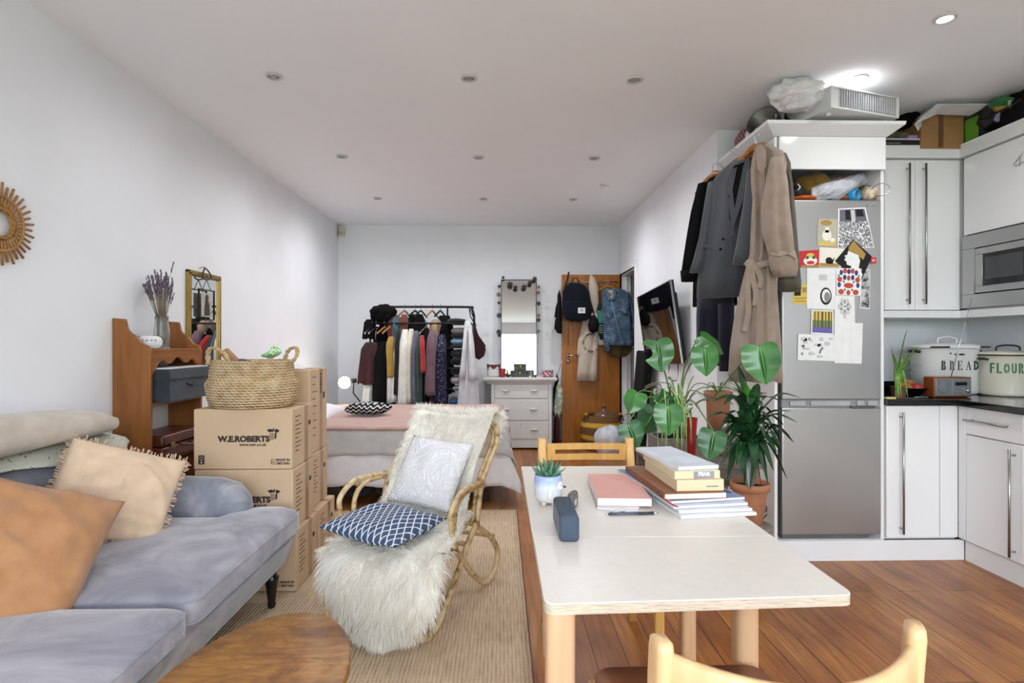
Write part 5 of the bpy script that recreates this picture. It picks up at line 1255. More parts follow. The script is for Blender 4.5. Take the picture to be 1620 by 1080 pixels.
# hats / feather heap on the left end of the rail
mb = MB(); random.seed(3)
hc = rp(607, 497, RY - .1)
def hatf(u, v):
    a, e = 2 * PI * u, PI * v; R = 1 + .28 * N3((math.cos(a) * 2, math.sin(a) * 2, v * 4)) + .12 * N3((a * 5, v * 9, 2))
    return hc + Vector((.135 * R * math.cos(a) * math.sin(e) - .03 * (1 - v), .16 * R * math.sin(a) * math.sin(e), .11 * R * -math.cos(e)))
mb.grid(hatf, 44, 22, cu=True)
solo(mb, 'black_hat_heap', F('black_felt', '#070708', wrinkle=1, bump=.8, sheen=0), 'heap of black hats and scarves piled on the left end of the rail', 'hats')
hung('black_scarf', 'black scarf trailing off the left end of the clothes rail', 'scarf', F('black_cloth', '#101013'), 577, 592, 505, 535, Yf + .05, .2, .012, 4, .7, True)
# folded clothes on the rail shelves
fold_c = ['#1a1a1e', '#9b9ca2', '#2a1a1c', '#6f93b4', '#1f2024', '#2b2c31', '#17181b', '#b9b2ac', '#24252a', '#c4c2c0', '#3f6f9e']
fold_n = ['folded black jumper on the top shelf of the rail', 'folded pale grey top on the rail shelf under the black jumper', 'folded dark maroon jumper on the rail shelf', 'folded light blue shirt on the rail shelf beside the white robe', 'folded black trousers under the light blue shirt',
          'folded charcoal jumper on the middle rail shelf', 'folded black top on the middle rail shelf', 'folded beige knit low on the rail shelf', 'folded dark trousers on the low rail shelf', 'thin folded white top low on the rail shelf', 'folded bright blue cloth at the bottom of the rail shelf']
fold_p = [(706, 738, 503, 513), (712, 738, 518, 528), (712, 738, 526, 535), (711, 734, 535, 546), (710, 738, 545, 550), (711, 737, 553, 566), (711, 737, 566, 578), (711, 728, 596, 608), (711, 737, 582, 594), (714, 728, 612, 619), (709, 724, 631, 641)]
for i, (a, b, c, d) in enumerate(fold_p):
    p0, p1 = rp(a, d, RY - .17), rp(b, c, RY - .17)
    mb = MB()
    def ff(u, v, p0=p0, p1=p1, i=i):
        A, e = 2 * PI * u, PI * v
        cx, hw, hz = (p0.x + p1.x) / 2, (p1.x - p0.x) / 2, (p1.z - p0.z) / 2
        return Vector((cx + hw * math.copysign(abs(math.cos(A)) ** .6, math.cos(A)) * math.sin(e) ** .5, RY + .0 + .17 * math.copysign(abs(math.sin(A)) ** .5, math.sin(A)) * math.sin(e) ** .5, p0.z + hz - hz * math.cos(e) * (1 + .2 * N3((A, v * 3, i)))))
    mb.grid(ff, 28, 12, cu=True)
    solo(mb, 'folded_garment', F('folded_cloth_%d' % i, fold_c[i], wrinkle=.5), fold_n[i], 'clothes', 'folded clothes on the rail shelves')
# white robe, maroon bag
wr = F('white_robe_cloth', '#cfcdd0', '#c2c0c4', wrinkle=.9, bump=.5)
t = thing('white_robe', 'long white robe hanging from the right end of the clothes rail', 'robe', rp(739, 640, RY - .3))
mb = MB(); R = []
for px0, px1, py in ((736, 743, 507), (734, 746, 516), (732, 750, 545), (729, 752, 575), (727, 754, 600), (725, 756, 615), (723, 758, 641), (722, 759, 690)):
    a, b = rp(px0, py, RY - .3), rp(px1, py, RY - .3); u = (py - 507) / 180
    R.append(gsect(a.z, (a.x + b.x) / 2, RY - .3, (b.x - a.x) / 2, .03 + .05 * u, .012 * min(1, u * 3), 7, u * 2, 48, 2.2))
mb.loft(R); mb.obj('body', wr, t)
mb = MB(); R = []
for px0, px1, py in ((741, 746, 520), (741, 751, 560), (742, 754, 590), (741, 757, 601)):
    a, b = rp(px0, py, RY - .36), rp(px1, py, RY - .36); R.append(gsect(a.z, (a.x + b.x) / 2, RY - .37, (b.x - a.x) / 2, .04, .006, 4, 1, 28, 2))
mb.loft(R); mb.obj('sleeve', wr, t)
mb = MB(); R = []
for px0, px1, py in ((735, 739, 520), (731, 738, 560), (728, 737, 585), (726, 736, 599)):
    a, b = rp(px0, py, RY - .36), rp(px1, py, RY - .36); R.append(gsect(a.z, (a.x + b.x) / 2, RY - .37, (b.x - a.x) / 2, .04, .006, 4, 1, 28, 2))
mb.loft(R); mb.obj('sleeve', wr, t)
mbag = F('maroon_canvas', '#38191d', '#2b1216', wrinkle=.5)
t = thing('maroon_bag', 'dark maroon tote bag hanging off the right post of the clothes rail', 'bag', rp(759, 568, RY))
mb = MB(); pts = [rp(x, y, RY - .03) for x, y in ((751, 512), (757, 530), (766, 548), (769, 552), (766, 563), (758, 569), (750, 565), (749, 540))]
mb.prism([(p.x, p.z) for p in pts], 'y', RY - .07, RY + .04, .02, seg=3); mb.obj('body', mbag, t)
for px in (744, 748): mb = MB(); mb.tube([rp(742, 487, RY - .02), rp(px, 500, RY - .03), rp(753, 516, RY - .03)], .006, 6); mb.obj('strap', m_blackmatte, t)

# ------------------------------------------------------------------ chest of drawers
CYc = 6.73
def cp(px, py, Y=CYc): return WY(px, py, Y)
m_cwhite = mat('painted_white_wood', '#d5d4d1', .5, 0, .35, .02, 6, .08, 40)
CX0, CX1 = cp(777, 650).x, cp(873, 650).x; TX0, TX1 = cp(764, 602, CYc - .04).x, cp(882, 602, CYc - .04).x; TZ = .852
t = thing('chest_of_drawers', 'white painted three-drawer chest beneath the tall mirror', 'chest of drawers', ((CX0 + CX1) / 2, 6.95, 0))
mb = MB()
mb.box(CX0, CX0 + .035, CYc, 7.26, 0, .80, .004, 1); mb.box(CX1 - .035, CX1, CYc, 7.26, 0, .80, .004, 1); mb.box(CX0, CX1, 7.24, 7.27, .05, .8); mb.box(CX0, CX1, CYc + .012, 7.26, .10, .785)
mb.box(CX0 + .03, CX1 - .03, CYc + .004, CYc + .03, .02, cp(800, 694).z, .004, 1); mb.box(CX0 + .03, CX1 - .03, CYc + .003, CYc + .03, .775, .80); mb.obj('body', m_cwhite, t)
mb = MB()
R = [(0, .775), (-.012, .785), (-.02, .80), (-.045, .812), (-.055, .825), (-.06, .84), (-.055, .85), (0, .852)]
def tp(o, z): return [(TX0 + .06 + o, CYc + o, z), (TX1 - .06 - o, CYc + o, z), (TX1 - .06 - o, 7.28, z), (TX0 + .06 + o, 7.28, z)]
mb.loft([[Vector(p) for p in tp(o, z)] for o, z in R], smooth=False); mb.obj('top', m_cwhite, t)
for y0, y1, hs in ((608.5, 629.5, (800, 845)), (632.5, 664.5, (800, 844)), (667, 694, (800, 845))):
    z1, z0 = cp(800, y0).z, cp(800, y1).z
    mb = MB(); mb.box(CX0 + .042, CX1 - .042, CYc - .004, CYc + .02, z0, z1, .003, 1); d = mb.obj('drawer', m_cwhite, t)
    for hp in hs:
        c = cp(hp, (y0 + y1) / 2 - (1 if hp else 0), CYc - .004); mb = MB()
        mb.loft([[c + Vector((.045 * math.cos(a) * s_, -yy, .012 * (math.sin(a) if math.sin(a) > 0 else math.sin(a) * 1.1) * s_ + zz)) for a in [2 * PI * k / 20 for k in range(20)]] for s_, yy, zz in ((1, 0, 0), (.98, .012, .001), (.8, .02, .002), (.4, .023, .003))]); mb.obj('handle', m_cwhite, d)
    mb = MB(); mb.lathe([(.006, 0), (.006, .002), (.002, .003)], cp(824, y0 + 4, CYc - .004), 12, (PI / 2, 0, 0)); mb.obj('keyhole', mat('keyhole_grey', '#8e8b86', .5), d)
# tall mirror
MY = 7.13
mx0, mx1, mz1 = WY(792.5, 500, MY).x, WY(849.5, 500, MY).x, WY(820, 441, MY).z
t = thing('tall_mirror', 'tall frameless-looking mirror standing on the white chest against the back wall', 'mirror', ((mx0 + mx1) / 2, MY, TZ))
tl = -.055
Mm = Matrix.Translation(((mx0 + mx1) / 2, MY, TZ + .001)) @ Euler((tl, 0, 0)).to_matrix().to_4x4()
hw, hh = (mx1 - mx0) / 2, (mz1 - TZ)
mb = MB(); mb.box(-hw + .008, hw - .008, -.002, .003, .01, hh - .012, M=Mm); mb.obj('glass', m_mirror, t)
mb = MB()
for a in ((-hw, -hw + .01, 0, hh), (hw - .01, hw, 0, hh), (-hw, hw, 0, .012), (-hw, hw, hh - .012, hh)): mb.box(a[0], a[1], -.004, .018, a[2], a[3], M=Mm)
mb.box(-hw, hw, .003, .016, 0, hh, M=Mm); mb.obj('frame', mat('dark_mirror_edge', '#3a2c26', .5), t)
t['label'] = 'tall narrow mirror with a thin dark edge standing on the white chest'
# garland of dark paper stars round the mirror
t = thing('star_garland', 'garland of dark star-shaped leaves strung over the tall mirror', 'garland', (mx0, MY - .03, mz1))
stars = [(807, 450, 0, 1.1), (815.5, 455, 0, .9), (829, 454, 0, 1), (838.5, 447.5, 0, .9), (846, 441, 0, .9), (796, 439, 0, .6), (790, 453, 0, .7), (789, 466, 1, .9), (789.5, 479, 0, .7), (789.5, 499, 0, 1), (789, 525, 0, 1), (790, 530, 0, .8), (852, 454, 2, .7), (851.5, 463, 1, .8), (852, 480, 0, .9), (852, 499, 1, .7), (852, 506, 0, .8), (852, 524, 2, .7)]
m_star = [mat('dark_star_leaf', '#1c1e1b', .7), mat('rust_star_leaf', '#7b4a36', .7), mat('sage_star_leaf', '#5c6a5e', .7)]
for i, (px, py, mi, s_) in enumerate(stars):
    c = WY(px, py, MY - .03); c.y += tl * 0 + .0; mb = MB(); r = .042 * s_
    for k in range(7):
        a = 2 * PI * k / 7 + i; d = Vector((math.cos(a), -.25, math.sin(a))); s2 = Vector((-math.sin(a), 0, math.cos(a)))
        mb.poly([c, c + d * r * .5 + s2 * r * .22, c + d * r, c + d * r * .5 - s2 * r * .22]); mb.poly([c + Vector((0, .006, 0)), c + d * r * .5 - s2 * r * .22 + Vector((0, .004, 0)), c + d * r + Vector((0, .004, 0)), c + d * r * .5 + s2 * r * .22 + Vector((0, .004, 0))])
    mb.obj('star', m_star[mi], t, fix=False)
order = [(789, 530), (789.5, 499), (789.5, 479), (789, 466), (790, 453), (796, 439), (807, 450), (815.5, 455), (829, 454), (838.5, 447.5), (846, 441), (852, 454), (852, 480), (852, 506), (852, 545)]
mb = MB(); mb.tube([WY(x, y, MY - .028) for x, y in order], .0015, 4); mb.obj('string', m_blackmatte, t)
# things on the chest
def onchest(px, Y): return Vector((WY(px, 590, Y).x, Y, TZ))
c = onchest(781, 6.9)
t = thing('fox_face_pouch', 'small white dotted pouch with a brown animal face on the chest', 'pouch', c)
m_dots = NT('white_dotted'); _v = m_dots.co(); _o = m_dots.new('ShaderNodeTexVoronoi', feature='F1'); _o.inputs['Randomness'].default_value = 0; m_dots.link(_v, _o.inputs['Vector']); _o.inputs['Scale'].default_value = 75
m_dots = m_dots.set(m_dots.ramp(_o.outputs['Distance'], [(.25, '#4a4644'), (.32, '#d6d3cf')]), .7)
mb = MB(); mb.loft([[c + Vector((x * s_, y * s_ * .7, z)) for x, y in rrect(.16, .09, .03, 4)] for s_, z in ((.9, .001), (1, .02), (1, .07), (.95, .095))]); mb.obj('body', m_dots, t)
mb = MB()
mb.prism([(c.x - .078, .85 + .095), (c.x + .078, .85 + .095), (c.x + .085, .85 + .165), (c.x + .045, .85 + .14), (c.x - .045, .85 + .14), (c.x - .085, .85 + .165)], 'y', c.y - .03, c.y + .03, .008); mb.obj('face_top', mat('fox_brown', '#5c3022', .7), t)
mb = MB()
for s_ in (-1, 1): mb.prism([(c.x + s_ * .07, .85 + .098), (c.x + s_ * .01, .85 + .098), (c.x + s_ * .045, .85 + .128)], 'y', c.y - .034, c.y - .028)
mb.obj('cheek', m_cwhite, t)
c = onchest(794.5, 6.86); t = thing('red_cup', 'small red cup on the chest beside the dotted pouch', 'cup', c); mb = MB(); mb.lathe([(.03, 0), (.038, .004), (.043, .1), (.041, .104), (.036, .1), (.033, .01), (0, .008)], c, 20, caps=(True, False)); mb.obj('body', mat('red_ceramic', '#9c2f35', .35), t)
mb = MB(); mb.tube(bez([c + Vector((.04, 0, .08)), c + Vector((.065, 0, .07)), c + Vector((.06, 0, .035)), c + Vector((.036, 0, .025))], 4), .006, 6); mb.obj('handle', mat('red_ceramic', '#9c2f35'), t)
c = onchest(804, 6.84); mb = MB(); mb.ball(c + Vector((0, 0, .018)), .018, 12, 8, sx=1.6); solo(mb, 'dark_trinket', m_blackmatte, 'tiny dark trinket dish on the chest right of the red cup', 'trinket')
m_tin = mat('patina_tin', '#4b4a42', .5, .3, var=.2, vscale=30)
for px0, px1, z0, z1, lab, Y in ((809, 836, 0, .075, 'larger dark lidded box standing on the white chest', 6.85), (814.5, 832.5, .077, .155, 'smaller dark lidded box stacked on the larger dark box', 6.86)):
    a, b = WY(px0, 590, Y).x, WY(px1, 590, Y).x; t = thing('lidded_box', lab, 'box', ((a + b) / 2, Y + .06, TZ + z0))
    mb = MB(); mb.box(a, b, Y, Y + .13, TZ + z0 + .001, TZ + z0 + (z1 - z0) * .68, .004); mb.obj('base', m_tin, t)
    mb = MB(); mb.box(a - .004, b + .004, Y - .004, Y + .134, TZ + z0 + (z1 - z0) * .68, TZ + z1, .006); l = mb.obj('lid', m_tin, t)
    mb = MB(); mb.box((a + b) / 2 - .01, (a + b) / 2 + .01, Y - .008, Y, TZ + z0 + (z1 - z0) * .5, TZ + z0 + (z1 - z0) * .8, .002); mb.obj('clasp', metal('aged_brass', '#9b8a62', .35), t)
c = onchest(840, 6.82); t = thing('candle_jar', 'pale yellow candle in a glass jar on the chest', 'candle', c); mb = MB(); mb.lathe([(.036, 0), (.038, .004), (.038, .085), (.035, .085), (.035, .01), (0, .009)], c, 24, caps=(True, False)); mb.obj('jar', m_glass, t)
mb = MB(); mb.lathe([(.034, .011), (.034, .068), (0, .066)], c, 20, caps=(True, False)); mb.obj('wax', mat('candle_wax', '#c9c8a2', .5), t)
mb = MB(); mb.tube([c + Vector((0, 0, .066)), c + Vector((.002, 0, .078))], .001, 5); mb.obj('wick', m_blackmatte, t)
c = onchest(847, 6.8); t = thing('incense_stick', 'tiny dark holder with a thin stick on the chest beside the candle', 'incense holder', c); mb = MB(); mb.lathe([(.012, 0), (.014, .012), (.006, .018)], c, 12); mb.obj('holder', m_blackmatte, t); mb = MB(); mb.tube([c + Vector((0, 0, .015)), c + Vector((-.008, 0, .12))], .0015, 5); mb.obj('stick', m_tin, t)
c = onchest(866, 6.85); t = thing('printed_tin', 'round pink and red printed tin at the right of the chest top', 'tin', c)
mb = MB(); mb.lathe([(.066, 0), (.07, .003), (.07, .06)], c, 32); mb.obj('base', photo_mat('pink_print', ['#7f3440', '#cfa9ad', '#4c3a44', '#b9616c', '#d9c4c6'], 45), t)
mb = MB(); mb.lathe([(.072, .06), (.072, .078), (.068, .082), (0, .083)], c, 32, caps=(True, False)); mb.obj('lid', photo_mat('pink_print_lid', ['#a94c58', '#d7bcbf', '#5f4450'], 38), t)

# ------------------------------------------------------------------ things on the door
DF = DYa - .002
def dp(px, py, off=.05): return WY(px, py, DYa - off)
t = thing('hook_rack', 'thin metal hook rack over the top of the wooden door', 'hook rack', dp(935, 447))
mb = MB(); a, b = dp(893, 446, .01), dp(978, 446, .01); mb.tube([a, b], .005, 6); mb.obj('bar', m_bar, t)
for px in (897, 911, 922, 936, 948, 960, 971):
    p = dp(px, 446, .01); mb = MB(); mb.tube(bez([p + Vector((0, 0, .03)), p, p + Vector((0, -.005, -.03)), p + Vector((0, -.035, -.04)), p + Vector((0, -.045, -.015))], 4), .004, 6); mb.obj('hook', m_bar, t)
def blobprism(pts, y0, y1, bev): 
    mb = MB(); mb.prism([(p.x, p.z) for p in pts], 'y', y0, y1, bev, seg=4); return mb
def puff(px_pts, yc, dep, n=10, k=.55, off=.05):
    "padded shape from a pixel outline (front view), inflated front and back"
    P = [WY(x, y, yc) for x, y in px_pts]
    # densify
    Q = []
    for i in range(len(P)):
        a, b = P[i], P[(i + 1) % len(P)]
        for q in range(4): Q.append(a.lerp(b, q / 4))
    c = sum(Q, Vector()) / len(Q); R = []
    for i in range(n + 1):
        t = -1 + 2 * i / n; s_ = (1 - abs(t) ** 2.6) ** k if abs(t) < 1 else 0
        s_ = max(s_, .02)
        R.append([Vector((c.x + (p.x - c.x) * s_, yc + t * dep / 2, c.z + (p.z - c.z) * s_)) for p in Q])
    mb = MB(); mb.loft(R); return mb
m_navy = F('navy_canvas', '#0e1220', '#0a0d18', weave=350, wrinkle=.3, sheen=.05)
t = thing('navy_backpack', 'dark navy backpack with a white label hanging on the wooden door', 'backpack', dp(911, 507, .2))
yb = DYa - .21
puff([(890, 497), (889, 480), (890, 462), (894, 452), (902, 447.5), (914, 447), (925, 451), (931, 460), (934, 474), (936, 490), (934, 502), (928, 507), (910, 508), (896, 506)], yb + .06, .22).obj('body', m_navy, t)
fpk = puff([(893, 503), (892, 478), (900, 476), (926, 478), (931, 482), (932, 503), (920, 508), (902, 508)], yb - .02, .10).obj('front_pocket', m_navy, t)
a, b = WY(914.5, 486.5, yb - .075), WY(926, 495.5, yb - .075); mb = MB(); mb.box(a.x, b.x, yb - .078, yb - .06, b.z, a.z, .003); mb.obj('label', mat('woven_label', '#cfcfce', .8), fpk)
c = (a + b) / 2; mb = MB(); mb.box(c.x - .02, c.x + .02, yb - .0795, yb - .077, c.z - .008, c.z - .003); mb.lathe([(.011, 0), (.011, .0015), (0, .0015)], (c.x, yb - .0775, c.z + .009), 14, (PI / 2, 0, 0)); mb.obj('printed_mark', pgrey, fpk)
mb = MB(); mb.tube([WY(894, 478, yb - .06), WY(912, 477, yb - .072), WY(929, 479, yb - .06)], .003, 5); mb.obj('zip', m_blackmatte, fpk)
mb = MB(); mb.tube(bez([WY(904, 448, yb + .08), WY(908, 440, yb + .12), WY(913, 440, yb + .12), WY(916, 448, yb + .08)], 5), .007, 6, flat=.5); mb.obj('loop', m_navy, t)
mb = MB(); mb.tube([WY(900, 505, yb + .1), WY(899.5, 525, yb + .14), WY(899, 547, yb + .16)], .011, 6, flat=.25); mb.obj('strap', m_blackmatte, t)
mb = MB(); mb.tube([WY(900, 430, DYa - .02), WY(897, 445, yb + .12), WY(893, 458, yb + .12)], .012, 6, flat=.25); mb.obj('strap', m_blackmatte, t)
t = thing('black_shoulder_bag', 'black shoulder bag hanging behind the navy backpack at the door edge', 'bag', dp(885, 528, .06))
puff([(885, 458), (888, 470), (889, 500), (889, 528), (882, 527), (877, 520), (878, 508), (882, 502), (877, 502), (879, 486), (882, 476), (882, 466)], DYa - .07, .10).obj('body', F('black_nylon', '#0a0a0b', '#070708', rough=.75, sheen=0), t)
mb = MB(); mb.tube([dp(897, 447, .05), dp(889, 458, .07), dp(885, 475, .07)], .006, 6, flat=.4); mb.obj('strap', m_blackmatte, t)
# cream hooded sweatshirt
m_swt = F('cream_sweat', '#c2b4a4', '#b7a998', weave=300, wrinkle=.6)
t = thing('cream_sweatshirt', 'cream hooded sweatshirt with black curved lettering hanging on the door', 'sweatshirt', dp(930, 604, .08))
puff([(935, 433), (941, 440), (946, 455), (947, 480), (942, 500), (938, 492), (932, 470), (931, 452), (932, 440)], DYa - .1, .09).obj('hood', m_swt, t)
mb = MB(); R = []
for x0, x1, y in ((925, 944, 495), (921, 945, 510), (918, 945.5, 530), (916, 945.5, 560), (914, 945, 585), (911.5, 944.5, 602)):
    a, b = dp(x0, y, .08), dp(x1, y, .08); R.append(gsect(a.z, (a.x + b.x) / 2, DYa - .085, (b.x - a.x) / 2, .055, .012, 5, y * .02, 40, 2.6))
for p in R[-1]: p.z += -.02 * (p.x - R[-1][0].x) * .4
mb.loft(R); mb.obj('body', m_swt, t)
mb = MB(); R = []
for x0, x1, y in ((919, 924, 520), (914, 921, 540), (912.5, 918, 556), (913, 917, 563)):
    a, b = dp(x0, y, .06), dp(x1, y, .06); R.append(gsect(a.z, (a.x + b.x) / 2, DYa - .07, (b.x - a.x) / 2, .04, .004, 4, 0, 20, 2))
mb.loft(R); mb.obj('sleeve', m_swt, t)
# curved lettering, one character each along an arc
cc = dp(936, 542, .152); rr = .105
for i, ch in enumerate('FORMATION IS FOR AL'):
    if ch == ' ': continue
    ang = R_(75 + i * 13.5)
    p = Vector((cc.x + rr * math.cos(ang), DYa - .150, cc.z + rr * 1.05 * math.sin(ang)))
    M = Matrix.Translation(p) @ Euler((PI / 2, 0, 0)).to_matrix().to_4x4() @ Euler((0, 0, ang + PI / 2)).to_matrix().to_4x4()
    if ang < R_(320): lettering(ch, .036, M, m_print, t, .001)
t = thing('black_pouch', 'small black drawstring pouch hanging over the cream sweatshirt', 'pouch', dp(938, 526, .17))
puff([(934, 500), (940, 498), (946, 505), (948, 515), (945, 524), (938, 527), (932, 523), (930, 514)], DYa - .2, .11).obj('body', F('black_nylon', '#0a0a0b', sheen=0), t)
mb = MB(); mb.tube([dp(929, 447, .05), dp(934, 475, .17), dp(941, 500, .19)], .006, 6, flat=.5); mb.obj('strap', m_blackmatte, t)
t = thing('green_tote_bag', 'dark green tote bag with a teal printed square hanging on the door', 'tote bag', dp(955, 545, .06))
mb = blobprism([WY(x, y, DYa - .08) for x, y in ((944, 478), (956, 482), (963, 512), (964, 536), (949, 537), (944, 515))], DYa - .11, DYa - .06, .012); mb.obj('body', F('dark_green_canvas', '#17301f', '#12281a'), t)
mb = MB(); mb.tube([dp(948, 446, .05), dp(949, 465, .07), dp(950, 482, .09)], .008, 6, flat=.4); mb.obj('strap', F('dark_green_canvas', '#17301f'), t)
mb = MB(); mb.prism([(p.x, p.z) for p in [WY(x, y, DYa - .112) for x, y in ((944.5, 491), (956, 491.5), (958.5, 511), (946, 511))]], 'y', DYa - .1125, DYa - .109); mb.obj('printed_square', mat('teal_print', '#2f8a72', .7, var=.2, vscale=30), t)
mb = MB()
for y in (514, 518, 521.5, 525): mb.prism([(p.x, p.z) for p in [WY(x, yy, DYa - .112) for x, yy in ((947, y), (959.5, y), (959.8, y + 1.5), (947.5, y + 1.5))]], 'y', DYa - .1125, DYa - .109)
mb.obj('printed_lines', mat('grey_print', '#a9b0a9', .7), t)
mb = puff([(944, 524), (950, 535), (958, 537), (956, 546), (947, 546), (943, 538)], DYa - .055, .05); solo(mb, 'white_cloth_bag', F('soft_white', '#d7d5d2'), 'white cloth showing beneath the green tote bag on the door', 'cloth')
# denim jacket on its hanger
def denim():
    t = NT('washed_denim'); v = t.co()
    c = t.ramp(t.noise(v, 13, 5, .65, .6), [(.25, '#2f3d4d'), (.5, '#4d6379'), (.75, '#7c92a6')]); t.bump(t.math('ADD', t.noise(v, 300, 2), t.math('MULTIPLY', t.noise(v, 16, 4, dist=1), 1.2)), .6, .004); return t.set(c, .9, 0, .2)
m_den = denim(); m_seam = mat('denim_seam', '#8fa6bd', .9)
t = thing('denim_jacket', 'washed blue denim jacket on a hanger on the wooden door', 'jacket', dp(977, 558, .12))
mb = MB(); R = []
yj = DYa - .17
for x0, x1, y, d in ((960, 975, 456, .03), (955, 988, 459, .05), (952, 994, 466, .07), (953, 997, 490, .085), (957, 1000, 515, .085), (961, 1003, 540, .08), (963, 1003, 546, .075)):
    a, b = WY(x0, y, yj), WY(x1, y, yj); ring = gsect(a.z, (a.x + b.x) / 2, yj, (b.x - a.x) / 2, d, .010, 6, y * .05, 48, 2.6)
    for p in ring: p.z -= .10 * (p.x - a.x) * .25 * (1 if y > 500 else 0)
    R.append(ring)
mb.loft(R); mb.obj('body', m_den, t)
for xs in ([(953, 962, 468), (952, 960, 500), (955, 964, 535), (957, 967, 558)], [(988, 996, 462), (996, 1003, 490), (999, 1006.5, 520), (1000, 1008, 543)]):
    mb = MB(); R = []
    for x0, x1, y in xs: a, b = WY(x0, y, yj + .01), WY(x1, y, yj + .01); R.append(gsect(a.z, (a.x + b.x) / 2, yj + .02, (b.x - a.x) / 2, .05, .005, 4, y * .1, 24, 2.2))
    mb.loft(R); mb.obj('sleeve', m_den, t)
for k, pts in enumerate((((957, 455), (962, 461), (966, 472), (963, 476), (958, 466)), ((972, 456), (976, 460), (972, 473), (968, 476), (969, 464)))):
    mb = blobprism([WY(x, y, yj - .09) for x, y in pts], yj - .105, yj - .075, .006); mb.obj('collar', m_den, t)
mb = blobprism([WY(x, y, yj - .085) for x, y in ((960, 459), (971, 459), (970, 472), (964, 474))], yj - .088, yj - .07, .004); mb.obj('lining', mat('sherpa_cream', '#b8aa95', .95, bump=.6, bscale=200), t)
mb = blobprism([WY(x, y, yj - .09) for x, y in ((962.5, 463), (967.5, 463), (967.5, 468), (962.5, 468))], yj - .091, yj - .086, .001); mb.obj('brand_label', mat('tan_leather_label', '#8c6a4f', .7), t)
mb = MB(); mb.tube([WY(968, 476, yj - .09), WY(972, 495, yj - .098), WY(978, 520, yj - .098), WY(985, 545, yj - .09)], .006, 5, flat=.5); mb.tube([WY(957, 496, yj - .09), WY(970, 494, yj - .098), WY(985, 488, yj - .098), WY(997, 483, yj - .088)], .004, 5, flat=.5); mb.obj('seam', m_seam, t)
for x, y in ((962, 495), (986, 489)):
    mb = blobprism([WY(xx, yy, yj - .09) for xx, yy in ((x - 4, y), (x + 6, y - 2), (x + 6.5, y + 5), (x + 1, y + 8), (x - 3.5, y + 5))], yj - .102, yj - .085, .003); mb.obj('pocket_flap', m_den, t)
hanger(dp(961, 450, .05).x, DYa - .06, dp(961, 446, .05).z, m_hw, 'dark wooden hanger holding the denim jacket on the door', None, 0, .15)
mb = MB(); R = []
for x0, x1, y in ((967, 1000, 540), (966, 1001, 553), (966, 990, 564)):
    a, b = WY(x0, y, yj + .03), WY(x1, y, yj + .03); R.append(gsect(a.z, (a.x + b.x) / 2, yj + .05, (b.x - a.x) / 2, .05, .012, 6, y, 36, 2.4))
mb.loft(R); solo(mb, 'olive_shirt', F('olive_cloth', '#55492a', '#463c20', wrinkle=.6), 'olive brown shirt hem showing below the denim jacket', 'shirt')
# bags hanging between chest and door
pm = photo_mat('leaf_print_bag', ['#d3d6cf', '#7da3a0', '#cfd3cc', '#8a9a57', '#dadcd6'], 26)
t = thing('printed_tote_bag', 'white tote bag with leafy print hanging between the chest and the door', 'tote bag', WY(883, 661, 6.98))
puff([(884, 603), (889, 612), (891, 630), (889, 652), (884, 661), (878, 660), (875, 648), (877, 630), (880, 612)], 6.98, .1).obj('body', pm, t)
mb = MB(); mb.tube([WY(889, 570, 7.05), WY(887, 590, 7.0), WY(885, 606, 6.98)], .006, 6, flat=.4); mb.obj('strap', m_whitec, t)
t = thing('black_strap_bag', 'black cloth bag hanging behind the printed tote beside the chest', 'bag', WY(878, 660, 7.03))
puff([(881, 590), (884, 600), (883, 640), (878, 662), (875, 655), (875, 615)], 7.04, .08).obj('body', F('black_nylon', '#0a0a0b', sheen=0), t)
mb = MB(); mb.tube([WY(889, 572, 7.05), WY(884, 585, 7.05), WY(880, 598, 7.04)], .007, 6, flat=.4); mb.obj('strap', m_blackmatte, t)
mb = MB(); a, b = WY(875.5, 660, 6.98), WY(886, 702, 6.98)
mb.loft([gsect(z, (a.x + b.x) / 2, 7.0, (b.x - a.x) / 2 * s_, .06, .006, 5, z * 9, 30, 2.2) for s_, z in ((1, .02), (.95, .15), (.85, .3), (.5, .4))]); solo(mb, 'maroon_boot', mat('maroon_leather', '#4a1d20', .35, var=.2), 'dark maroon bag standing on the floor between chest and door', 'bag')
# woven basket, bottle and bag before the door
lb = Vector((WY(952, 680, 6.72).x, 6.74, 0))
m_yel = NT('yellow_brown_weave'); _v = m_yel.co(); _x, _y, _z = m_yel.sep(_v)
_c = m_yel.ramp(m_yel.math('SINE', m_yel.math('ADD', m_yel.math('MULTIPLY', _z, 44), m_yel.math('MULTIPLY', m_yel.noise(_v, 7, 2), 1.2))), [(.30, '#6a4a2e'), (.36, '#b5872f'), (.9, '#c29a3d')], 'LINEAR')
m_yel.bump(m_yel.noise(m_yel.co((30, 30, 160)), 3, 3), .7, .006); m_yel = m_yel.set(_c, .85, 0, .2)
t = thing('laundry_basket', 'round yellow woven basket with brown stripes before the wooden door', 'basket', lb)
mb = MB(); mb.lathe([(.19, .002), (.23, .05), (.255, .2), (.245, .32), (.21, .40), (.19, .415), (.185, .40), (.2, .35), (.22, .2), (.18, .05), (0, .04)], lb, 40, caps=(True, False)); mb.obj('body', m_yel, t)
for s in (-1, 1): mb = MB(); mb.tube(bez([lb + Vector((s * .20 - .03, -.1, .37)), lb + Vector((s * .2 + s * .0, -.14, .44)), lb + Vector((s * .2 + .04, -.1, .36))], 7), .011, 8); mb.obj('handle', m_yel, t)
t = thing('glass_bottle', 'brown glass bottle top with a stopper poking out of the yellow basket', 'bottle', lb + Vector((.03, 0, .05)))
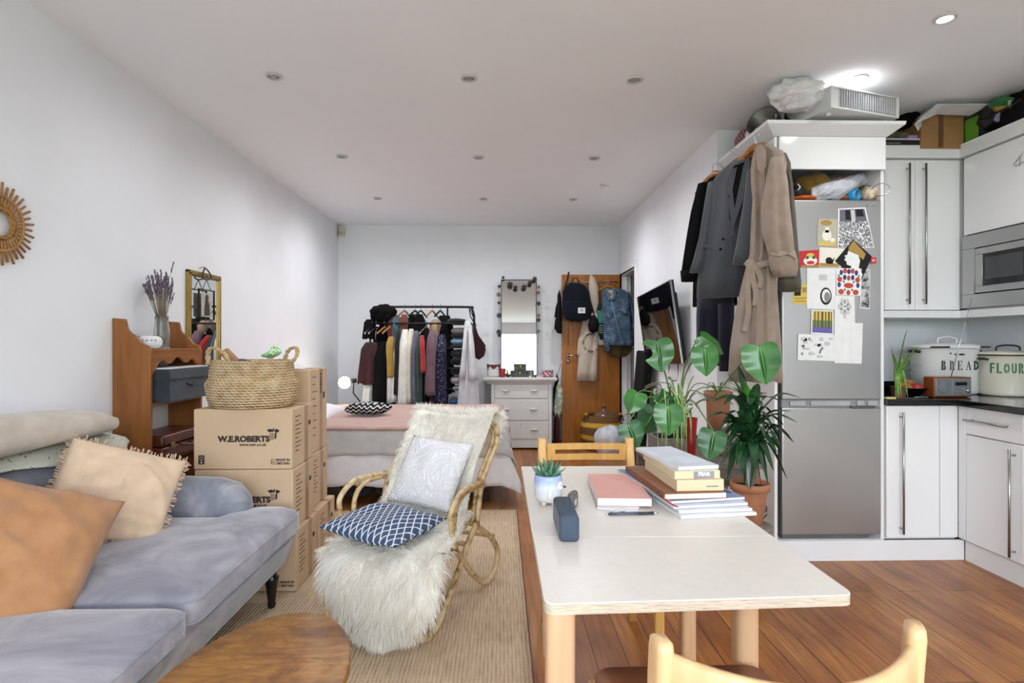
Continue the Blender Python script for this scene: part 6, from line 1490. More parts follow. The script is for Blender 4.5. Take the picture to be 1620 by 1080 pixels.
mb = MB(); mb.lathe([(.12, .06), (.15, .12), (.15, .32), (.12, .41), (.05, .455), (.022, .465), (.02, .50), (.03, .505), (.03, .52), (.012, .53), (0, .532)], lb + Vector((.03, 0, 0)), 30, caps=(True, False)); mb.obj('body', mat('smoky_brown_glass', '#6b5343', .12, 0, .6), t)
mb = MB()
bc_ = WY(963, 688, 6.42)
def pbag(u, v):
    a, e = 2 * PI * u, PI * v; R = 1 + .16 * N3((math.cos(a) * 2, math.sin(a) * 2, v * 4)) + .05 * N3((a * 4, v * 8, 5))
    return Vector((bc_.x + .165 * R * math.cos(a) * math.sin(e) ** .7, 6.4 + .13 * R * math.sin(a) * math.sin(e) ** .7, max(.002, .165 - .165 * math.cos(e) * R)))
mb.grid(pbag, 40, 18, cu=True)
solo(mb, 'white_plastic_bag', mat('white_polythene', '#c6c7cf', .35, 0, .5, .06, 9, .6, 18, .02), 'crumpled white plastic bag standing before the yellow basket', 'bag')
# low black drawer-box and stool behind the rear chair are below the table line
# ------------------------------------------------------------------ television on the right wall
tn = Vector((-.99, .02, -.13)); tp0 = Vector((1.425, 5.2, 1.43)); co_ = Vector((0, 0, CAM_H))
tv = [co_ + ray(*q) * ((tp0 - co_).dot(tn) / ray(*q).dot(tn)) for q in ((1006, 464), (1060.5, 450.5), (1077.5, 567), (1023, 581))]
c = sum(tv, Vector()) / 4; xa = ((tv[1] - tv[0]) + (tv[2] - tv[3])) / 2; ya = ((tv[0] - tv[3]) + (tv[1] - tv[2])) / 2
nrm = xa.cross(ya).normalized(); Mt = frame_mat(c, xa, nrm); w2, h2 = xa.length / 2, ya.length / 2
t = thing('television', 'glossy black flat television tilted on a bracket on the right wall', 'television', c)
mb = MB(); mb.box(-w2, w2, -h2, h2, -.03, .0, .004, M=Mt); mb.obj('case', m_blackmatte, t)
mb = MB(); mb.box(-w2 + .012, w2 - .012, -h2 + .012, h2 - .012, -.001, .0015, M=Mt); mb.obj('screen', mat('tv_glass', '#050506', .03, 0, .6, 0), t)
mb = MB(); mb.box(w2 - .002, w2 + .004, -h2, h2, -.012, .002, M=Mt); mb.obj('silver_edge', metal('silver_trim', '#c2c4c8', .3), t)
mb = MB(); mb.box(-w2 * .7, w2 * .97, -h2 * .95, h2 * .7, -.05, -.03, .012, M=Mt); mb.obj('rear_housing', m_blackmatte, t)
mb = MB(); cbk = Mt @ Vector((0, 0, -.05)); mb.tube([cbk, Vector((XR - .004, cbk.y, cbk.z))], .02, 8); mb.box(XR - .012, XR - .001, cbk.y - .12, cbk.y + .12, cbk.z - .1, cbk.z + .1); mb.obj('bracket', m_blackmatte, t)
mb = MB(); mb.tube(bez([Mt @ Vector((w2 * .1, -h2, -.05)), Mt @ Vector((0, -h2 - .12, -.05)), Vector((XR - .02, c.y - .1, .95)), Mt @ Vector((w2 * .4, -h2 - .15, -.05)), Mt @ Vector((w2 * .5, -h2, -.06))], 6), .004, 5); mb.obj('cable', m_blackmatte, t)
# tall black case leaning by the doorway
a = WX(1012, 553, 1.44)
t = thing('instrument_case', 'tall flat black case leaning on the right wall beneath the television', 'case', (1.42, 5.65, 0))
mb = MB(); Mx = Matrix.Translation((1.36, 5.62, 0)) @ Euler((0, .075, 0)).to_matrix().to_4x4()
mb.box(-.05, .035, -.16, .2, .005, 1.19, .02, 3, M=Mx); mb.obj('body', F('black_nylon', '#0a0a0b', sheen=0), t)
mb = MB(); mb.tube([Mx @ Vector((-.056, -.1, .5)), Mx @ Vector((-.085, -.06, .55)), Mx @ Vector((-.085, .06, .55)), Mx @ Vector((-.056, .1, .5))], .01, 6); mb.obj('handle', m_blackmatte, t)
# ================================================================== rattan lounge chair with sheepskin
# chair frame: u across (towards the viewer's right), v forwards (towards the viewer), z up
CU, CV = Vector((.924, -.382, 0)), Vector((-.382, -.924, 0))
CR0 = Vector((-.308, 2.41, 0)) - CU * .28                    # point below the seat centre line at v = 0
def ch(u, v, z): return CR0 + CU * u + CV * v + Vector((0, 0, z))
m_cane = NT('bamboo_cane'); _v = m_cane.co()
m_cane = m_cane.set(m_cane.ramp(m_cane.noise(_v, 24, 4), [(.30, '#7d6040'), (.42, '#c2a678'), (.7, '#dfc9a2')]), .38, 0, .45)
m_canew = mat('cane_binding', '#a98c5c', .5, var=.2, vscale=60)
chair = thing('rattan_chair', 'rattan lounge armchair with looped legs draped in a cream sheepskin', 'armchair', ch(0, -.35, RZ))
HWd = .28
def cane(pts, r=.0135, name='cane', m=None, n=7):
    p = bez(pts, n); R = [r * (1 + .10 * (math.sin(i * 1.05) > .93)) for i in range(len(p))]
    mb = MB(); mb.tube(p, R, 10); return mb.obj(name, m or m_cane, chair)
for s in (1, -1):
    u = HWd * s
    q_ = u if s > 0 else u * .55
    cane([ch(q_ * .96, .03, .33), ch(q_, .075, .27), ch(q_, .107, .18), ch(q_, .085, .08), ch(q_, .0, RZ + .012), ch(q_, -.09, .04), ch(q_ * .6 + u * .4, -.147, .078), ch(u, -.286, .195), ch(u, -.395, .293), ch(u, -.50, .365)], .0145, 'front_leg_loop')
    cane([ch(u * 1.02, -.216, .335), ch(u * 1.02, -.286, .281), ch(u * 1.02, -.431, .14), ch(u * 1.02, -.55, .05), ch(u * 1.02, -.63, RZ + .013), ch(u * 1.02, -.717, .048), ch(u * 1.02, -.755, .136), ch(u * 1.02, -.67, .236), ch(u, -.52, .34)], .0145, 'rear_leg_loop')
    cane([ch(u * 1.05, -.286, .28), ch(u * 1.07, -.215, .335), ch(u * 1.09, -.171, .472), ch(u * 1.09, -.19, .53), ch(u * 1.08, -.286, .575), ch(u * 1.05, -.431, .572), ch(u * 1.02, -.552, .555)], .0135, 'armrest')
    cane([ch(u * .98, -.30, .27), ch(u * .99, -.265, .34), ch(u * 1.0, -.25, .45), ch(u * 1.01, -.285, .525), ch(u * 1.02, -.37, .555), ch(u * 1.02, -.5, .55)], .0125, 'armrest')
    mb = MB()
    for (v, z) in ((-.30, .568), (-.42, .565), (-.545, .552)): mb.tube([ch(u * 1.05 + .016 * math.cos(a), v + .004 * k / 14, z + .02 * math.sin(a)) for k, a in enumerate([2 * PI * k / 12 for k in range(26)])], .0035, 5)
    mb.obj('binding', m_canew, chair)
    mb = MB(); mb.tube([ch(u * 1.02, -.50 - .018 * math.cos(a) + .0, .36 + .02 * math.sin(a)) for a in [2 * PI * k / 12 for k in range(30)]], .0035, 5); mb.obj('binding', m_canew, chair)
# back hoop and seat frame
hoop = [ch(HWd, -.50, .36), ch(HWd, -.552, .533), ch(HWd * .99, -.649, .631), ch(HWd * .97, -.77, .72), ch(HWd * .85, -.84, .80), ch(HWd * .5, -.865, .83), ch(0, -.87, .835), ch(-HWd * .5, -.865, .83), ch(-HWd * .85, -.84, .80), ch(-HWd * .97, -.77, .72), ch(-HWd * .99, -.649, .631), ch(-HWd, -.552, .533), ch(-HWd, -.50, .36)]
cane(hoop, .014, 'back_hoop')
cane([p + CU * (-.024 if i < 6 else .024 if i > 6 else 0) + Vector((0, 0, -.02 if 3 < i < 9 else 0)) for i, p in enumerate(hoop)], .011, 'back_hoop')
for v, z in ((.03, .33), (-.25, .335), (-.50, .36)): cane([ch(-HWd, v, z), ch(0, v, z - .012), ch(HWd, v, z)], .012, 'seat_rail')
cane([ch(-HWd, -.72, .30 - .07), ch(HWd, -.72, .23)], .012, 'stretcher')
cane([ch(-HWd, -.40, .29), ch(HWd, -.40, .29)], .012, 'stretcher')
for k in range(9):
    uu = -HWd * .85 + HWd * 1.7 * k / 8
    mb = MB(); mb.tube(bez([ch(uu, .03, .338), ch(uu, -.25, .336), ch(uu, -.5, .365), ch(uu, -.6, .53), ch(uu, -.76, .71), ch(uu, -.85, .815)], 5), .005, 6); mb.obj('slat', m_cane, chair)
# ---- sheepskin
prof = [(-.93, .60), (-.915, .70), (-.90, .80), (-.865, .86), (-.80, .84), (-.735, .76), (-.66, .655), (-.585, .545), (-.50, .44), (-.40, .395), (-.25, .375), (-.08, .37), (.04, .365), (.115, .325), (.15, .25), (.165, .16), (.16, .075), (.145, .035)]
cen = [.02, .02, .02, .02, .02, .02, .01, .01, .01, .02, .05, .07, .075, .08, .085, .10, .12, .135]
hwid = [.12, .19, .235, .245, .245, .24, .24, .24, .24, .25, .265, .28, .295, .30, .29, .25, .15, .05]
NP = len(prof)
def lerpl(L, t):
    i = min(int(t), len(L) - 2); f = t - i; a, b = L[i], L[i + 1]
    f2 = f
    return a * (1 - f2) + b * f2
pv = bez([(p[0], 0, p[1]) for p in prof], 6)
def skin(s, w):
    "s along the skin 0..1 from behind the back to the hem in front; w -1..1 across"
    t = s * (len(pv) - 1); i = min(int(t), len(pv) - 2); f = t - i; p = pv[i].lerp(pv[i + 1], f)
    q = s * (NP - 1); c, h = lerpl(cen, q), lerpl(hwid, q)
    h *= 1 + .10 * N3((s * 9, w > 0, 3))
    u = c + h * w
    z = p.z; v = p.x
    if s < .66 and s > .18: z += .03 * abs(w) ** 2; v += .06 * abs(w) ** 2.2 * (1 if s < .5 else 0)     # wraps up inside the arms
    if s > .68: v -= .07 * w * w; z += .02 * N3((w * 2, s * 5, 1))
    return ch(u, v, max(z, RZ + .012)) 
sk = thing('sheepskin', 'long cream sheepskin rug laid over the rattan chair from back to floor', 'sheepskin', ch(.05, -.3, .3))
mb = MB(); mb.sheet(lambda a, b: skin(a, b * 2 - 1), 60, 22, -.006); mb.obj('hide', mat('sheepskin_hide', '#f3eee2', .8, var=.1), sk)
random.seed(99)
vs, fs = [], []
def snrm(s, w):
    e = .004; a = skin(min(s + e, 1), w) - skin(max(s - e, 0), w); b = skin(s, min(w + .02, 1)) - skin(s, max(w - .02, -1))
    n = b.cross(a); n = n.normalized() if n.length > 1e-9 else Vector((0, 0, 1)); 
    return n, a.normalized(), b.normalized()
n0, _, _ = snrm(.6, 0); sgn = 1 if n0.z > 0 else -1
NS = 26000
for k in range(NS):
    s = random.random(); w = random.uniform(-1.0, 1.0)
    if .40 < s < .62 and abs(w) < .78 and random.random() < .7: continue        # hidden under the cushions
    n, ts, tw = snrm(s, w); n = n * sgn
    p = skin(s, w)
    cl = N3((s * 26, w * 5, 7)); cl2 = N3((s * 26, w * 5, 31))
    edge = max(0, abs(w) - .85) / .15 * (1 if w > 0 else -1)
    grav = Vector((0, 0, -1))
    L = rnd(.03, .056) * (1.2 if s > .66 else 1.0)
    d = n * rnd(.45, .8) + ts * (.5 + .5 * cl) + tw * (.55 * cl2 + .75 * edge + rnd(-.25, .25)) + grav * .25
    if s > .95: d += ts * .8
    if s < .22: d = n * .9 + Vector((0, 0, .5)) + tw * (.5 * cl2 + edge) + CV * .2
    d.normalize(); side = d.cross(Vector((rnd(-1, 1), rnd(-1, 1), rnd(-1, 1)))).normalized() * rnd(.0014, .0024)
    q1 = p + d * L * .5; q2 = p + (d + grav * .35 + tw * .3 * cl2).normalized() * L
    if q2.z < RZ + .003: q2.z = RZ + .003
    if q1.z < RZ + .004: q1.z = RZ + .004
    b = len(vs); vs += [p - side, p + side, q1 - side * .9, q1 + side * .9, q2]
    fs += [(b, b + 1, b + 3, b + 2), (b + 2, b + 3, b + 4)]
off = wloc(sk)
me = bpy.data.meshes.new('fleece'); me.from_pydata([tuple(v - off) for v in vs], [], fs)
for p in me.polygons: p.use_smooth = True
m_fleece = NT('cream_fleece'); _v = m_fleece.co(); m_fleece = m_fleece.set(m_fleece.ramp(m_fleece.noise(_v, 9, 3), [(.35, '#f6f2e9'), (.65, '#fdfbf7')]), .8, 0, .2, **{'Sheen Weight': .3})
_nt = bpy.data.materials['cream_fleece'].node_tree; _tl = _nt.nodes.new('ShaderNodeBsdfTranslucent'); _tl.inputs['Color'].default_value = rgba('#fcfaf6'); _mx = _nt.nodes.new('ShaderNodeMixShader'); _mx.inputs[0].default_value = .45
_nt.links.new(_nt.nodes['Principled BSDF'].outputs[0], _mx.inputs[1]); _nt.links.new(_tl.outputs[0], _mx.inputs[2]); _nt.links.new(_mx.outputs[0], _nt.nodes['Material Output'].inputs['Surface'])
me.materials.append(m_fleece)
o = bpy.data.objects.new('fleece', me); COL.objects.link(o); o.parent = sk; o['kind'] = 'stuff'
# ---- cushions
def set_pose(o, M): o.matrix_world = M; return o
def loose_cushion(name, lab, M, w_, h_, t_, m, seed, pinch=.05, lump=.02):
    mb = MB(); cushion(mb, w_, h_, t_, 26, pinch, lump, seed); o = mb.obj(name, m); set_pose(o, M); return tag(o, lab, 'cushion')
m_emb = NT('white_embroidery'); _v = m_emb.co(); _n = m_emb.noise(_v, 6, 2, dist=1.5)
_h = m_emb.math('SINE', m_emb.math('MULTIPLY', _n, 90)); m_emb.bump(m_emb.math('ADD', _h, m_emb.noise(_v, 200, 2)), .5, .006); m_emb = m_emb.set('#e9e9ee', .9, 0, .2, **{'Sheen Weight': .2})
cw = W(685, 766, 2.83)
loose_cushion('white_cushion', 'white cushion with raised swirls leaning on the sheepskin chair back', frame_mat(ch(.015, -.50, .60), ch(.2, -.5, .585) - ch(-.2, -.5, .62), CV * .80 + Vector((0, 0, .60))), .37, .38, .13, m_emb, 3)
m_net = NT('blue_net_print'); _v = m_net.co(); _x, _y, _z = m_net.sep(_v)
_w = m_net.math('MULTIPLY', m_net.noise(_v, 14, 2), 1.1)
_a = m_net.math('ABSOLUTE', m_net.math('SINE', m_net.math('ADD', m_net.math('ADD', m_net.math('MULTIPLY', _x, 92), m_net.math('MULTIPLY', _y, 50)), _w)))
_b = m_net.math('ABSOLUTE', m_net.math('SINE', m_net.math('ADD', m_net.math('SUBTRACT', m_net.math('MULTIPLY', _x, 92), m_net.math('MULTIPLY', _y, 50)), _w)))
_m = m_net.math('MINIMUM', _a, _b)
m_net.bump(m_net.noise(_v, 300, 2), .3, .002)
m_net = m_net.set(m_net.ramp(_m, [(.20, '#d9dde4'), (.30, '#4d5f7e'), (.8, '#42536f')]), .9, 0, .2)
loose_cushion('blue_cushion', 'flat blue cushion with white net pattern on the chair seat', frame_mat(ch(-.01, -.12, .445), ch(.3, -.04, .43) - ch(-.3, -.10, .455), Vector((0, 0, 1)) + CV * .03 + CU * .04), .43, .40, .10, m_net, 9)
# ================================================================== dining table and chairs
TZt = .74
m_lam = mat('cream_laminate', '#e2dcd4', .32, 0, .45, .012, 40)
m_tedge = NT('worn_plywood_edge'); m_tedge = m_tedge.set(m_tedge.ramp(m_tedge.noise(m_tedge.co((6, 6, 90)), 3, 4), [(.3, '#a99f8c'), (.55, '#cfc4b0'), (.7, '#8f8779')]), .6, 0, .3)
m_beech = wood('pale_beech', '#d3ab86', '#c2966f', '#dbb794', (9, 9, .8), .42, 2.6, bump=.03)
m_yelw = wood('yellow_beech', '#d9aa62', '#c8954c', '#e2b873', (9, 9, .9), .35, 2.4, bump=.03)
TX0_, TX1_, TYn, TYs, TYf = .092, .757, 1.17, 1.565, 2.46
tbl = thing('dining_table', 'cream laminate topped dining table with beech legs', 'table', (.42, 1.8, 0))
def leaf_outline(y0, y1, near):
    if not near: return [(TX0_, y0), (TX1_, y0), (TX1_, y1), (TX0_, y1)]
    o = []
    r = .022; sl = .028                                         # front edge slightly out of square
    for cx, cy, a0 in ((TX1_ - r, y0 + sl + r, -90), (TX0_ + r, y0 + r, 180)):
        seg = [(cx + r * math.cos(R_(a0 + 90 * k / 6)), cy + r * math.sin(R_(a0 + 90 * k / 6))) for k in range(7)]
        o.append(seg)
    return o[1] + o[0] + [(TX1_, y1), (TX0_, y1)]
for y0, y1, near in ((TYn, TYs - .0012, True), (TYs + .0012, TYf, False)):
    mb = MB(); out = leaf_outline(y0, y1, near); mb.prism(out, 'z', TZt - .004, TZt, .0012, seg=1); t_ = mb.obj('tabletop' if not near else 'table_leaf', m_lam, tbl)
    mb = MB(); mb.prism([(x + (.0005 if x < .4 else -.0005), y) for x, y in out], 'z', TZt - .024, TZt - .004); mb.obj('edge', m_tedge, t_)
for x, y, w_ in ((.128, 1.215, .062), (.640, 1.475, .058), (.70, 2.11, .055), (.20, 2.32, .055)):
    mb = MB(); mb.prism([(x + a, y + b) for a, b in rrect(w_, w_, .016, 4)], 'z', 0, TZt - .025, .003, smooth=True); mb.obj('leg', m_beech, tbl)
mb = MB(); mb.box(.16, .63, 2.27, 2.29, .64, TZt - .026); mb.box(.655, .675, 1.5, 2.1, .68, TZt - .026); mb.box(.12, .14, 1.58, 2.28, .68, TZt - .026); mb.obj('apron', m_beech, tbl)
mb = MB(); mb.box(.44, .47, 1.53, 1.60, TZt - .036, TZt - .0245); mb.obj('hinge', m_blackmatte, tbl)
# ---- rear chair (far side, faces the viewer)
rc_ = thing('dining_chair', 'yellow beech chair with slotted back rail tucked under the far side of the table', 'chair', (.40, 2.4, 0))
ya = 2.66
def rx(px): return WY(px, 700, ya).x
for px, lean in ((861, -.01), (995.5, .0)):
    x = rx(px); mb = MB()
    mb.loft([[Vector((x + a + lean * (z > .5), yy + b, z)) for a, b in rrect(.040, .026, .008, 3)] for yy, z in ((2.60, .0), (2.57, .25), (2.575, .45), (2.61, .62), (2.66, .80), (2.664, .822), (2.665, .826))]); mb.obj('leg', m_yelw, rc_)
xl, xr = rx(862) + .01, rx(995) - .01; zt_, zb = WY(930, 701, ya).z, WY(930, 726.5, ya).z
def slotrail(u, v): pass
mb = MB(); n = 16
def crv(t): return ya - .008 + .012 * (1 - (2 * t - 1) ** 2)
def railseg(t0, t1, z0, z1, nn=8):
    R = []
    for k in range(nn + 1):
        t = t0 + (t1 - t0) * k / nn; x = xl + (xr - xl) * t; y = crv(t)
        R.append([Vector((x, y - .009, z0)), Vector((x, y + .009, z0)), Vector((x, y + .009, z1)), Vector((x, y - .009, z1))])
    mb.loft(R, smooth=False)
s0, s1 = zb + (zt_ - zb) * .36, zb + (zt_ - zb) * .64
railseg(0, 1, s1, zt_, 16); railseg(0, 1, zb, s0, 16); railseg(0, .10, s0, s1, 3); railseg(.9, 1, s0, s1, 3)
bmesh.ops.remove_doubles(mb.bm, verts=mb.bm.verts, dist=1e-5)
mb.obj('back_rail', m_yelw, rc_)
for x in (.225, .575): mb = MB(); mb.prism([(x + a, 2.05 + b) for a, b in rrect(.036, .036, .008, 3)], 'z', 0, .42, .003); mb.obj('leg', m_yelw, rc_)
mb = MB(); mb.box(.19, .61, 2.03, 2.58, .42, .445, .008); mb.obj('seat', m_yelw, rc_)
mb = MB(); mb.box(.22, .58, 2.04, 2.06, .30, .36, .003); mb.obj('front_stretcher', m_yelw, rc_)
for x in (.215, .585): mb = MB(); mb.box(x - .01, x + .01, 2.06, 2.57, .22, .25, .003); mb.obj('side_stretcher', m_yelw, rc_)
# ---- near chair (back towards the viewer)
fc_ = thing('dining_chair', 'beech chair with curved back rail and brown seat in the foreground', 'chair', (.48, 1.2, 0))
m_beech2 = wood('light_beech', '#dcb688', '#cda171', '#e4c196', (9, 9, .9), .3, 2.2, bump=.02)
pl_, pr_ = WZ(1043, 1004, .79), WZ(1440, 985, .795)
dirx = Vector((pr_.x - pl_.x, pr_.y - pl_.y, 0)); dirx.normalize(); nb = Vector((-dirx.y, dirx.x, 0))   # nb points to the table
def post(p, w_, ang, zt):
    R = []
    for z, off, sc in ((0, -.045, .9), (.3, .005, 1), (.45, .01, 1), (.6, .005, 1), (.72, -.004, 1.02), (zt - .02, -.01, 1.02), (zt - .005, -.0105, .92), (zt, -.011, .62)):
        c = Vector((p.x, p.y, 0)) + nb * off
        e = dirx * math.cos(ang) + nb * math.sin(ang); g = Vector((-e.y, e.x, 0))
        R.append([c + e * a * sc + g * b * sc + Vector((0, 0, z)) for a, b in rrect(w_, .05, .012, 4)])
    mb = MB(); mb.loft(R); return mb.obj('leg', m_beech2, fc_)
post(pl_, .030, .12, .792); post(pr_, .030, -.5, .80)
# curved back rail: bows towards the viewer in the middle
def railp(t):
    b = (1 - (2 * t - 1) ** 2); base = pl_.lerp(pr_, t); q = Vector((base.x, base.y, 0)) - nb * (.010 + .098 * b); return q
mb = MB(); R = []
for k in range(29):
    t = k / 28; q = railp(t); q2 = railp(min(1, t + .01)); q1 = railp(max(0, t - .01)); tg = (q2 - q1).normalized(); g = Vector((-tg.y, tg.x, 0))
    zt = .772 - .012 * (1 - (2 * t - 1) ** 2); zb_ = .63
    R.append([q + g * a + Vector((0, 0, z)) for a, z in ((-.008, zb_), (.008, zb_), (.0085, zt - .006), (.004, zt), (-.004, zt), (-.0085, zt - .006))])
mb.loft(R); mb.obj('back_rail', m_beech2, fc_)
sfl, sfr = Vector((.225, 1.435, 0)), Vector((.665, 1.44, 0)); sbl, sbr = Vector((pl_.x + .01, pl_.y + .03, 0)), Vector((pr_.x - .02, pr_.y + .03, 0))
mb = MB(); cc_ = [sbl, sbr, sfr, sfl]
def seat_out(s_, z):
    c = sum(cc_, Vector()) / 4; o = []
    for i in range(4):
        a, b, d = cc_[i - 1], cc_[i], cc_[(i + 1) % 4]
        for k in range(6):
            t = k / 5; d1 = (a - b).normalized() * .05; d2 = (d - b).normalized() * .05
            o.append((b + d1) * (1 - t) ** 2 + b * 2 * t * (1 - t) + (b + d2) * t * t)
    return [c + (p - c) * s_ + Vector((0, 0, z)) for p in o]
mb.loft([seat_out(1, .425), seat_out(1, .438)]); mb.obj('seat', m_beech2, fc_)
mb = MB(); mb.loft([seat_out(.985, .438), seat_out(.985, .452), seat_out(.95, .462), seat_out(.5, .466)]); mb.obj('seat_pad', mat('brown_leatherette', '#8d5636', .45, var=.08, bump=.15, bscale=120), fc_)
for p in (sfl, sfr):
    q = p * .94 + (sum(cc_, Vector()) / 4) * .06; mb = MB(); mb.prism([(q.x + a, q.y + b) for a, b in rrect(.034, .034, .01, 3)], 'z', 0, .425, .003); mb.obj('leg', m_beech2, fc_)
mb = MB(); mb.tube([sfl * .94 + sbl * .06 + Vector((.01, 0, .28)), sbl + Vector((0, 0, .28))], .012, 8); mb.obj('side_stretcher', m_beech2, fc_)
mb = MB(); mb.tube([sfr * .94 + sbr * .06 + Vector((-.01, 0, .28)), sbr + Vector((0, 0, .28))], .012, 8); mb.obj('side_stretcher', m_beech2, fc_)

# ================================================================== things on the table
def tz(px, py, z=TZt): return WZ(px, py, z)
# succulent in animal pot
pc = tz(868, 803); pc.y += .045; pc.x += .002
sp = thing('potted_succulent', 'spiky green succulent in a small white bird-shaped pot on the table', 'succulent', (pc.x, pc.y, TZt))
m_pot = NT('blue_fade_glaze'); _z = m_pot.sep(m_pot.co())[2]
m_pot = m_pot.set(m_pot.ramp(m_pot.math('ADD', m_pot.math('MULTIPLY', _z, 10), m_pot.math('MULTIPLY', m_pot.noise(m_pot.co(), 20, 2), .25)), [(.25, '#dcdad8'), (.75, '#cfd5e2'), (.98, '#9fb2d8')]), .2, 0, .5)
b0 = Vector((pc.x, pc.y, TZt))
mb = MB(); mb.lathe([(.02, .010), (.038, .013), (.045, .028), (.0475, .055), (.0465, .085), (.0455, .098), (.042, .100), (.041, .09), (.041, .03), (0, .025)], b0, 36, caps=(True, False)); pot = mb.obj('pot', m_pot, sp)
for a in (-2.2, -.9, .8, 2.3): mb = MB(); mb.ball(b0 + Vector((.026 * math.cos(a), .026 * math.sin(a), .008)), .0085, 10, 7); mb.obj('foot', mat('pale_pink_glaze', '#dcc9bb', .3), pot)
mb = MB(); mb.lathe([(.002, -.02), (.006, -.016), (.0085, -.004), (.008, .01), (.004, .02), (.001, .023)], b0 + Vector((.002, -.0475, .048)), 12, (.0, .12, 0), sy=.5); mb.obj('wing', mat('white_glaze', '#dddcdd', .2), pot)
mb = MB(); mb.ball(b0 + Vector((.036, -.024, .066)), .016, 14, 9, sx=.8); mb.obj('face', mat('white_glaze', '#dddcdd'), pot)
mb = MB(); mb.ball(b0 + Vector((.040, -.036, .070)), .0028, 8, 6); mb.obj('eye', m_black, pot)
mb = MB(); mb.lathe([(.005, 0), (.003, .006), (.0005, .011)], b0 + Vector((.048, -.027, .064)), 10, (0, PI / 2, -.4)); mb.obj('beak', mat('dark_beak', '#4c3a30', .4), pot)
mb = MB(); mb.lathe([(.0415, .086), (0, .09)], b0, 20, caps=(True, False)); mb.obj('soil', m_soil, sp)
m_succ = NT('succulent_leaf'); m_succ = m_succ.set(m_succ.ramp(m_succ.noise(m_succ.co(), 60, 3), [(.3, '#3f7058'), (.6, '#5f8f72'), (.8, '#86aa90')]), .45, 0, .4)
random.seed(12)
for ring, (n, tilt, L, wd) in enumerate(((7, 1.15, .062, .0105), (7, .85, .060, .011), (6, .5, .055, .0105), (4, .2, .045, .009))):
    for k in range(n):
        a = 2 * PI * (k + ring * .5) / n + rnd(-.1, .1); tl = tilt + rnd(-.08, .08)
        d = Vector((math.cos(a) * math.sin(tl), math.sin(a) * math.sin(tl), math.cos(tl))); base = b0 + Vector((math.cos(a) * .006, math.sin(a) * .006, .088))
        sd = Vector((-math.sin(a), math.cos(a), 0)); up = sd.cross(d) * (1 if sd.cross(d).z > 0 else -1); R = []
        for t, w_ in ((0, .8), (.2, 1.05), (.45, 1), (.7, .7), (.88, .35), (1.0, .03)):
            c = base + d * L * t + Vector((0, 0, .012 * t * t)); hw = wd * w_
            R.append([c + sd * hw - up * 0, c + up * hw * .12, c - sd * hw, c - up * hw * .55])
        mb = MB(); mb.loft(R); mb.obj('leaf', m_succ, sp)
# speaker
sa = tz(901, 858)
m_spk = mat('slate_blue_fabric', '#454f5f', .75, 0, .3, .04, 30, .35, 700)
t = thing('portable_speaker', 'slate blue rectangular portable speaker standing on the table', 'speaker', (sa.x, sa.y + .09, TZt), 0)
mb = MB(); R = []
for y, s_ in ((0, .90), (.004, 1), (.185, 1), (.19, .9)): R.append([Vector((sa.x + x * s_, sa.y + y, TZt + .037 + z * s_)) for x, z in rrect(.053, .072, .011, 5)])
mb.loft(R); mb.obj('body', m_spk, t)
mb = MB()
for k in range(3): mb.box(sa.x - .004, sa.x + .004, sa.y + .04 + .04 * k, sa.y + .052 + .04 * k, TZt + .0725, TZt + .0742, .0008, 1)
mb.obj('buttons', mat('speaker_button', '#39424f', .7), t)
mb = MB(); mb.box(sa.x - .0278, sa.x - .025, sa.y + .012, sa.y + .178, TZt + .010, TZt + .064, .001, 1); mb.obj('grille', mat('speaker_mesh', '#6f767d'), t)
# clear tape dispenser (smoky plastic oval)
q = tz(909, 808); q.y += .02
m_smoke = NT('smoky_clear_plastic'); m_smoke = m_smoke.set('#8d8a88', .12, 0, .5, **{'Transmission Weight': .55, 'IOR': 1.2})
t = thing('tape_dispenser', 'small smoky clear plastic oval case behind the blue speaker', 'case', (q.x, q.y, TZt))
Mo = Matrix.Translation((q.x, q.y + .03, TZt + .02)) @ Euler((0, 0, 1.25)).to_matrix().to_4x4()
mb = MB(); mb.loft([[Mo @ Vector((.055 * math.cos(a) * s_, .016 * math.sin(a) * s_, z)) for a in [2 * PI * k / 28 for k in range(28)]] for s_, z in ((.85, -.0195), (1, -.014), (1.0, .014), (.85, .022), (.3, .024))]); mb.obj('body', m_smoke, t)
mb = MB(); mb.loft([[Mo @ Vector((-.02 + .014 * math.cos(a), .0162 * 1.0 * s_, .001 + .011 * math.sin(a))) for a in [2 * PI * k / 16 for k in range(16)]] for s_ in (-1.01, 1.01)]); mb.obj('core', mat('grey_core', '#b5b3b2', .4), t)
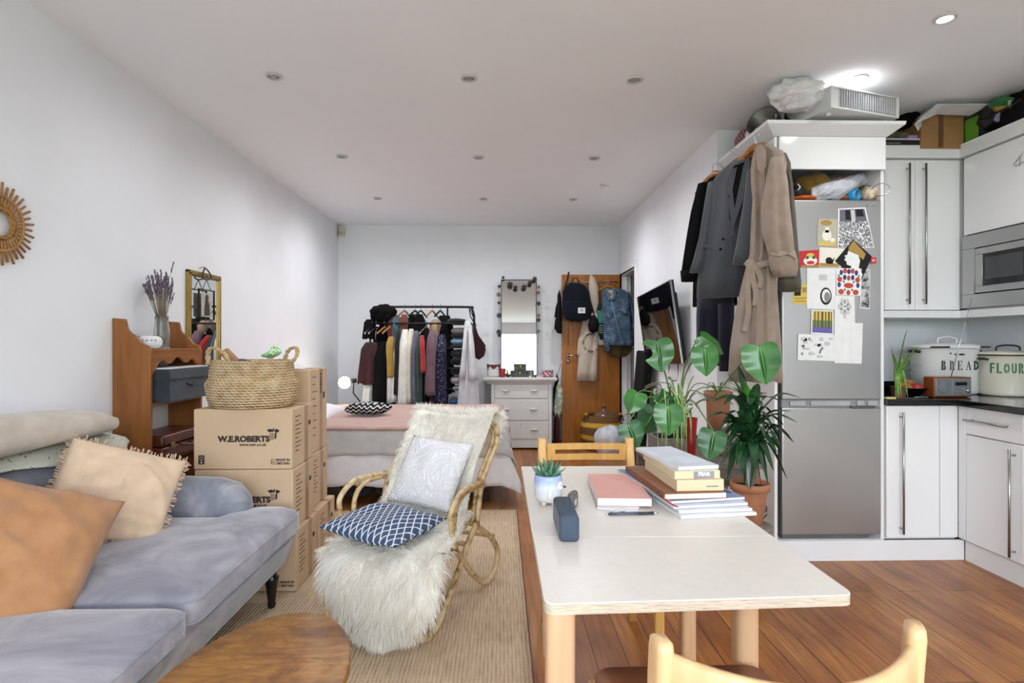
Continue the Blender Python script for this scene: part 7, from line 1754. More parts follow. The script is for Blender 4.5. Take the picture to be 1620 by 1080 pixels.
# books: local box helper in table plane from 4 footprint corners
m_page = NT('page_edges'); m_page = m_page.set(m_page.ramp(m_page.noise(m_page.co((3, 3, 900)), 2, 2), [(.35, '#d5d3d0'), (.65, '#eae9e7')]), .85, 0, .2)
m_cpage = NT('cream_page_edges'); m_cpage = m_cpage.set(m_cpage.ramp(m_cpage.noise(m_cpage.co((3, 3, 900)), 2, 2), [(.35, '#d3bf9b'), (.65, '#e3d2b0')]), .85, 0, .2)
def book(name, lab, cat, near_l, near_r, length, z0, th, cover, pages, group=None, skew=0, cov=.002, soft=True, overh=.0, spine=None):
    a, b = Vector((near_l[0], near_l[1], 0)), Vector((near_r[0], near_r[1], 0)); ux = (b - a).normalized(); uy = Vector((-ux.y, ux.x, 0)); wdt = (b - a).length
    c = a + ux * wdt / 2 + uy * length / 2
    M = Matrix((ux, uy, Vector((0, 0, 1)))).transposed().to_4x4(); M.translation = c + Vector((0, 0, z0))
    t = thing(name, lab, cat, c + Vector((0, 0, z0)), 0, group)
    mb = MB(); mb.box(-wdt / 2 + overh + .001, wdt / 2 - overh, -length / 2 + overh, length / 2 - overh, cov, th - cov, M=M); mb.obj('pages', pages, t)
    mb = MB(); mb.box(-wdt / 2, wdt / 2, -length / 2, length / 2, th - cov, th, min(.0008, cov * .4), 1, M=M); mb.box(-wdt / 2, wdt / 2, -length / 2, length / 2, 0, cov, min(.0008, cov * .4), 1, M=M)
    if spine: mb.box(-wdt / 2, -wdt / 2 + cov, -length / 2, length / 2, 0, th, M=M)
    mb.obj('cover', cover, t)
    return t, M, wdt, length
m_pinkb = mat('pink_cloth_cover', '#d8a39b', .7, 0, .3, .015, 20, .1, 400)
def xy(p): return (p.x, p.y)
nl, nr = tz(918, 800), tz(1000, 812)
book('writing_pad', 'white paper pad lying under the pink notebook', 'notepad', xy(tz(944, 806)), xy(tz(1008, 812)), .30, TZt + .0005, .007, mat('white_card_cover', '#e1e1e4', .5), m_page)
fa = tz(915, 765); 
t, M, w_, l_ = book('pink_notebook', 'thick pink covered notebook lying on the white pad', 'notebook', xy(tz(945, 800, TZt + .008)), xy(tz(1031, 801, TZt + .008)), .335, TZt + .008, .026, m_pinkb, m_page, cov=.0016)
M.translation.z += .0262
for k, (L, oy) in enumerate(((.05, .09), (.03, .06))): mb = MB(); mb.box(-L / 2 + .01, L / 2 + .01, oy, oy + .004, -.0002, .0003, M=M); mb.obj('printed_line', mat('pink_emboss', '#c98d86', .6), t)
pp0, pp1 = tz(958, 813, TZt + .005), tz(1042, 811, TZt + .005)
t = thing('ballpoint_pen', 'grey and black click pen lying before the pink notebook', 'pen', pp0.lerp(pp1, .5))
mb = MB(); mb.tube([pp0.lerp(pp1, .06), pp0.lerp(pp1, .62)], .0046, 10); mb.obj('barrel', mat('pen_grey', '#4b5561', .3), t)
mb = MB(); mb.tube([pp0.lerp(pp1, .62), pp0.lerp(pp1, .9)], [.005, .005], 10); mb.obj('grip', mat('pen_dark', '#2b323b', .5), t)
mb = MB(); mb.tube([pp0.lerp(pp1, .9), pp0.lerp(pp1, 1.0)], [.0045, .0012], 10); mb.obj('tip', m_chrome, t)
mb = MB(); mb.tube([pp0, pp0.lerp(pp1, .06)], .0028, 8); mb.obj('button', m_chrome, t)
mb = MB(); a = pp0.lerp(pp1, .08); mb.tube([a + Vector((0, 0, .006)), pp0.lerp(pp1, .36) + Vector((0, 0, .0065))], .0014, 6); mb.obj('clip', m_chrome, t)
# magazines at the bottom of the pile
gmag = 'magazines at the bottom of the book pile'
mags = [((1077, 821), (1197, 815), .47, .010, '#e3e3e6', 'white magazine at the very bottom of the book pile on the table'),
        ((1074, 812), (1190, 808), .46, .009, '#dcdfe6', 'pale grey magazine second from the bottom of the book pile'),
        ((1066, 805), (1183, 799), .46, .009, '#c4cbd9', 'pale blue magazine third from the bottom of the book pile'),
        ((1062, 797), (1178, 790), .45, .009, '#8e9fc0', 'blue covered magazine with dark lettering under the brown book')]
z = TZt + .0006
for (p, q_, L, th, c, lab) in mags:
    a, b = tz(*p, z=z), tz(*q_, z=z)
    t, M, w_, l_ = book('magazine', lab, 'magazine', xy(a), xy(b), L, z, th, mat('mag_cover_' + c[1:], c, .25, 0, .5), m_page, gmag, cov=.0012)
    z += th + .0006
    if c == '#8e9fc0':
        M2 = M.copy(); M2.translation.z += th + .0003
        mb = MB()
        for q in range(11): mb.box(-.085 + .013 * q, -.077 + .013 * q + .002 * (q % 2), -l_ / 2 + .018, -l_ / 2 + .036 + .004 * (q % 3), -.0001, .0004, M=M2)
        mb.obj('printed_marks', m_print, t)
        mb = MB(); mb.box(w_ / 2 - .07, w_ / 2 - .012, -l_ / 2 + .05, -l_ / 2 + .20, -.0001, .0004, M=M2); mb.obj('printed_panel', mat('mag_blue', '#2f4f8c', .3), t)
        mb = MB(); mb.box(w_ / 2 - .05, w_ / 2 - .03, -l_ / 2 + .07, -l_ / 2 + .15, .0004, .0008, M=M2); mb.box(w_ / 2 - .066, w_ / 2 - .016, -l_ / 2 + .12, -l_ / 2 + .13, .0004, .0008, M=M2); mb.obj('printed_mark', pw, t)
# brown leather book
m_brownb = mat('brown_leather_cover', '#8c5a3a', .5, 0, .35, .06, 10, .15, 300)
a, b = tz(1051, 791, z), tz(1150, 788, z)
t, M, w_, l_ = book('leather_book', 'brown leather bound book in the middle of the book pile', 'book', xy(a), xy(b), .40, z, .02, m_brownb, m_page, cov=.0022, overh=.002, spine=True)
mb = MB(); mb.box(-w_ / 2 - .0012, -w_ / 2 + .0005, -l_ / 2, l_ / 2, .001, .019, M=M)
m_tool = NT('tooled_spine'); m_tool = m_tool.set(m_tool.ramp(m_tool.noise(m_tool.co((60, 60, 60)), 3, 3), [(.4, '#5b3420'), (.6, '#8a5a3a')]), .5); mb.obj('spine', m_tool, t)
mb = MB(); mb.tube(bez([M @ Vector((-w_ / 2 + .004, -l_ / 2, .004)), M @ Vector((-w_ / 2 + .01, -l_ / 2 - .02, -.004)), M @ Vector((-w_ / 2 + .03, -l_ / 2 - .035, -.012))], 5), .004, 6, flat=.25); mb.obj('ribbon', mat('red_ribbon', '#b0252c', .6), t)
z += .0206
gpb = 'cream paged paperbacks on the leather book'
a, b = tz(1070.5, 777, z), tz(1145, 775.5, z)
t, M, w_, l_ = book('paperback', 'thick cream paged paperback lying on the brown leather book', 'book', xy(a), xy(b), .33, z, .036, mat('paperback_cream', '#d8c5a1', .6), m_cpage, gpb, cov=.0008)
mb = MB(); mb.box(.02, .06, -l_ / 2 - .0006, -l_ / 2, .012, .016, M=M); mb.obj('printed_mark', pgrey, t)
z += .0366
a, b = tz(1067, 758, z), tz(1139, 756.5, z)
t, M, w_, l_ = book('paperback', 'cream paged paperback with a stamped label, second from the top of the pile', 'book', xy(a), xy(b), .32, z, .026, mat('paperback_cover_white', '#dcd5c6', .6), m_cpage, gpb, cov=.001)
mb = MB(); mb.box(-.012, .056, -l_ / 2 - .0012, -l_ / 2 + .0, -.014, .024, .0008, 1, M=M); lb_ = mb.obj('stamped_label', mat('stamp_grey', '#8f8c8c', .7), t)
MFp = M @ Matrix.Translation((.022, -l_ / 2 - .0016, .015)) @ Euler((PI / 2, 0, 0)).to_matrix().to_4x4()
lettering('FEAR', .016, MFp, pw, lb_, .0008, 1.1, depth=.0004)
mb = MB(); mb.box(-.008, .052, -l_ / 2 - .0016, -l_ / 2 - .001, -.008, .003, M=M); mb.obj('printed_panel', mat('stamp_pink', '#a98d8c', .7), lb_)
z += .0266
a, b = tz(1073, 744, z), tz(1137, 741, z)
t, M, w_, l_ = book('paper_notebook', 'pale blue-white notebook on top of the book pile', 'notebook', xy(a), xy(b), .34, z, .012, mat('pale_blue_cover', '#d6dce6', .4), m_page, cov=.0012)
mb = MB(); M2 = M.copy(); M2.translation.z += .0122
for k in range(3): mb.box(-.02, .045, -.12 + .012 * k, -.118 + .012 * k, -.0002, .0003, M=M2)
mb.obj('printed_lines', mat('pale_line', '#b9bfca', .5), t)

# ================================================================== plants behind the table
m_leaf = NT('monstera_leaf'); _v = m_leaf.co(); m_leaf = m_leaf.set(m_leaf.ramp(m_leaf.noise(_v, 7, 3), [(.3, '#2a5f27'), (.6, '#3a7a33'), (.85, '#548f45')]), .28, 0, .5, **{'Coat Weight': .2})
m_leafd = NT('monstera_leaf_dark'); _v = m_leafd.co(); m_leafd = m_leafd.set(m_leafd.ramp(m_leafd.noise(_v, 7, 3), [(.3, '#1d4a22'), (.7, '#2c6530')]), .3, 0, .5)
m_vein = mat('leaf_vein', '#86b56a', .5); m_stem = mat('green_stem', '#5d7a45', .5, var=.15)
def heart(n=36, notch=None):
    "heart-shaped outline, tip at y=-1, stalk notch at y=.55"
    o = []
    for k in range(n + 1):
        t = k / n; a = PI * t                                  # right half from notch to tip
        x = .82 * math.sin(a) ** .8 * (1 - .25 * t) * 1.05
        y = .55 + .33 * math.sin(min(a * 1.9, PI)) ** 1.0 - 1.55 * t ** 1.25
        o.append((x, y))
    return o
def monstera_leaf(c, tip, nrm, size, parent, m=None, cuts=(), cup=-.13, droop=.2):
    tipd = (Vector(tip) - Vector(c)); yv = -tipd.normalized(); n = Vector(nrm); n = (n - yv * n.dot(yv)).normalized(); xv = yv.cross(n)
    half = heart(); NR = 9
    def P(x, y, s):
        z = cup * abs(x) * s - droop * max(0, -y) ** 2 * s * .6 - .03 * math.cos(y * 9) * abs(x)
        return Vector(c) + (xv * x + yv * y) * size + n * z * size
    mb = MB()
    for side in (1, -1):
        rows = []
        for i, (x, y) in enumerate(half):
            t = i / (len(half) - 1); xx = x
            for (sd, t0, t1, dep) in cuts:
                if sd == side and t0 < t < t1: xx = x * (1 - dep * math.sin(PI * (t - t0) / (t1 - t0)) ** .6)
            ym = .55 - 1.55 * t ** 1.1 if False else (.5 - 1.5 * t)
            rows.append([mb.bm.verts.new(P(side * xx * q / 5, ym * (1 - q / 5) + y * q / 5, 1)) for q in range(6)])
        for a, b in zip(rows, rows[1:]):
            for q in range(5): mb.face([a[q], a[q + 1], b[q + 1], b[q]], True)
    bmesh.ops.remove_doubles(mb.bm, verts=mb.bm.verts, dist=1e-5)
    o = mb.obj('leaf', m or m_leaf, parent, fix=False)
    mb = MB(); mb.tube([P(0, .5 - 1.48 * k / 8, 1) + n * .0012 for k in range(9)], [.0028 * (1 - k / 9.5) for k in range(9)], 5)
    mb.obj('vein', m_vein, o, fix=False)
    return P(0, .5, 1)
PB = Vector((1.02, 3.15, 0))
# bench and crate the pots stand on
m_gwood = wood('grey_weathered_wood', '#7d756d', '#655d56', '#8d857c', (1.2, 9, 9), .7, 3)
bn = thing('plant_bench', 'grey weathered wooden bench behind the table carrying the potted plants', 'bench', (1.12, 3.3, 0))
mb = MB()
mb.box(.84, 1.42, 3.02, 3.54, .595, .625, .004); mb.obj('seat', m_gwood, bn)
for x in (.87, 1.39):
    for y in (3.1, 3.51): mb = MB(); mb.box(x - .022, x + .022, y - .022, y + .022, 0, .595, .003); mb.obj('leg', m_gwood, bn)
mb = MB(); mb.box(.86, 1.40, 3.04, 3.06, .50, .595, .003); mb.obj('apron', m_gwood, bn)
cr = thing('wooden_crate', 'low grey wooden planter crate holding the monstera on the bench', 'crate', (.975, 3.13, .626))
for nm, a in (('side', (.845, 1.10, 3.03, 3.045)), ('side', (.845, 1.10, 3.215, 3.23)), ('end', (.845, .86, 3.045, 3.215)), ('end', (1.085, 1.10, 3.045, 3.215))): mb = MB(); mb.box(a[0], a[1], a[2], a[3], .627, .76, .003); mb.obj('%s_board' % nm, m_gwood, cr)
mb = MB(); mb.box(.86, 1.085, 3.045, 3.215, .627, .64); mb.obj('bottom', m_gwood, cr)
mo = thing('monstera', 'large monstera plant with glossy split leaves behind the table', 'plant', (.97, 3.13, .64))
mb = MB(); mb.lathe([(.06, .641), (.075, .78), (.08, .785), (.072, .785), (.07, .76)], (.97, 3.13, 0), 24, caps=(True, False)); mb.obj('pot', mat('dark_pot', '#3a3531', .6), mo)
mb = MB(); mb.lathe([(.07, .765), (0, .77)], (.97, 3.13, 0), 18, caps=(True, False)); mb.obj('soil', m_soil, mo)
base = Vector((.97, 3.13, .77))
ML = [  # centre px, tip px, depth, size, normal, cuts, material, stalk bend
    ((1042, 556), (1047, 587), 2.95, .108, (-.15, -.9, .35), [(-1, .34, .62, .62)], m_leaf),
    ((1121, 541), (1143, 556), 3.1, .100, (-.1, -.55, .8), [], m_leaf),
    ((1116, 566), (1119, 598), 2.95, .095, (-.05, -.95, .25), [], m_leaf),
    ((1206, 568), (1214, 608), 2.80, .125, (-.15, -.95, .25), [], m_leaf),
    ((1004, 632), (992, 658), 2.95, .078, (-.35, -.85, .3), [], m_leaf),
    ((1058, 658), (1059, 691), 2.75, .094, (0, -.85, .5), [], m_leaf),
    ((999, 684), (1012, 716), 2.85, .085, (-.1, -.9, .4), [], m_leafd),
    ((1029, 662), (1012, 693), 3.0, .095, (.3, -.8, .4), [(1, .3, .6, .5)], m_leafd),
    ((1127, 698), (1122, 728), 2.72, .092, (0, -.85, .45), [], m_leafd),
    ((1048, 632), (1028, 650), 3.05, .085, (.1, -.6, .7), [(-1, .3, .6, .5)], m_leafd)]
for i, (c, tp_, d, sz, nr_, cuts, m) in enumerate(ML):
    C_ = W(*c, d); T_ = W(*tp_, d - .02)
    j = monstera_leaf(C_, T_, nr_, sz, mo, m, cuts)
    mid = base.lerp(j, .55) + Vector((0, .05, .10 if j.z > .95 else .16)); 
    if i == 3: mid = Vector((1.15, 3.05, .98))
    mb = MB(); mb.tube(bez([base + Vector((rnd(-.03, .03), rnd(-.03, .03), 0)), base.lerp(mid, .6) + Vector((0, 0, .05)), mid, j.lerp(mid, .35) + Vector((0, .01, .01)), j], 6), [.0058 - .0028 * k / 24 for k in range(25)], 7); mb.obj('stalk', m_stem, mo)
# aerial roots arching out
random.seed(31)
for k, (e, md) in enumerate((((988, 640), (1040, 607)), ((985, 662), (1000, 655)), ((1160, 640), (1110, 606)), ((1172, 622), (1120, 612)), ((1148, 655), (1100, 618)), ((1020, 612), (1060, 607)), ((1135, 628), (1095, 640)))):
    E, Mm_ = W(*e, 2.95), W(*md, 3.05)
    mb = MB(); mb.tube(bez([base, base.lerp(Mm_, .6) + Vector((0, .03, .06)), Mm_, Mm_.lerp(E, .6) + Vector((0, 0, .015)), E], 6), .0026, 5); mb.obj('aerial_root', mat('aerial_root', '#6e6a4c', .7), mo)
# grassy hanging plant in the centre
sg = thing('hanging_grass_plant', 'pale green spidery plant with long hanging stems on the bench', 'plant', (1.03, 3.24, .626))
gp = Vector((1.045, 3.27, 0))
mb = MB(); mb.lathe([(.05, .627), (.07, .80), (.075, .805), (.066, .805), (.064, .78)], gp, 20, caps=(True, False)); mb.obj('pot', mat('dull_grey_pot', '#6d6a66', .6), sg)
mb = MB(); mb.lathe([(.065, .785), (0, .79)], gp, 14, caps=(True, False)); mb.obj('soil', m_soil, sg)
m_gras = mat('pale_grass_leaf', '#93b36a', .5, var=.2, vscale=30)
for k in range(34):
    a = rnd(0, 2 * PI)
    if k < 20:      # up then hang down in front
        b = gp + Vector((rnd(-.03, .03), -.02, .80)); e = WY(rnd(1066, 1098) if k < 14 else rnd(1040, 1060), rnd(690, 722), 2.93 + rnd(-.03, .06)); tp2 = Vector((e.x + rnd(-.02, .02), 3.04 + rnd(-.05, .03), rnd(.92, 1.05)))
        pth = [b, b.lerp(tp2, .6) + Vector((0, 0, .05)), tp2, Vector((e.x, e.y + .01, (tp2.z + e.z) / 2 + .05)), e]
    else:
        b = gp + Vector((rnd(-.03, .03), rnd(-.03, .03), .80)); e = gp + Vector((math.cos(a) * rnd(.1, .2), math.sin(a) * rnd(.08, .15) - .04, rnd(.85, 1.12))); pth = [b, b.lerp(e, .4) + Vector((0, 0, .09)), b.lerp(e, .75) + Vector((0, 0, .07)), e]
    mb = MB(); blade(mb, pth, rnd(.004, .0065), 7); mb.obj('leaf', m_gras, sg, fix=False)
# red pot with white flower
rp_ = W(1093, 682, 3.06)
t = thing('potted_flower', 'white flower in a small red pot among the plants', 'flower', (rp_.x, rp_.y, .626))
mb = MB(); mb.lathe([(.022, .627), (.026, .76), (.034, .865), (.036, .87), (.031, .87), (.03, .85)], (rp_.x, rp_.y, 0), 24, caps=(True, False)); mb.obj('pot', mat('red_glazed_pot', '#a02428', .25), t)
mb = MB(); mb.lathe([(.0305, .852), (0, .856)], (rp_.x, rp_.y, 0), 14, caps=(True, False)); mb.obj('soil', m_soil, t)
mb = MB(); fcn = Vector((rp_.x, rp_.y, .92)); random.seed(4)
for k in range(60):
    a, e = rnd(0, 2 * PI), rnd(0, PI * .6); d = Vector((math.cos(a) * math.sin(e), math.sin(a) * math.sin(e), math.cos(e))); s_ = d.orthogonal().normalized(); u_ = d.cross(s_)
    c = fcn + Vector((d.x * .042, d.y * .042, d.z * .034)); mb.poly([c - s_ * .011, c - u_ * .008 + d * .006, c + s_ * .011, c + u_ * .008 + d * .006])
mb.obj('petals', mat('white_petal', '#d9d6cc', .7), t)
mb = MB(); mb.tube([(rp_.x, rp_.y, .85), (rp_.x, rp_.y, .92)], .004, 6); mb.obj('stem', m_stem, t)
# terracotta pot with variegated leaves
m_terra = mat('terracotta', '#ab7355', .8, var=.12, vscale=8, bump=.2)
tc = W(1136, 668, 3.32)
t = thing('terracotta_pot', 'terracotta pot standing at the back of the bench', 'pot', (tc.x, tc.y, .626))
mb = MB(); mb.lathe([(.055, .627), (.068, .95), (.068, .955), (.08, .957), (.082, .99), (.074, .99), (.07, .95)], (tc.x, tc.y, 0), 28, caps=(True, False)); mb.obj('body', m_terra, t)
mb = MB(); mb.lathe([(.071, .965), (0, .97)], (tc.x, tc.y, 0), 16, caps=(True, False)); mb.obj('soil', m_soil, t)
for k in range(12):
    a = 2 * PI * k / 12 + rnd(-.2, .2); b = Vector((tc.x, tc.y, .965)); e = b + Vector((math.cos(a) * rnd(.09, .16), math.sin(a) * rnd(.05, .1) - .05, rnd(-.08, .06)))
    mb = MB(); blade(mb, [b, b.lerp(e, .45) + Vector((0, 0, .06)), e], .005, 6); mb.obj('leaf', bpy.data.materials['striped_spider_leaf'], t, fix=False)
# dracaena at right
m_dra = NT('dracaena_leaf'); _v = m_dra.co(); m_dra = m_dra.set(m_dra.ramp(m_dra.noise(m_dra.co((1, 1, 1)), 16, 3), [(.3, '#15331c'), (.6, '#22492a'), (.85, '#3a6a3c')]), .25, 0, .55)
m_dral = mat('bright_young_leaf', '#4d8f34', .3, var=.15)
dp_ = W(1186, 800, 2.86); DX, DYp = dp_.x, dp_.y
st = thing('plant_stool', 'small round wooden stool under the dracaena behind the table', 'stool', (DX, DYp, 0))
mb = MB(); mb.lathe([(.10, .335), (.105, .34), (.105, .36), (.10, .365)], (DX, DYp, 0), 28); mb.obj('seat', m_gwood, st)
for a in (.5, 2.6, 4.7): mb = MB(); mb.tube([(DX + .08 * math.cos(a), DYp + .08 * math.sin(a), .34), (DX + .08 * math.cos(a), DYp + .08 * math.sin(a), 0)], .013, 8); mb.obj('leg', m_gwood, st)
dr = thing('dracaena', 'dark green strap-leaved dracaena in a terracotta pot beside the fridge', 'plant', (DX, DYp, .366))
mb = MB(); mb.lathe([(.06, .367), (.082, .53), (.082, .535), (.094, .537), (.096, .575), (.086, .575), (.083, .54)], (DX, DYp, 0), 28, caps=(True, False)); mb.obj('pot', m_terra, dr)
mb = MB(); mb.lathe([(.084, .55), (0, .556)], (DX, DYp, 0), 18, caps=(True, False)); mb.obj('soil', m_soil, dr)
random.seed(17)
for k, (sx, sz) in enumerate(((-.03, .86), (.02, .80), (.03, .70))):
    mb = MB(); mb.tube(bez([(DX + sx * .5, DYp, .55), (DX + sx, DYp + .01, (.55 + sz) / 2), (DX + sx * 1.2, DYp, sz)], 5), .009, 8); mb.obj('stem', mat('dracaena_cane', '#7d705a', .8), dr)
dtips = [((1128, 634), 0), ((1160, 612), 0), ((1168, 578), 0), ((1178, 600), 1), ((1199, 606), 0), ((1212, 622), 0), ((1234, 634), 0), ((1268, 629), 0), ((1252, 650), 0), ((1262, 668), 0), ((1256, 700), 0), ((1250, 690), 0), ((1222, 655), 0), ((1245, 757), 0), ((1224, 745), 0), ((1130, 690), 0), ((1140, 735), 0), ((1150, 760), 0), ((1176, 778), 0), ((1186, 775), 0), ((1205, 770), 0), ((1215, 765), 0), ((1120, 660), 0), ((1150, 590), 1), ((1190, 640), 0), ((1236, 715), 0), ((1165, 735), 0), ((1195, 745), 0), ((1172, 640), 1), ((1145, 640), 0), ((1160, 690), 0), ((1210, 690), 0), ((1225, 705), 0), ((1200, 725), 0), ((1148, 715), 0), ((1240, 672), 0)]
dtips += [((1186 + 52 * math.cos(a_) * rnd(.6, 1), 695 + 62 * math.sin(a_) * rnd(.5, 1)), 0) for a_ in [.55 * q for q in range(26)]]
for k, ((tx, ty), br_) in enumerate(dtips):
    e = W(tx, ty, 2.86 + rnd(-.18, .06)); bz = .92 if ty < 650 else (.84 if ty < 700 else .78)
    b = Vector((DX + rnd(-.03, .03), DYp + rnd(-.02, .02), bz - rnd(0, .08)))
    L = (e - b).length; md = b.lerp(e, .5) + Vector((0, -.01, .05 + .12 * max(0, (bz - e.z)) + (.0 if e.z > bz + .1 else .03)))
    mb = MB(); p = bez([b, b.lerp(md, .5) + Vector((0, 0, .012)), md, md.lerp(e, .5) + Vector((0, 0, .012)), e], 5)
    blade(mb, p[::5] if False else [b, md, e], .030 if L > .16 else .022, 10, .3); mb.obj('leaf', m_dral if br_ else m_dra, dr, fix=False)
# wire ornament low on the housing side
t = thing('wire_ornament', 'small dark twisted wire ornament low on the white side panel', 'ornament', W(1207, 812, 3.3))
mb = MB()
for k, (px, py) in enumerate(((1205, 806), (1211, 805))):
    c = W(px, py, 3.42); mb.tube([c + Vector((0, .014 * math.cos(a) * .6, .018 * math.sin(a))) + Vector((.012 * math.cos(a), 0, 0)) for a in [2 * PI * q / 16 for q in range(16)]], .003, 5, closed=True)
mb.tube([W(1190, 802, 3.44), W(1205, 803, 3.42), W(1212, 806, 3.42)], .003, 5); mb.tube([W(1203, 814, 3.42), W(1208, 820, 3.42), W(1213, 813, 3.42)], .004, 5); mb.obj('wire', mat('dark_wire', '#3d302a', .5, .4), t)
# ================================================================== coats on the cabinet side
def slab(rows, thick, amp=.008, k=5, seed=0, n=44, pw=2.5, cap=True, hem=0):
    "closed cloth volume from rows of (px0, d0, px1, d1, py)"
    mb = MB(); R = []
    for i, (p0, d0, p1, d1, py) in enumerate(rows):
        a, b = W(p0, py, d0), W(p1, py, d1); b.z = a.z = (a.z + b.z) / 2
        c = (a + b) / 2; e = (b - a); hw = e.length / 2; e.normalize(); g = Vector((-e.y, e.x, 0))
        th = thick[i] if hasattr(thick, '__len__') else thick
        ring = []
        for j in range(n):
            t = 2 * PI * j / n; cs, sn = math.cos(t), math.sin(t)
            x = hw * math.copysign(abs(cs) ** (2 / pw), cs); y = th / 2 * math.copysign(abs(sn) ** (2 / pw), sn)
            f = amp * min(1, i / 2) * (math.sin(k * x / max(hw, .02) * 2.2 + seed + i * .35) + .5 * math.sin(k * 2.3 * x / max(hw, .02) + seed * 2))
            ring.append(c + e * x + g * (y + f * (abs(sn) ** .5)))
        if i == len(rows) - 1 and hem:
            for j, p in enumerate(ring): p.z += hem * math.sin(j * .8 + seed)
        R.append(ring)
    mb.loft(R); return mb
def flatpatch(pts, d, th=.004, bev=.0015):
    "thin panel whose outline is given as (px,py,depth)"
    P = [W(*p) if len(p) == 3 else W(*p, d) for p in pts]
    mb = MB(); A = mb._v(P); v = (sum(P, Vector()) / len(P) - Vector((0, 0, CAM_H))).normalized(); B = mb._v([p + v * th for p in P])
    mb.face(A); mb.face(B[::-1])
    for i in range(len(P)): mb.face([A[i], B[i], B[(i + 1) % len(P)], A[(i + 1) % len(P)]])
    return mb
m_bk = F('black_wool', '#09080a'); m_gr = fabric('charcoal_tweed', '#4b4d52', '#424449', weave=500, bump=.4, wrinkle=.35, var=.05, vscale=160)
m_tr = fabric('beige_gabardine', '#9d8c7e', '#917f72', weave=500, wrinkle=.7, bump=.4)
m_ol = fabric('olive_wax_cotton', '#5a5448', '#4c473c', weave=300, wrinkle=.8, bump=.5)
m_nv = fabric('navy_wool', '#17162a', '#121120', wrinkle=.4)
m_hang = wood('coat_hanger_wood', '#a9692f', '#8c5423', None, (5, 5, 5), .3, 4)
gh2 = 'coat hangers on the cabinet cornice'
def coat_hanger(lab, pl, pr, top, hk):
    t = thing('coat_hanger', lab, 'hanger', W(*top), 0, gh2)
    A, B, T, H = W(*pl), W(*pr), W(*top), W(*hk)
    mb = MB(); mb.tube(bez([A, A.lerp(T, .6) + Vector((0, 0, .012)), T, B.lerp(T, .6) + Vector((0, 0, .012)), B], 5), [.011 + .006 * math.sin(PI * k / 20) for k in range(21)], 8, flat=1.3); mb.obj('shoulder', m_hang, t)
    mb = MB(); mb.tube(bez([T, T + Vector((0, 0, .03)), H + Vector((-.014, 0, -.006)), H + Vector((-.006, 0, .012)), H + Vector((.012, 0, .010)), H + Vector((.016, 0, -.004))], 5), .0024, 6); mb.obj('hook', m_chrome, t)
coat_hanger('brown wooden hanger of the black jacket, farthest along the cornice', (1101, 308, 3.85), (1140, 274, 3.62), (1127, 279, 3.74), (1131, 262, 3.76))
coat_hanger('orange wooden hanger inside the grey blazer collar', (1150, 286, 3.62), (1196, 243, 3.3), (1170, 256, 3.45), (1161, 238, 3.5))
coat_hanger('orange wooden hanger of the beige trench coat', (1178, 248, 3.35), (1228, 238, 3.12), (1196, 233, 3.28), (1197, 215, 3.28))
# black jacket with long navy trousers below
t = thing('black_jacket', 'black jacket hanging behind the grey blazer on the cabinet side', 'jacket', W(1110, 480, 3.75))
slab([(1118, 3.82, 1134, 3.7, 283), (1106, 3.84, 1150, 3.66, 296), (1100, 3.86, 1160, 3.64, 325), (1100, 3.86, 1165, 3.64, 400), (1098, 3.86, 1165, 3.64, 450), (1097, 3.86, 1166, 3.64, 484)], [.05, .09, .12, .13, .13, .12], .006, 4, 1).obj('body', m_bk, t)
slab([(1106, 3.80, 1120, 3.74, 290), (1094, 3.80, 1116, 3.74, 335), (1087, 3.80, 1110, 3.74, 375), (1081, 3.80, 1105, 3.74, 412), (1077, 3.79, 1104, 3.74, 436)], [.06, .09, .09, .08, .08], .004, 3, 2, 28).obj('sleeve', m_bk, t)
slab([(1076.5, 3.79, 1105, 3.73, 428), (1078, 3.79, 1108, 3.73, 445)], .09, .002, 3, 2, 28).obj('cuff', m_bk, t)
t = thing('navy_trousers', 'dark navy trousers hanging below the black jacket', 'trousers', W(1125, 585, 3.72))
slab([(1104, 3.80, 1160, 3.62, 470), (1102, 3.80, 1160, 3.62, 500), (1102, 3.8, 1160, 3.62, 540), (1104, 3.78, 1158, 3.62, 560), (1110, 3.76, 1157, 3.62, 578)], .09, .010, 4, 3).obj('left_leg', m_nv, t)
slab([(1138, 3.66, 1160, 3.58, 480), (1140, 3.66, 1158, 3.58, 540), (1142, 3.66, 1156, 3.58, 587)], .08, .004, 3, 5, 28).obj('right_leg', m_nv, t)
# grey blazer
t = thing('grey_blazer', 'charcoal grey wool blazer hanging on the white cabinet side', 'blazer', W(1145, 470, 3.5))
slab([(1160, 3.55, 1186, 3.4, 249), (1140, 3.62, 1196, 3.34, 264), (1124, 3.66, 1199, 3.32, 287), (1122, 3.65, 1197, 3.32, 330), (1119, 3.64, 1190, 3.33, 370), (1113, 3.64, 1186, 3.36, 400), (1107, 3.64, 1178, 3.40, 440), (1104.5, 3.64, 1175, 3.42, 470)], [.04, .09, .13, .15, .15, .15, .15, .14], .006, 3, 2).obj('body', m_gr, t)
slab([(1184, 3.33, 1200, 3.27, 256), (1180, 3.28, 1203, 3.24, 285), (1176, 3.26, 1204, 3.22, 320), (1169, 3.26, 1201, 3.22, 360), (1163, 3.26, 1194, 3.23, 395), (1158, 3.26, 1183, 3.24, 418)], [.06, .10, .11, .11, .10, .09], .004, 3, 4, 30).obj('sleeve', m_gr, t)
slab([(1122, 3.62, 1134, 3.56, 288), (1116, 3.62, 1132, 3.55, 330), (1109, 3.62, 1126, 3.55, 375), (1099, 3.62, 1117, 3.55, 410), (1093, 3.62, 1109, 3.55, 431)], [.05, .08, .09, .08, .08], .004, 3, 6, 28).obj('sleeve', m_gr, t)
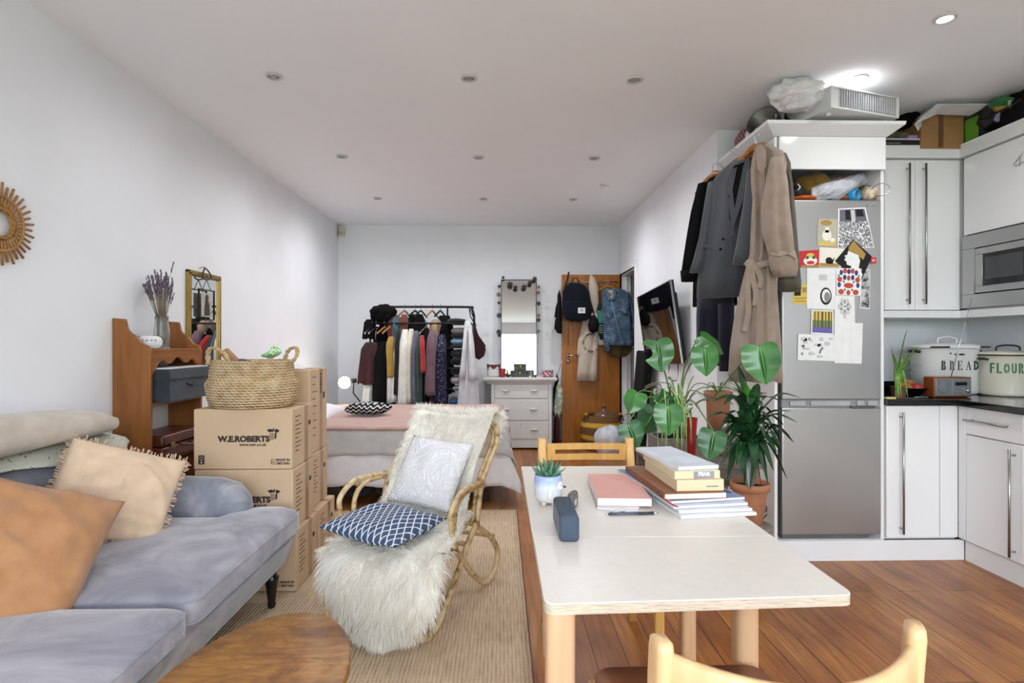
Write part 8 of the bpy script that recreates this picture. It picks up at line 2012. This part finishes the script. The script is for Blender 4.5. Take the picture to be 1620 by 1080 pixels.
# shirt front, lapels, pocket flaps and buttons lie on the body's front face
def onb(px, py, lift=0):  # point on the front face of the blazer body at a pixel
    f = (px - 1110) / 85; d = 3.63 + (3.36 - 3.63) * min(max(f, 0), 1.1) - .118 - lift; return (px, py, d)
flatpatch([onb(1161, 262), onb(1178, 256), onb(1165, 330), onb(1160, 362), onb(1154, 345), onb(1152, 300)], 0, .006).obj('lining', m_bk, t)
flatpatch([onb(1157, 268, .006), onb(1151, 290, .006), onb(1150, 304, .006), onb(1154, 310, .006), onb(1152, 318, .006), onb(1158, 364, .006), onb(1163, 340, .006), onb(1159, 300, .006), onb(1166, 264, .006)], 0, .008).obj('lapel', m_gr, t)
flatpatch([onb(1184, 246, .012), onb(1176, 262, .012), onb(1170, 292, .012), onb(1162, 330, .012), onb(1159, 363, .012), onb(1169, 335, .012), onb(1175, 318, .012), onb(1178, 312, .012), onb(1176, 306, .012), onb(1187, 268, .012)], 0, .008).obj('lapel', m_gr, t)
flatpatch([onb(1113, 386, .006), onb(1127, 388, .006), onb(1127, 393, .006), onb(1113, 391, .006)], 0, .006).obj('pocket_flap', m_gr, t)
flatpatch([onb(1151, 372, .006), onb(1160, 366, .006), onb(1160, 371, .006), onb(1151, 378, .006)], 0, .006).obj('pocket_flap', m_gr, t)
for py in (394, 378): p = W(*onb(1140 if py == 394 else 1144, py, .004)); mb = MB(); mb.lathe([(.008, 0), (.0075, .003), (0, .0035)], p, 12, (PI / 2, 0, -.4)); mb.obj('button', m_bk, t)
mb = MB(); mb.tube([W(*onb(1159, 364, .003)), W(*onb(1156, 400, .003)), W(*onb(1154, 440, .003)), W(*onb(1149, 470, .003))], .0025, 5); mb.obj('front_edge', m_gr, t)
# beige trench coat
t = thing('trench_coat', 'long beige belted trench coat hanging beside the steel fridge', 'coat', W(1195, 600, 3.15))
slab([(1196, 3.22, 1216, 3.14, 232), (1192, 3.24, 1237, 3.10, 244), (1190, 3.24, 1242, 3.08, 262), (1190, 3.22, 1240, 3.10, 310), (1188, 3.20, 1234, 3.12, 360), (1186, 3.18, 1228, 3.12, 400), (1181, 3.17, 1226, 3.12, 418), (1173, 3.16, 1229, 3.10, 450), (1162, 3.16, 1232, 3.10, 500), (1155, 3.16, 1235, 3.10, 550), (1153, 3.16, 1237, 3.1, 585), (1153.5, 3.16, 1237.5, 3.1, 603)],
     [.04, .08, .11, .12, .12, .11, .10, .12, .13, .14, .14, .14], .011, 5, 3, 64, hem=.006).obj('body', m_tr, t)
slab([(1218, 3.06, 1240, 3.03, 250), (1211, 3.04, 1246, 3.02, 290), (1205, 3.03, 1249, 3.01, 330), (1207, 3.02, 1253, 3.0, 365), (1215, 3.02, 1256, 3.0, 395), (1220, 3.02, 1257, 3.0, 410)], [.06, .10, .12, .12, .11, .10], .006, 3, 1, 36).obj('sleeve', m_tr, t)
slab([(1218, 3.015, 1257, 2.995, 398), (1217, 3.015, 1260, 2.995, 410), (1220, 3.015, 1261, 2.995, 425), (1226, 3.015, 1259, 2.995, 437)], [.10, .12, .12, .11], .005, 4, 2, 36).obj('cuff', m_tr, t)
mb = MB(); mb.tube(bez([W(1217, 402, 2.955), W(1232, 405, 2.94), W(1246, 402, 2.935), W(1258, 410, 2.95)], 5), .011, 6, flat=.3); mb.obj('cuff_strap', m_tr, t)
flatpatch([(1197, 229, 3.16), (1205, 228, 3.13), (1212, 236, 3.09), (1212, 262, 3.055), (1206, 276, 3.05), (1199, 268, 3.07), (1196, 245, 3.12)], 0, .01).obj('collar', m_tr, t)
mb = MB(); mb.tube(bez([W(1180, 414, 3.11), W(1195, 420, 3.07), W(1212, 416, 3.06), W(1227, 420, 3.06)], 5), .022, 8, flat=.3, up=(0, -1, 0)); mb.obj('belt', m_tr, t)
mb = MB(); mb.ball(W(1188, 419, 3.065), .03, 14, 9, sy=.6); mb.obj('belt_knot', m_tr, t)
for pts in (((1188, 420), (1192, 445), (1196, 465), (1194, 484)), ((1186, 422), (1183, 455), (1184, 490), (1178, 525)), ((1190, 418), (1199, 428), (1204, 445), (1200, 455))):
    mb = MB(); mb.tube(bez([W(x, y, 3.05) for x, y in pts], 6), .017, 8, flat=.25, up=(0, -1, 0)); mb.obj('belt_end', m_tr, t)
mb = MB(); mb.tube([W(1208, 262, 3.05), W(1210, 330, 3.045), W(1206, 400, 3.05)], .002, 5); mb.tube([W(1200, 430, 3.055), W(1197, 500, 3.04), W(1192, 603, 3.03)], .003, 5); mb.obj('front_edge', m_tr, t)
# olive jacket sleeve in front of the fridge edge
t = thing('olive_jacket', 'olive brown jacket hanging between the trench coat and the fridge', 'jacket', W(1250, 458, 3.2))
slab([(1234, 3.22, 1244, 3.2, 243), (1232, 3.22, 1250, 3.18, 258), (1232, 3.2, 1254, 3.18, 290), (1234, 3.2, 1259, 3.17, 340), (1234, 3.2, 1263, 3.16, 390), (1232, 3.2, 1266, 3.16, 430), (1231.5, 3.2, 1268, 3.16, 452), (1234, 3.2, 1266, 3.16, 461)], [.04, .08, .09, .1, .1, .1, .1, .09], .005, 3, 1, 36).obj('sleeve', m_ol, t)
slab([(1231.5, 3.195, 1268, 3.155, 443), (1233, 3.195, 1267.5, 3.155, 459)], .11, .002, 3, 1, 36).obj('cuff', m_ol, t)
# ================================================================== clutter above the cabinets
def lumpy(c, rx, ry, rz, seed, amp=.2, fr=2.2, flat=.75, n=36, m=16):
    c = Vector(c); mb = MB()
    def f(u, v):
        a, e = 2 * PI * u, PI * v; d = Vector((math.cos(a) * math.sin(e), math.sin(a) * math.sin(e), -math.cos(e)))
        R = 1 + amp * N3((d.x * fr + seed, d.y * fr, d.z * fr)) + amp * .35 * N3((d.x * fr * 3 + seed, d.y * fr * 3, d.z * fr * 3))
        return c + Vector((rx * d.x * R, ry * d.y * R, max(-rz, rz * d.z * R)))
    mb.grid(f, n, m, cu=True); return mb
HT = 2.549            # top of the cornice
HTP = 2.531
m_plaid = NT('red_plaid'); _x, _y, _z = m_plaid.sep(m_plaid.co())
_p = m_plaid.math('MULTIPLY', m_plaid.math('SINE', m_plaid.math('MULTIPLY', m_plaid.math('ADD', _y, _z), 150)), m_plaid.math('SINE', m_plaid.math('MULTIPLY', m_plaid.math('SUBTRACT', _z, _y), 110)))
m_plaid = m_plaid.set(m_plaid.ramp(m_plaid.math('ADD', _p, .5), [(.15, '#5b1f28'), (.35, '#a8838a'), (.7, '#c4b3b3'), (.95, '#7c2d36')]), .9, 0, .2)
mb = lumpy((1.70, 3.82, HTP + .10), .10, .13, .10, 3, .12); solo(mb, 'plaid_bag', m_plaid, 'red and white checked bundle at the back of the tall cabinet top', 'bundle')
mb = lumpy((1.655, 3.66, HTP + .075), .06, .06, .075, 5, .1); solo(mb, 'white_cloth_bundle', m_whitec, 'white cloth tucked between the checked bundle and the steel pan', 'cloth')
m_pan = metal('dull_pan_steel', '#6d6a64', .38); m_pand = mat('dark_nonstick', '#3a2f2d', .4, .2)
t = thing('saucepan', 'dull steel saucepan standing on edge on the tall cabinet top', 'pan', (1.66, 3.52, HTP))
mb = MB(); cP = Vector((1.66, 3.52, HTP + .098)); mb.lathe([(.09, -.05), (.096, -.045), (.096, .05), (.099, .053), (.092, .053), (.09, -.04), (0, -.042)], cP, 32, (1.2, 0, -.9), caps=(True, False)); mb.obj('body', m_pan, t)
t = thing('frying_pan', 'dark frying pan leaning up at the back of the tall cabinet top', 'pan', (1.80, 3.60, HTP))
cP = Vector((1.785, 3.6, HTP + .105)); mb = MB(); mb.lathe([(.08, -.02), (.1, .0), (.105, .02), (.1, .02), (.078, -.014), (0, -.015)], cP, 32, (1.35, 0, -.5), caps=(True, False)); mb.obj('body', m_pand, t)
t = thing('mixing_bowl', 'steel mixing bowl tipped towards the room on the tall cabinet top', 'bowl', (1.80, 3.36, HTP))
cP = Vector((1.80, 3.37, HTP + .095)); Rm = (1.25, .12, 0)
mb = MB(); mb.lathe([(.05, -.05), (.085, -.03), (.105, .01), (.112, .03), (.117, .034), (.108, .031), (.08, -.022), (.048, -.042), (0, -.043)], cP, 36, Rm, caps=(True, False), sx=1, sy=.78); mb.obj('body', metal('bowl_steel', '#8f8c86', .25), t)
m_pbag = NT('clear_polythene'); _v = m_pbag.co(); m_pbag.bump(m_pbag.noise(_v, 22, 5, .6, 1.2), .9, .02); m_pbag = m_pbag.set('#ececee', .3, 0, .5, **{'Alpha': .9, 'Subsurface Weight': .3})
mb = lumpy(W(1262, 150, 3.24), .155, .10, .088, 11, .3, 2.6, n=72, m=36); solo(mb, 'plastic_bag', m_pbag, 'crumpled translucent plastic bag on top of the pans near the ceiling', 'bag')
# air purifier: shallow box on its side, corner towards the viewer
m_pur = mat('purifier_white', '#d7d8da', .35, 0, .4, .01)
pc0 = W(1316, 166, 3.13); pA = W(1422, 179, 3.28); pB = W(1240, 182, 3.55)
ux = Vector((pA.x - pc0.x, pA.y - pc0.y, 0)).normalized(); uy = Vector((-ux.y, ux.x, 0)); zb0 = HT + .022
Mp = Matrix((ux, uy, Vector((0, 0, 1)))).transposed().to_4x4(); Mp.translation = Vector((pc0.x, pc0.y, zb0))
Wp, Dp, Hp = (pA - pc0).length, .42, .118
t = thing('air_purifier', 'white slatted air purifier lying on its side on the tall cabinet top', 'air purifier', Vector((pc0.x, pc0.y, zb0 - .02)))
mb = MB(); mb.box(0, Wp, .012, Dp, .004, Hp - .004, .004, M=Mp); mb.obj('body', m_pur, t)
mb = MB()
mb.box(-.004, Wp + .004, 0, Dp, Hp - .010, Hp, .003, M=Mp); mb.box(-.004, Wp + .004, 0, Dp, -.004, .008, .003, M=Mp); mb.box(-.004, .024, 0, .02, 0, Hp, .003, M=Mp); mb.box(Wp - .012, Wp + .004, 0, .02, 0, Hp, .003, M=Mp); mb.box(.024, .055, .004, .015, .008, Hp - .01, M=Mp); mb.obj('frame', m_pur, t)
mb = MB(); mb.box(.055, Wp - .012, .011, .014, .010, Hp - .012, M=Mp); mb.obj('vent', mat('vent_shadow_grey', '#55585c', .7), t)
for k in range(25):
    x = .06 + (Wp - .078) * k / 24; mb = MB(); mb.box(x - .0022, x + .0022, .002, .0125, .012, Hp - .014, M=Mp); mb.obj('slat', m_pur, t)
mb = MB(); mb.lathe([(.03, 0), (.03, .012), (.026, .016), (0, .017)], Mp @ Vector((-.0, .16, Hp * .5)), 24, (Mp.to_euler()[0], -PI / 2, Mp.to_euler()[2])); mb.obj('knob', m_pur, t)
mb = MB()
for x, y in ((.04, .06), (Wp - .04, .06), (.04, Dp - .05), (Wp - .04, Dp - .05)): mb.lathe([(.014, -.021), (.014, -.003)], Mp @ Vector((x, y, 0)), 12)
mb.obj('feet', m_pur, t)
# above the corner wall cabinet
KT = 2.547; KTc = UZ1 + .012
mb = lumpy(W(1434, 186, 3.78) - Vector((0, 0, .0)), .07, .09, .075, 21, .25); solo(mb, 'black_cloth_bundle', F('black_cloth', '#101013'), 'black cloth bundle beside the air purifier above the cabinets', 'bundle')
t = thing('game_box', 'flat black box with pale lid edge lying above the wall cabinet', 'box', W(1430, 222, 3.66))
a, b = W(1396, 226, 3.65), W(1463, 229, 3.65)
mb = MB(); mb.box(a.x, b.x, 3.615, 3.86, KTc + .075, KTc + .112, .003); mb.obj('base', m_blackmatte, t)
mb = MB(); mb.box(a.x - .0, b.x + .004, 3.61, 3.865, KTc + .112, KTc + .122, .002); l = mb.obj('lid', mat('pale_lid', '#c9c3cd', .5), t)
mb = MB(); mb.box(a.x + .03, a.x + .13, 3.6135, 3.616, KTc + .088, KTc + .093); mb.obj('printed_line', pgrey, t)
mb = MB(); mb.box(a.x + .02, b.x - .02, 3.63, 3.86, KTc, KTc + .074, .004); solo(mb, 'hidden_storage_box', m_blackmatte, 'dark box under the flat game box, behind the cornice', 'box')
mb = lumpy((a.x + .16, 3.72, KTc + .155), .075, .08, .032, 8, .3); solo(mb, 'woven_belt', fabric('khaki_webbing', '#6f6a52', '#4d4937', wrinkle=1), 'khaki cloth coil lying on the flat black box', 'cloth')
mb = MB(); mb.box(b.x - .075, b.x - .01, 3.635, 3.7, KTc + .123, KTc + .152, .004); solo(mb, 'lilac_card', mat('lilac_card', '#b48fc4', .6), 'small lilac packet at the end of the flat black box', 'packet')
# open cardboard box with white inside flaps
x0, x1 = W(1464, 200, 3.62).x, W(1533, 200, 3.62).x
t = thing('cardboard_box', 'open brown cardboard box with white inner flaps above the wall cabinet', 'box', ((x0 + x1) / 2, 3.75, KTc))
zb1, zt1 = KTc, W(1500, 178, 3.62).z
m_kraft = mat('kraft_board', '#9c7449', .75, var=.06); m_wf = mat('white_flap', '#dcdcdf', .6)
mb = MB(); mb.box(x0, x1, 3.60, 3.606, zb1 + .06, zt1); mb.box(x0, x0 + .005, 3.606, 3.90, zb1 + .06, zt1); mb.box(x1 - .005, x1, 3.606, 3.90, zb1 + .06, zt1); mb.box(x0, x1, 3.9, 3.905, zb1 + .06, zt1); mb.box(x0, x1, 3.60, 3.905, zb1 + .055, zb1 + .06); mb.obj('carton', m_kraft, t)
mb = MB(); xm = (x0 + x1) / 2 - .01; mb.box(xm - .016, xm + .016, 3.5985, 3.600, zb1 + .06, zt1); mb.obj('tape', mat('brown_tape_dark', '#6f4a33', .3), t)
def flap(p, name='flap'): 
    mb = MB(); A = mb._v(p); n = (p[1] - p[0]).cross(p[2] - p[0]).normalized() * .004; B = mb._v([q + n for q in p]); mb.face(A); mb.face(B[::-1])
    for i in range(len(p)): mb.face([A[i], B[i], B[(i + 1) % len(p)], A[(i + 1) % len(p)]])
    return mb.obj(name, m_wf, t)
flap([Vector((x0, 3.605, zt1)), W(1482, 180, 3.6), W(1483, 164, 3.5), W(1447, 196, 3.52)])
flap([W(1479, 180, 3.6), W(1534, 182, 3.6), W(1569, 164, 3.48), W(1483, 164, 3.5)])
flap([Vector((x0, 3.60, zt1)), W(1447, 197, 3.58), W(1452, 207, 3.58), Vector((x0, 3.60, zt1 - .07))])
t = thing('green_box', 'bright green storage box between the cardboard box and black bag', 'box', W(1546, 200, 3.5))
gx0 = x1 + .004; gx1 = W(1560, 195, 3.5).x
mb = MB(); mb.prism([(gx0, 3.59), (gx1 + .005, 3.50), (gx1 + .08, 3.70), (gx0 + .06, 3.80)], 'z', KTc + .07, W(1545, 180, 3.55).z, .004); mb.obj('body', mat('lime_green_card', '#5f9a2a', .6), t)
mb = MB(); mb.box(x0 + .03, 3.25, 3.62, 3.9, KTc, KTc + .055); solo(mb, 'lower_storage_box', m_kraft, 'flat brown box lying under the open cardboard box above the cabinets', 'box')
t = thing('board_game_bag', 'black and yellow printed bag beside the green box above the cabinets', 'bag', W(1574, 190, 3.4))
c = W(1577, 184, 3.5)
mb = lumpy(c, .085, .10, .08, 14, .3, 3); mb.obj('body', mat('black_satin', '#17171a', .35), t)
mb = lumpy(c + Vector((-.03, -.075, .018)), .055, .034, .026, 15, .2, n=24, m=12); mb.obj('printed_patch', mat('mustard_print', '#9c7c2c', .5, var=.2), t)
mb = MB(); mb.cbox(c + Vector((-.06, -.075, -.035)), (.03, .02, .05), (0, .5, .3), .004); mb.obj('side_patch', mat('pale_blue_disc', '#a5a8c0', .3), t)
mb = lumpy(W(1585, 163, 3.42), .06, .06, .03, 19, .2); solo(mb, 'green_cloth', fabric('emerald_cloth', '#2f7a45'), 'green cloth peeping over the black and yellow bag', 'cloth')
t = thing('black_holdall', 'large black holdall at the top right corner above the cabinets', 'bag', W(1610, 190, 3.1))
c = Vector((3.13, 3.34, KTc + .15)); mb = lumpy(c, .13, .15, .15, 23, .12, 1.8, n=48, m=22); mb.obj('body', F('black_nylon', '#131315'), t)
mb = MB(); mb.tube(bez([c + Vector((-.13, -.12, .06)), c + Vector((-.165, -.1, .03)), c + Vector((-.165, .1, .03)), c + Vector((-.13, .12, .06))], 6), .012, 8, flat=.4); mb.obj('handle', m_blackmatte, t)
for k in range(4): p = W(1597, 160 + 3.2 * k, 3.36); mb = MB(); mb.cbox(p, (.012, .012, .004)); mb.obj('printed_mark', pcream, t)
mb = MB(); mb.box(UXF + .03, XK - .01, 2.5, 3.45, KTc - .006, KTc + .004); 
solo(mb, 'cabinet_top_panel', m_satin, 'flat white board over the microwave cabinet', 'panel')
# ------------------------------------------------------------------ the shelf over the fridge
SF = 2.114
t = thing('mustard_bag', 'mustard yellow cloth bag stuffed on the shelf over the fridge', 'bag', W(1285, 300, 3.5))
mb = lumpy((WY(1290, 285, 3.46).x, 3.50, SF + .105), .12, .13, .105, 31, .14); mb.obj('body', fabric('mustard_canvas', '#8a6a2a', '#735420', wrinkle=1.2), t)
t = thing('baseball_cap', 'black cap with a white stroke and orange peak on the fridge top', 'cap', W(1263, 305, 3.4))
cc2 = Vector((WY(1263, 300, 3.36).x + .0, 3.40, SF + .055)); mb = lumpy(cc2, .065, .07, .048, 33, .1); mb.obj('crown', m_blackmatte, t)
mb = lumpy(cc2 + Vector((.03, -.05, -.038)), .07, .05, .016, 34, .1); mb.obj('peak', mat('orange_cloth', '#c65a20', .8), t)
mb = MB(); q = [WY(1262, 291, 3.325), WY(1266, 296, 3.32), WY(1262, 301, 3.325)]; mb.tube(q, .004, 6); mb.obj('printed_mark', pw, t)
mb = lumpy((WY(1336, 283, 3.46).x, 3.50, SF + .15), .085, .07, .045, 36, .2); solo(mb, 'beige_cloth', fabric('pale_tan_cloth', '#b99f8d', '#a98f7c', wrinkle=1), 'pale tan cloth behind the white plastic bag over the fridge', 'cloth')
t = thing('carrier_bag', 'white plastic carrier bag sprawled on top of the fridge', 'bag', W(1340, 312, 3.4))
R = []
mb = MB()
path = bez([WY(1282, 310, 3.40), WY(1305, 303, 3.38), WY(1335, 297, 3.38), WY(1362, 284, 3.42), WY(1372, 286, 3.44)], 7)
for i, p in enumerate(path):
    u = i / (len(path) - 1); r = .022 + .034 * math.sin(PI * min(1, u * .8 + .2)); 
    ring = []
    for k in range(26):
        a = 2 * PI * k / 26; rr = r * (1 + .22 * N3((u * 6, math.cos(a) * 2, math.sin(a) * 2)) + .1 * math.sin(k * 2.1 + i))
        ring.append(Vector((p.x + .3 * rr * math.cos(a), p.y + rr * math.cos(a) * .9, max(SF + .004, p.z + rr * math.sin(a)))))
    R.append(ring)
mb.loft(R); mb.obj('body', mat('white_polythene', '#c6c7cf'), t)
t = thing('blue_tape_roll', 'roll of bright blue tape on the fridge top', 'tape', WY(1353, 314, 3.34))
cT = WY(1352, 309, 3.345); mb = MB(); mb.lathe([(.034, -.02), (.034, .02), (.026, .02), (.026, -.02)], Vector((cT.x, cT.y, SF + .036)), 28, (PI / 2, 0, .5), caps=(False, False)); mb.face; mb.obj('roll', mat('blue_tape', '#1f86b8', .35), t)
t = thing('wooden_bowl', 'small brown wooden bowl on the fridge top beside the blue tape', 'bowl', WY(1340, 313, 3.38)); mb = MB(); c = WY(1339, 312, 3.40); mb.lathe([(.03, 0), (.05, .02), (.055, .04), (.05, .04), (.03, .008), (0, .007)], (c.x, c.y, SF + .001), 24, caps=(True, False)); mb.obj('body', m_rw, t)
mb = lumpy((WY(1377, 300, 3.36).x, 3.37, SF + .048), .05, .05, .045, 44, .3, 3); solo(mb, 'cream_food_bag', photo_mat('cream_tan_print', ['#cfc6b4', '#d8d2c4', '#b08d62', '#dcd6ca'], 22, 'n'), 'cream and tan packet at the right end of the fridge top', 'packet')
t = thing('wire_loop', 'thin looped wire sticking out past the fridge top at right', 'wire', WY(1392, 310, 3.3))
mb = MB(); mb.tube(bez([WY(1378, 300, 3.3), WY(1388, 292, 3.24), WY(1400, 290, 3.2), WY(1408, 297, 3.2), WY(1404, 306, 3.2), WY(1393, 310, 3.22), WY(1385, 309, 3.28), WY(1384, 313, 3.3)], 6), .0022, 6); mb.obj('wire', m_bar, t)
# wire hanger on the right wall cabinet
t = thing('wire_hanger', 'bent wire hanger hooked on the cabinet door at the right edge', 'hanger', W(1614, 250, 3.2))
Xh = UXF - .008
mb = MB(); mb.tube([WX(1620, 239, Xh), WX(1606, 257, Xh), WX(1603, 261, Xh), WX(1608, 262, Xh), WX(1622, 254, Xh)], .0022, 6); mb.tube([WX(1614, 246, Xh), WX(1613, 262, Xh)], .0018, 6); mb.obj('wire', m_bar, t)
# ------------------------------------------------------------------ render settings
vs_ = SC.view_settings; vs_.view_transform = 'Standard'; vs_.look = 'None'; vs_.gamma = 1; vs_.use_curve_mapping = False
vs_.exposure = .9
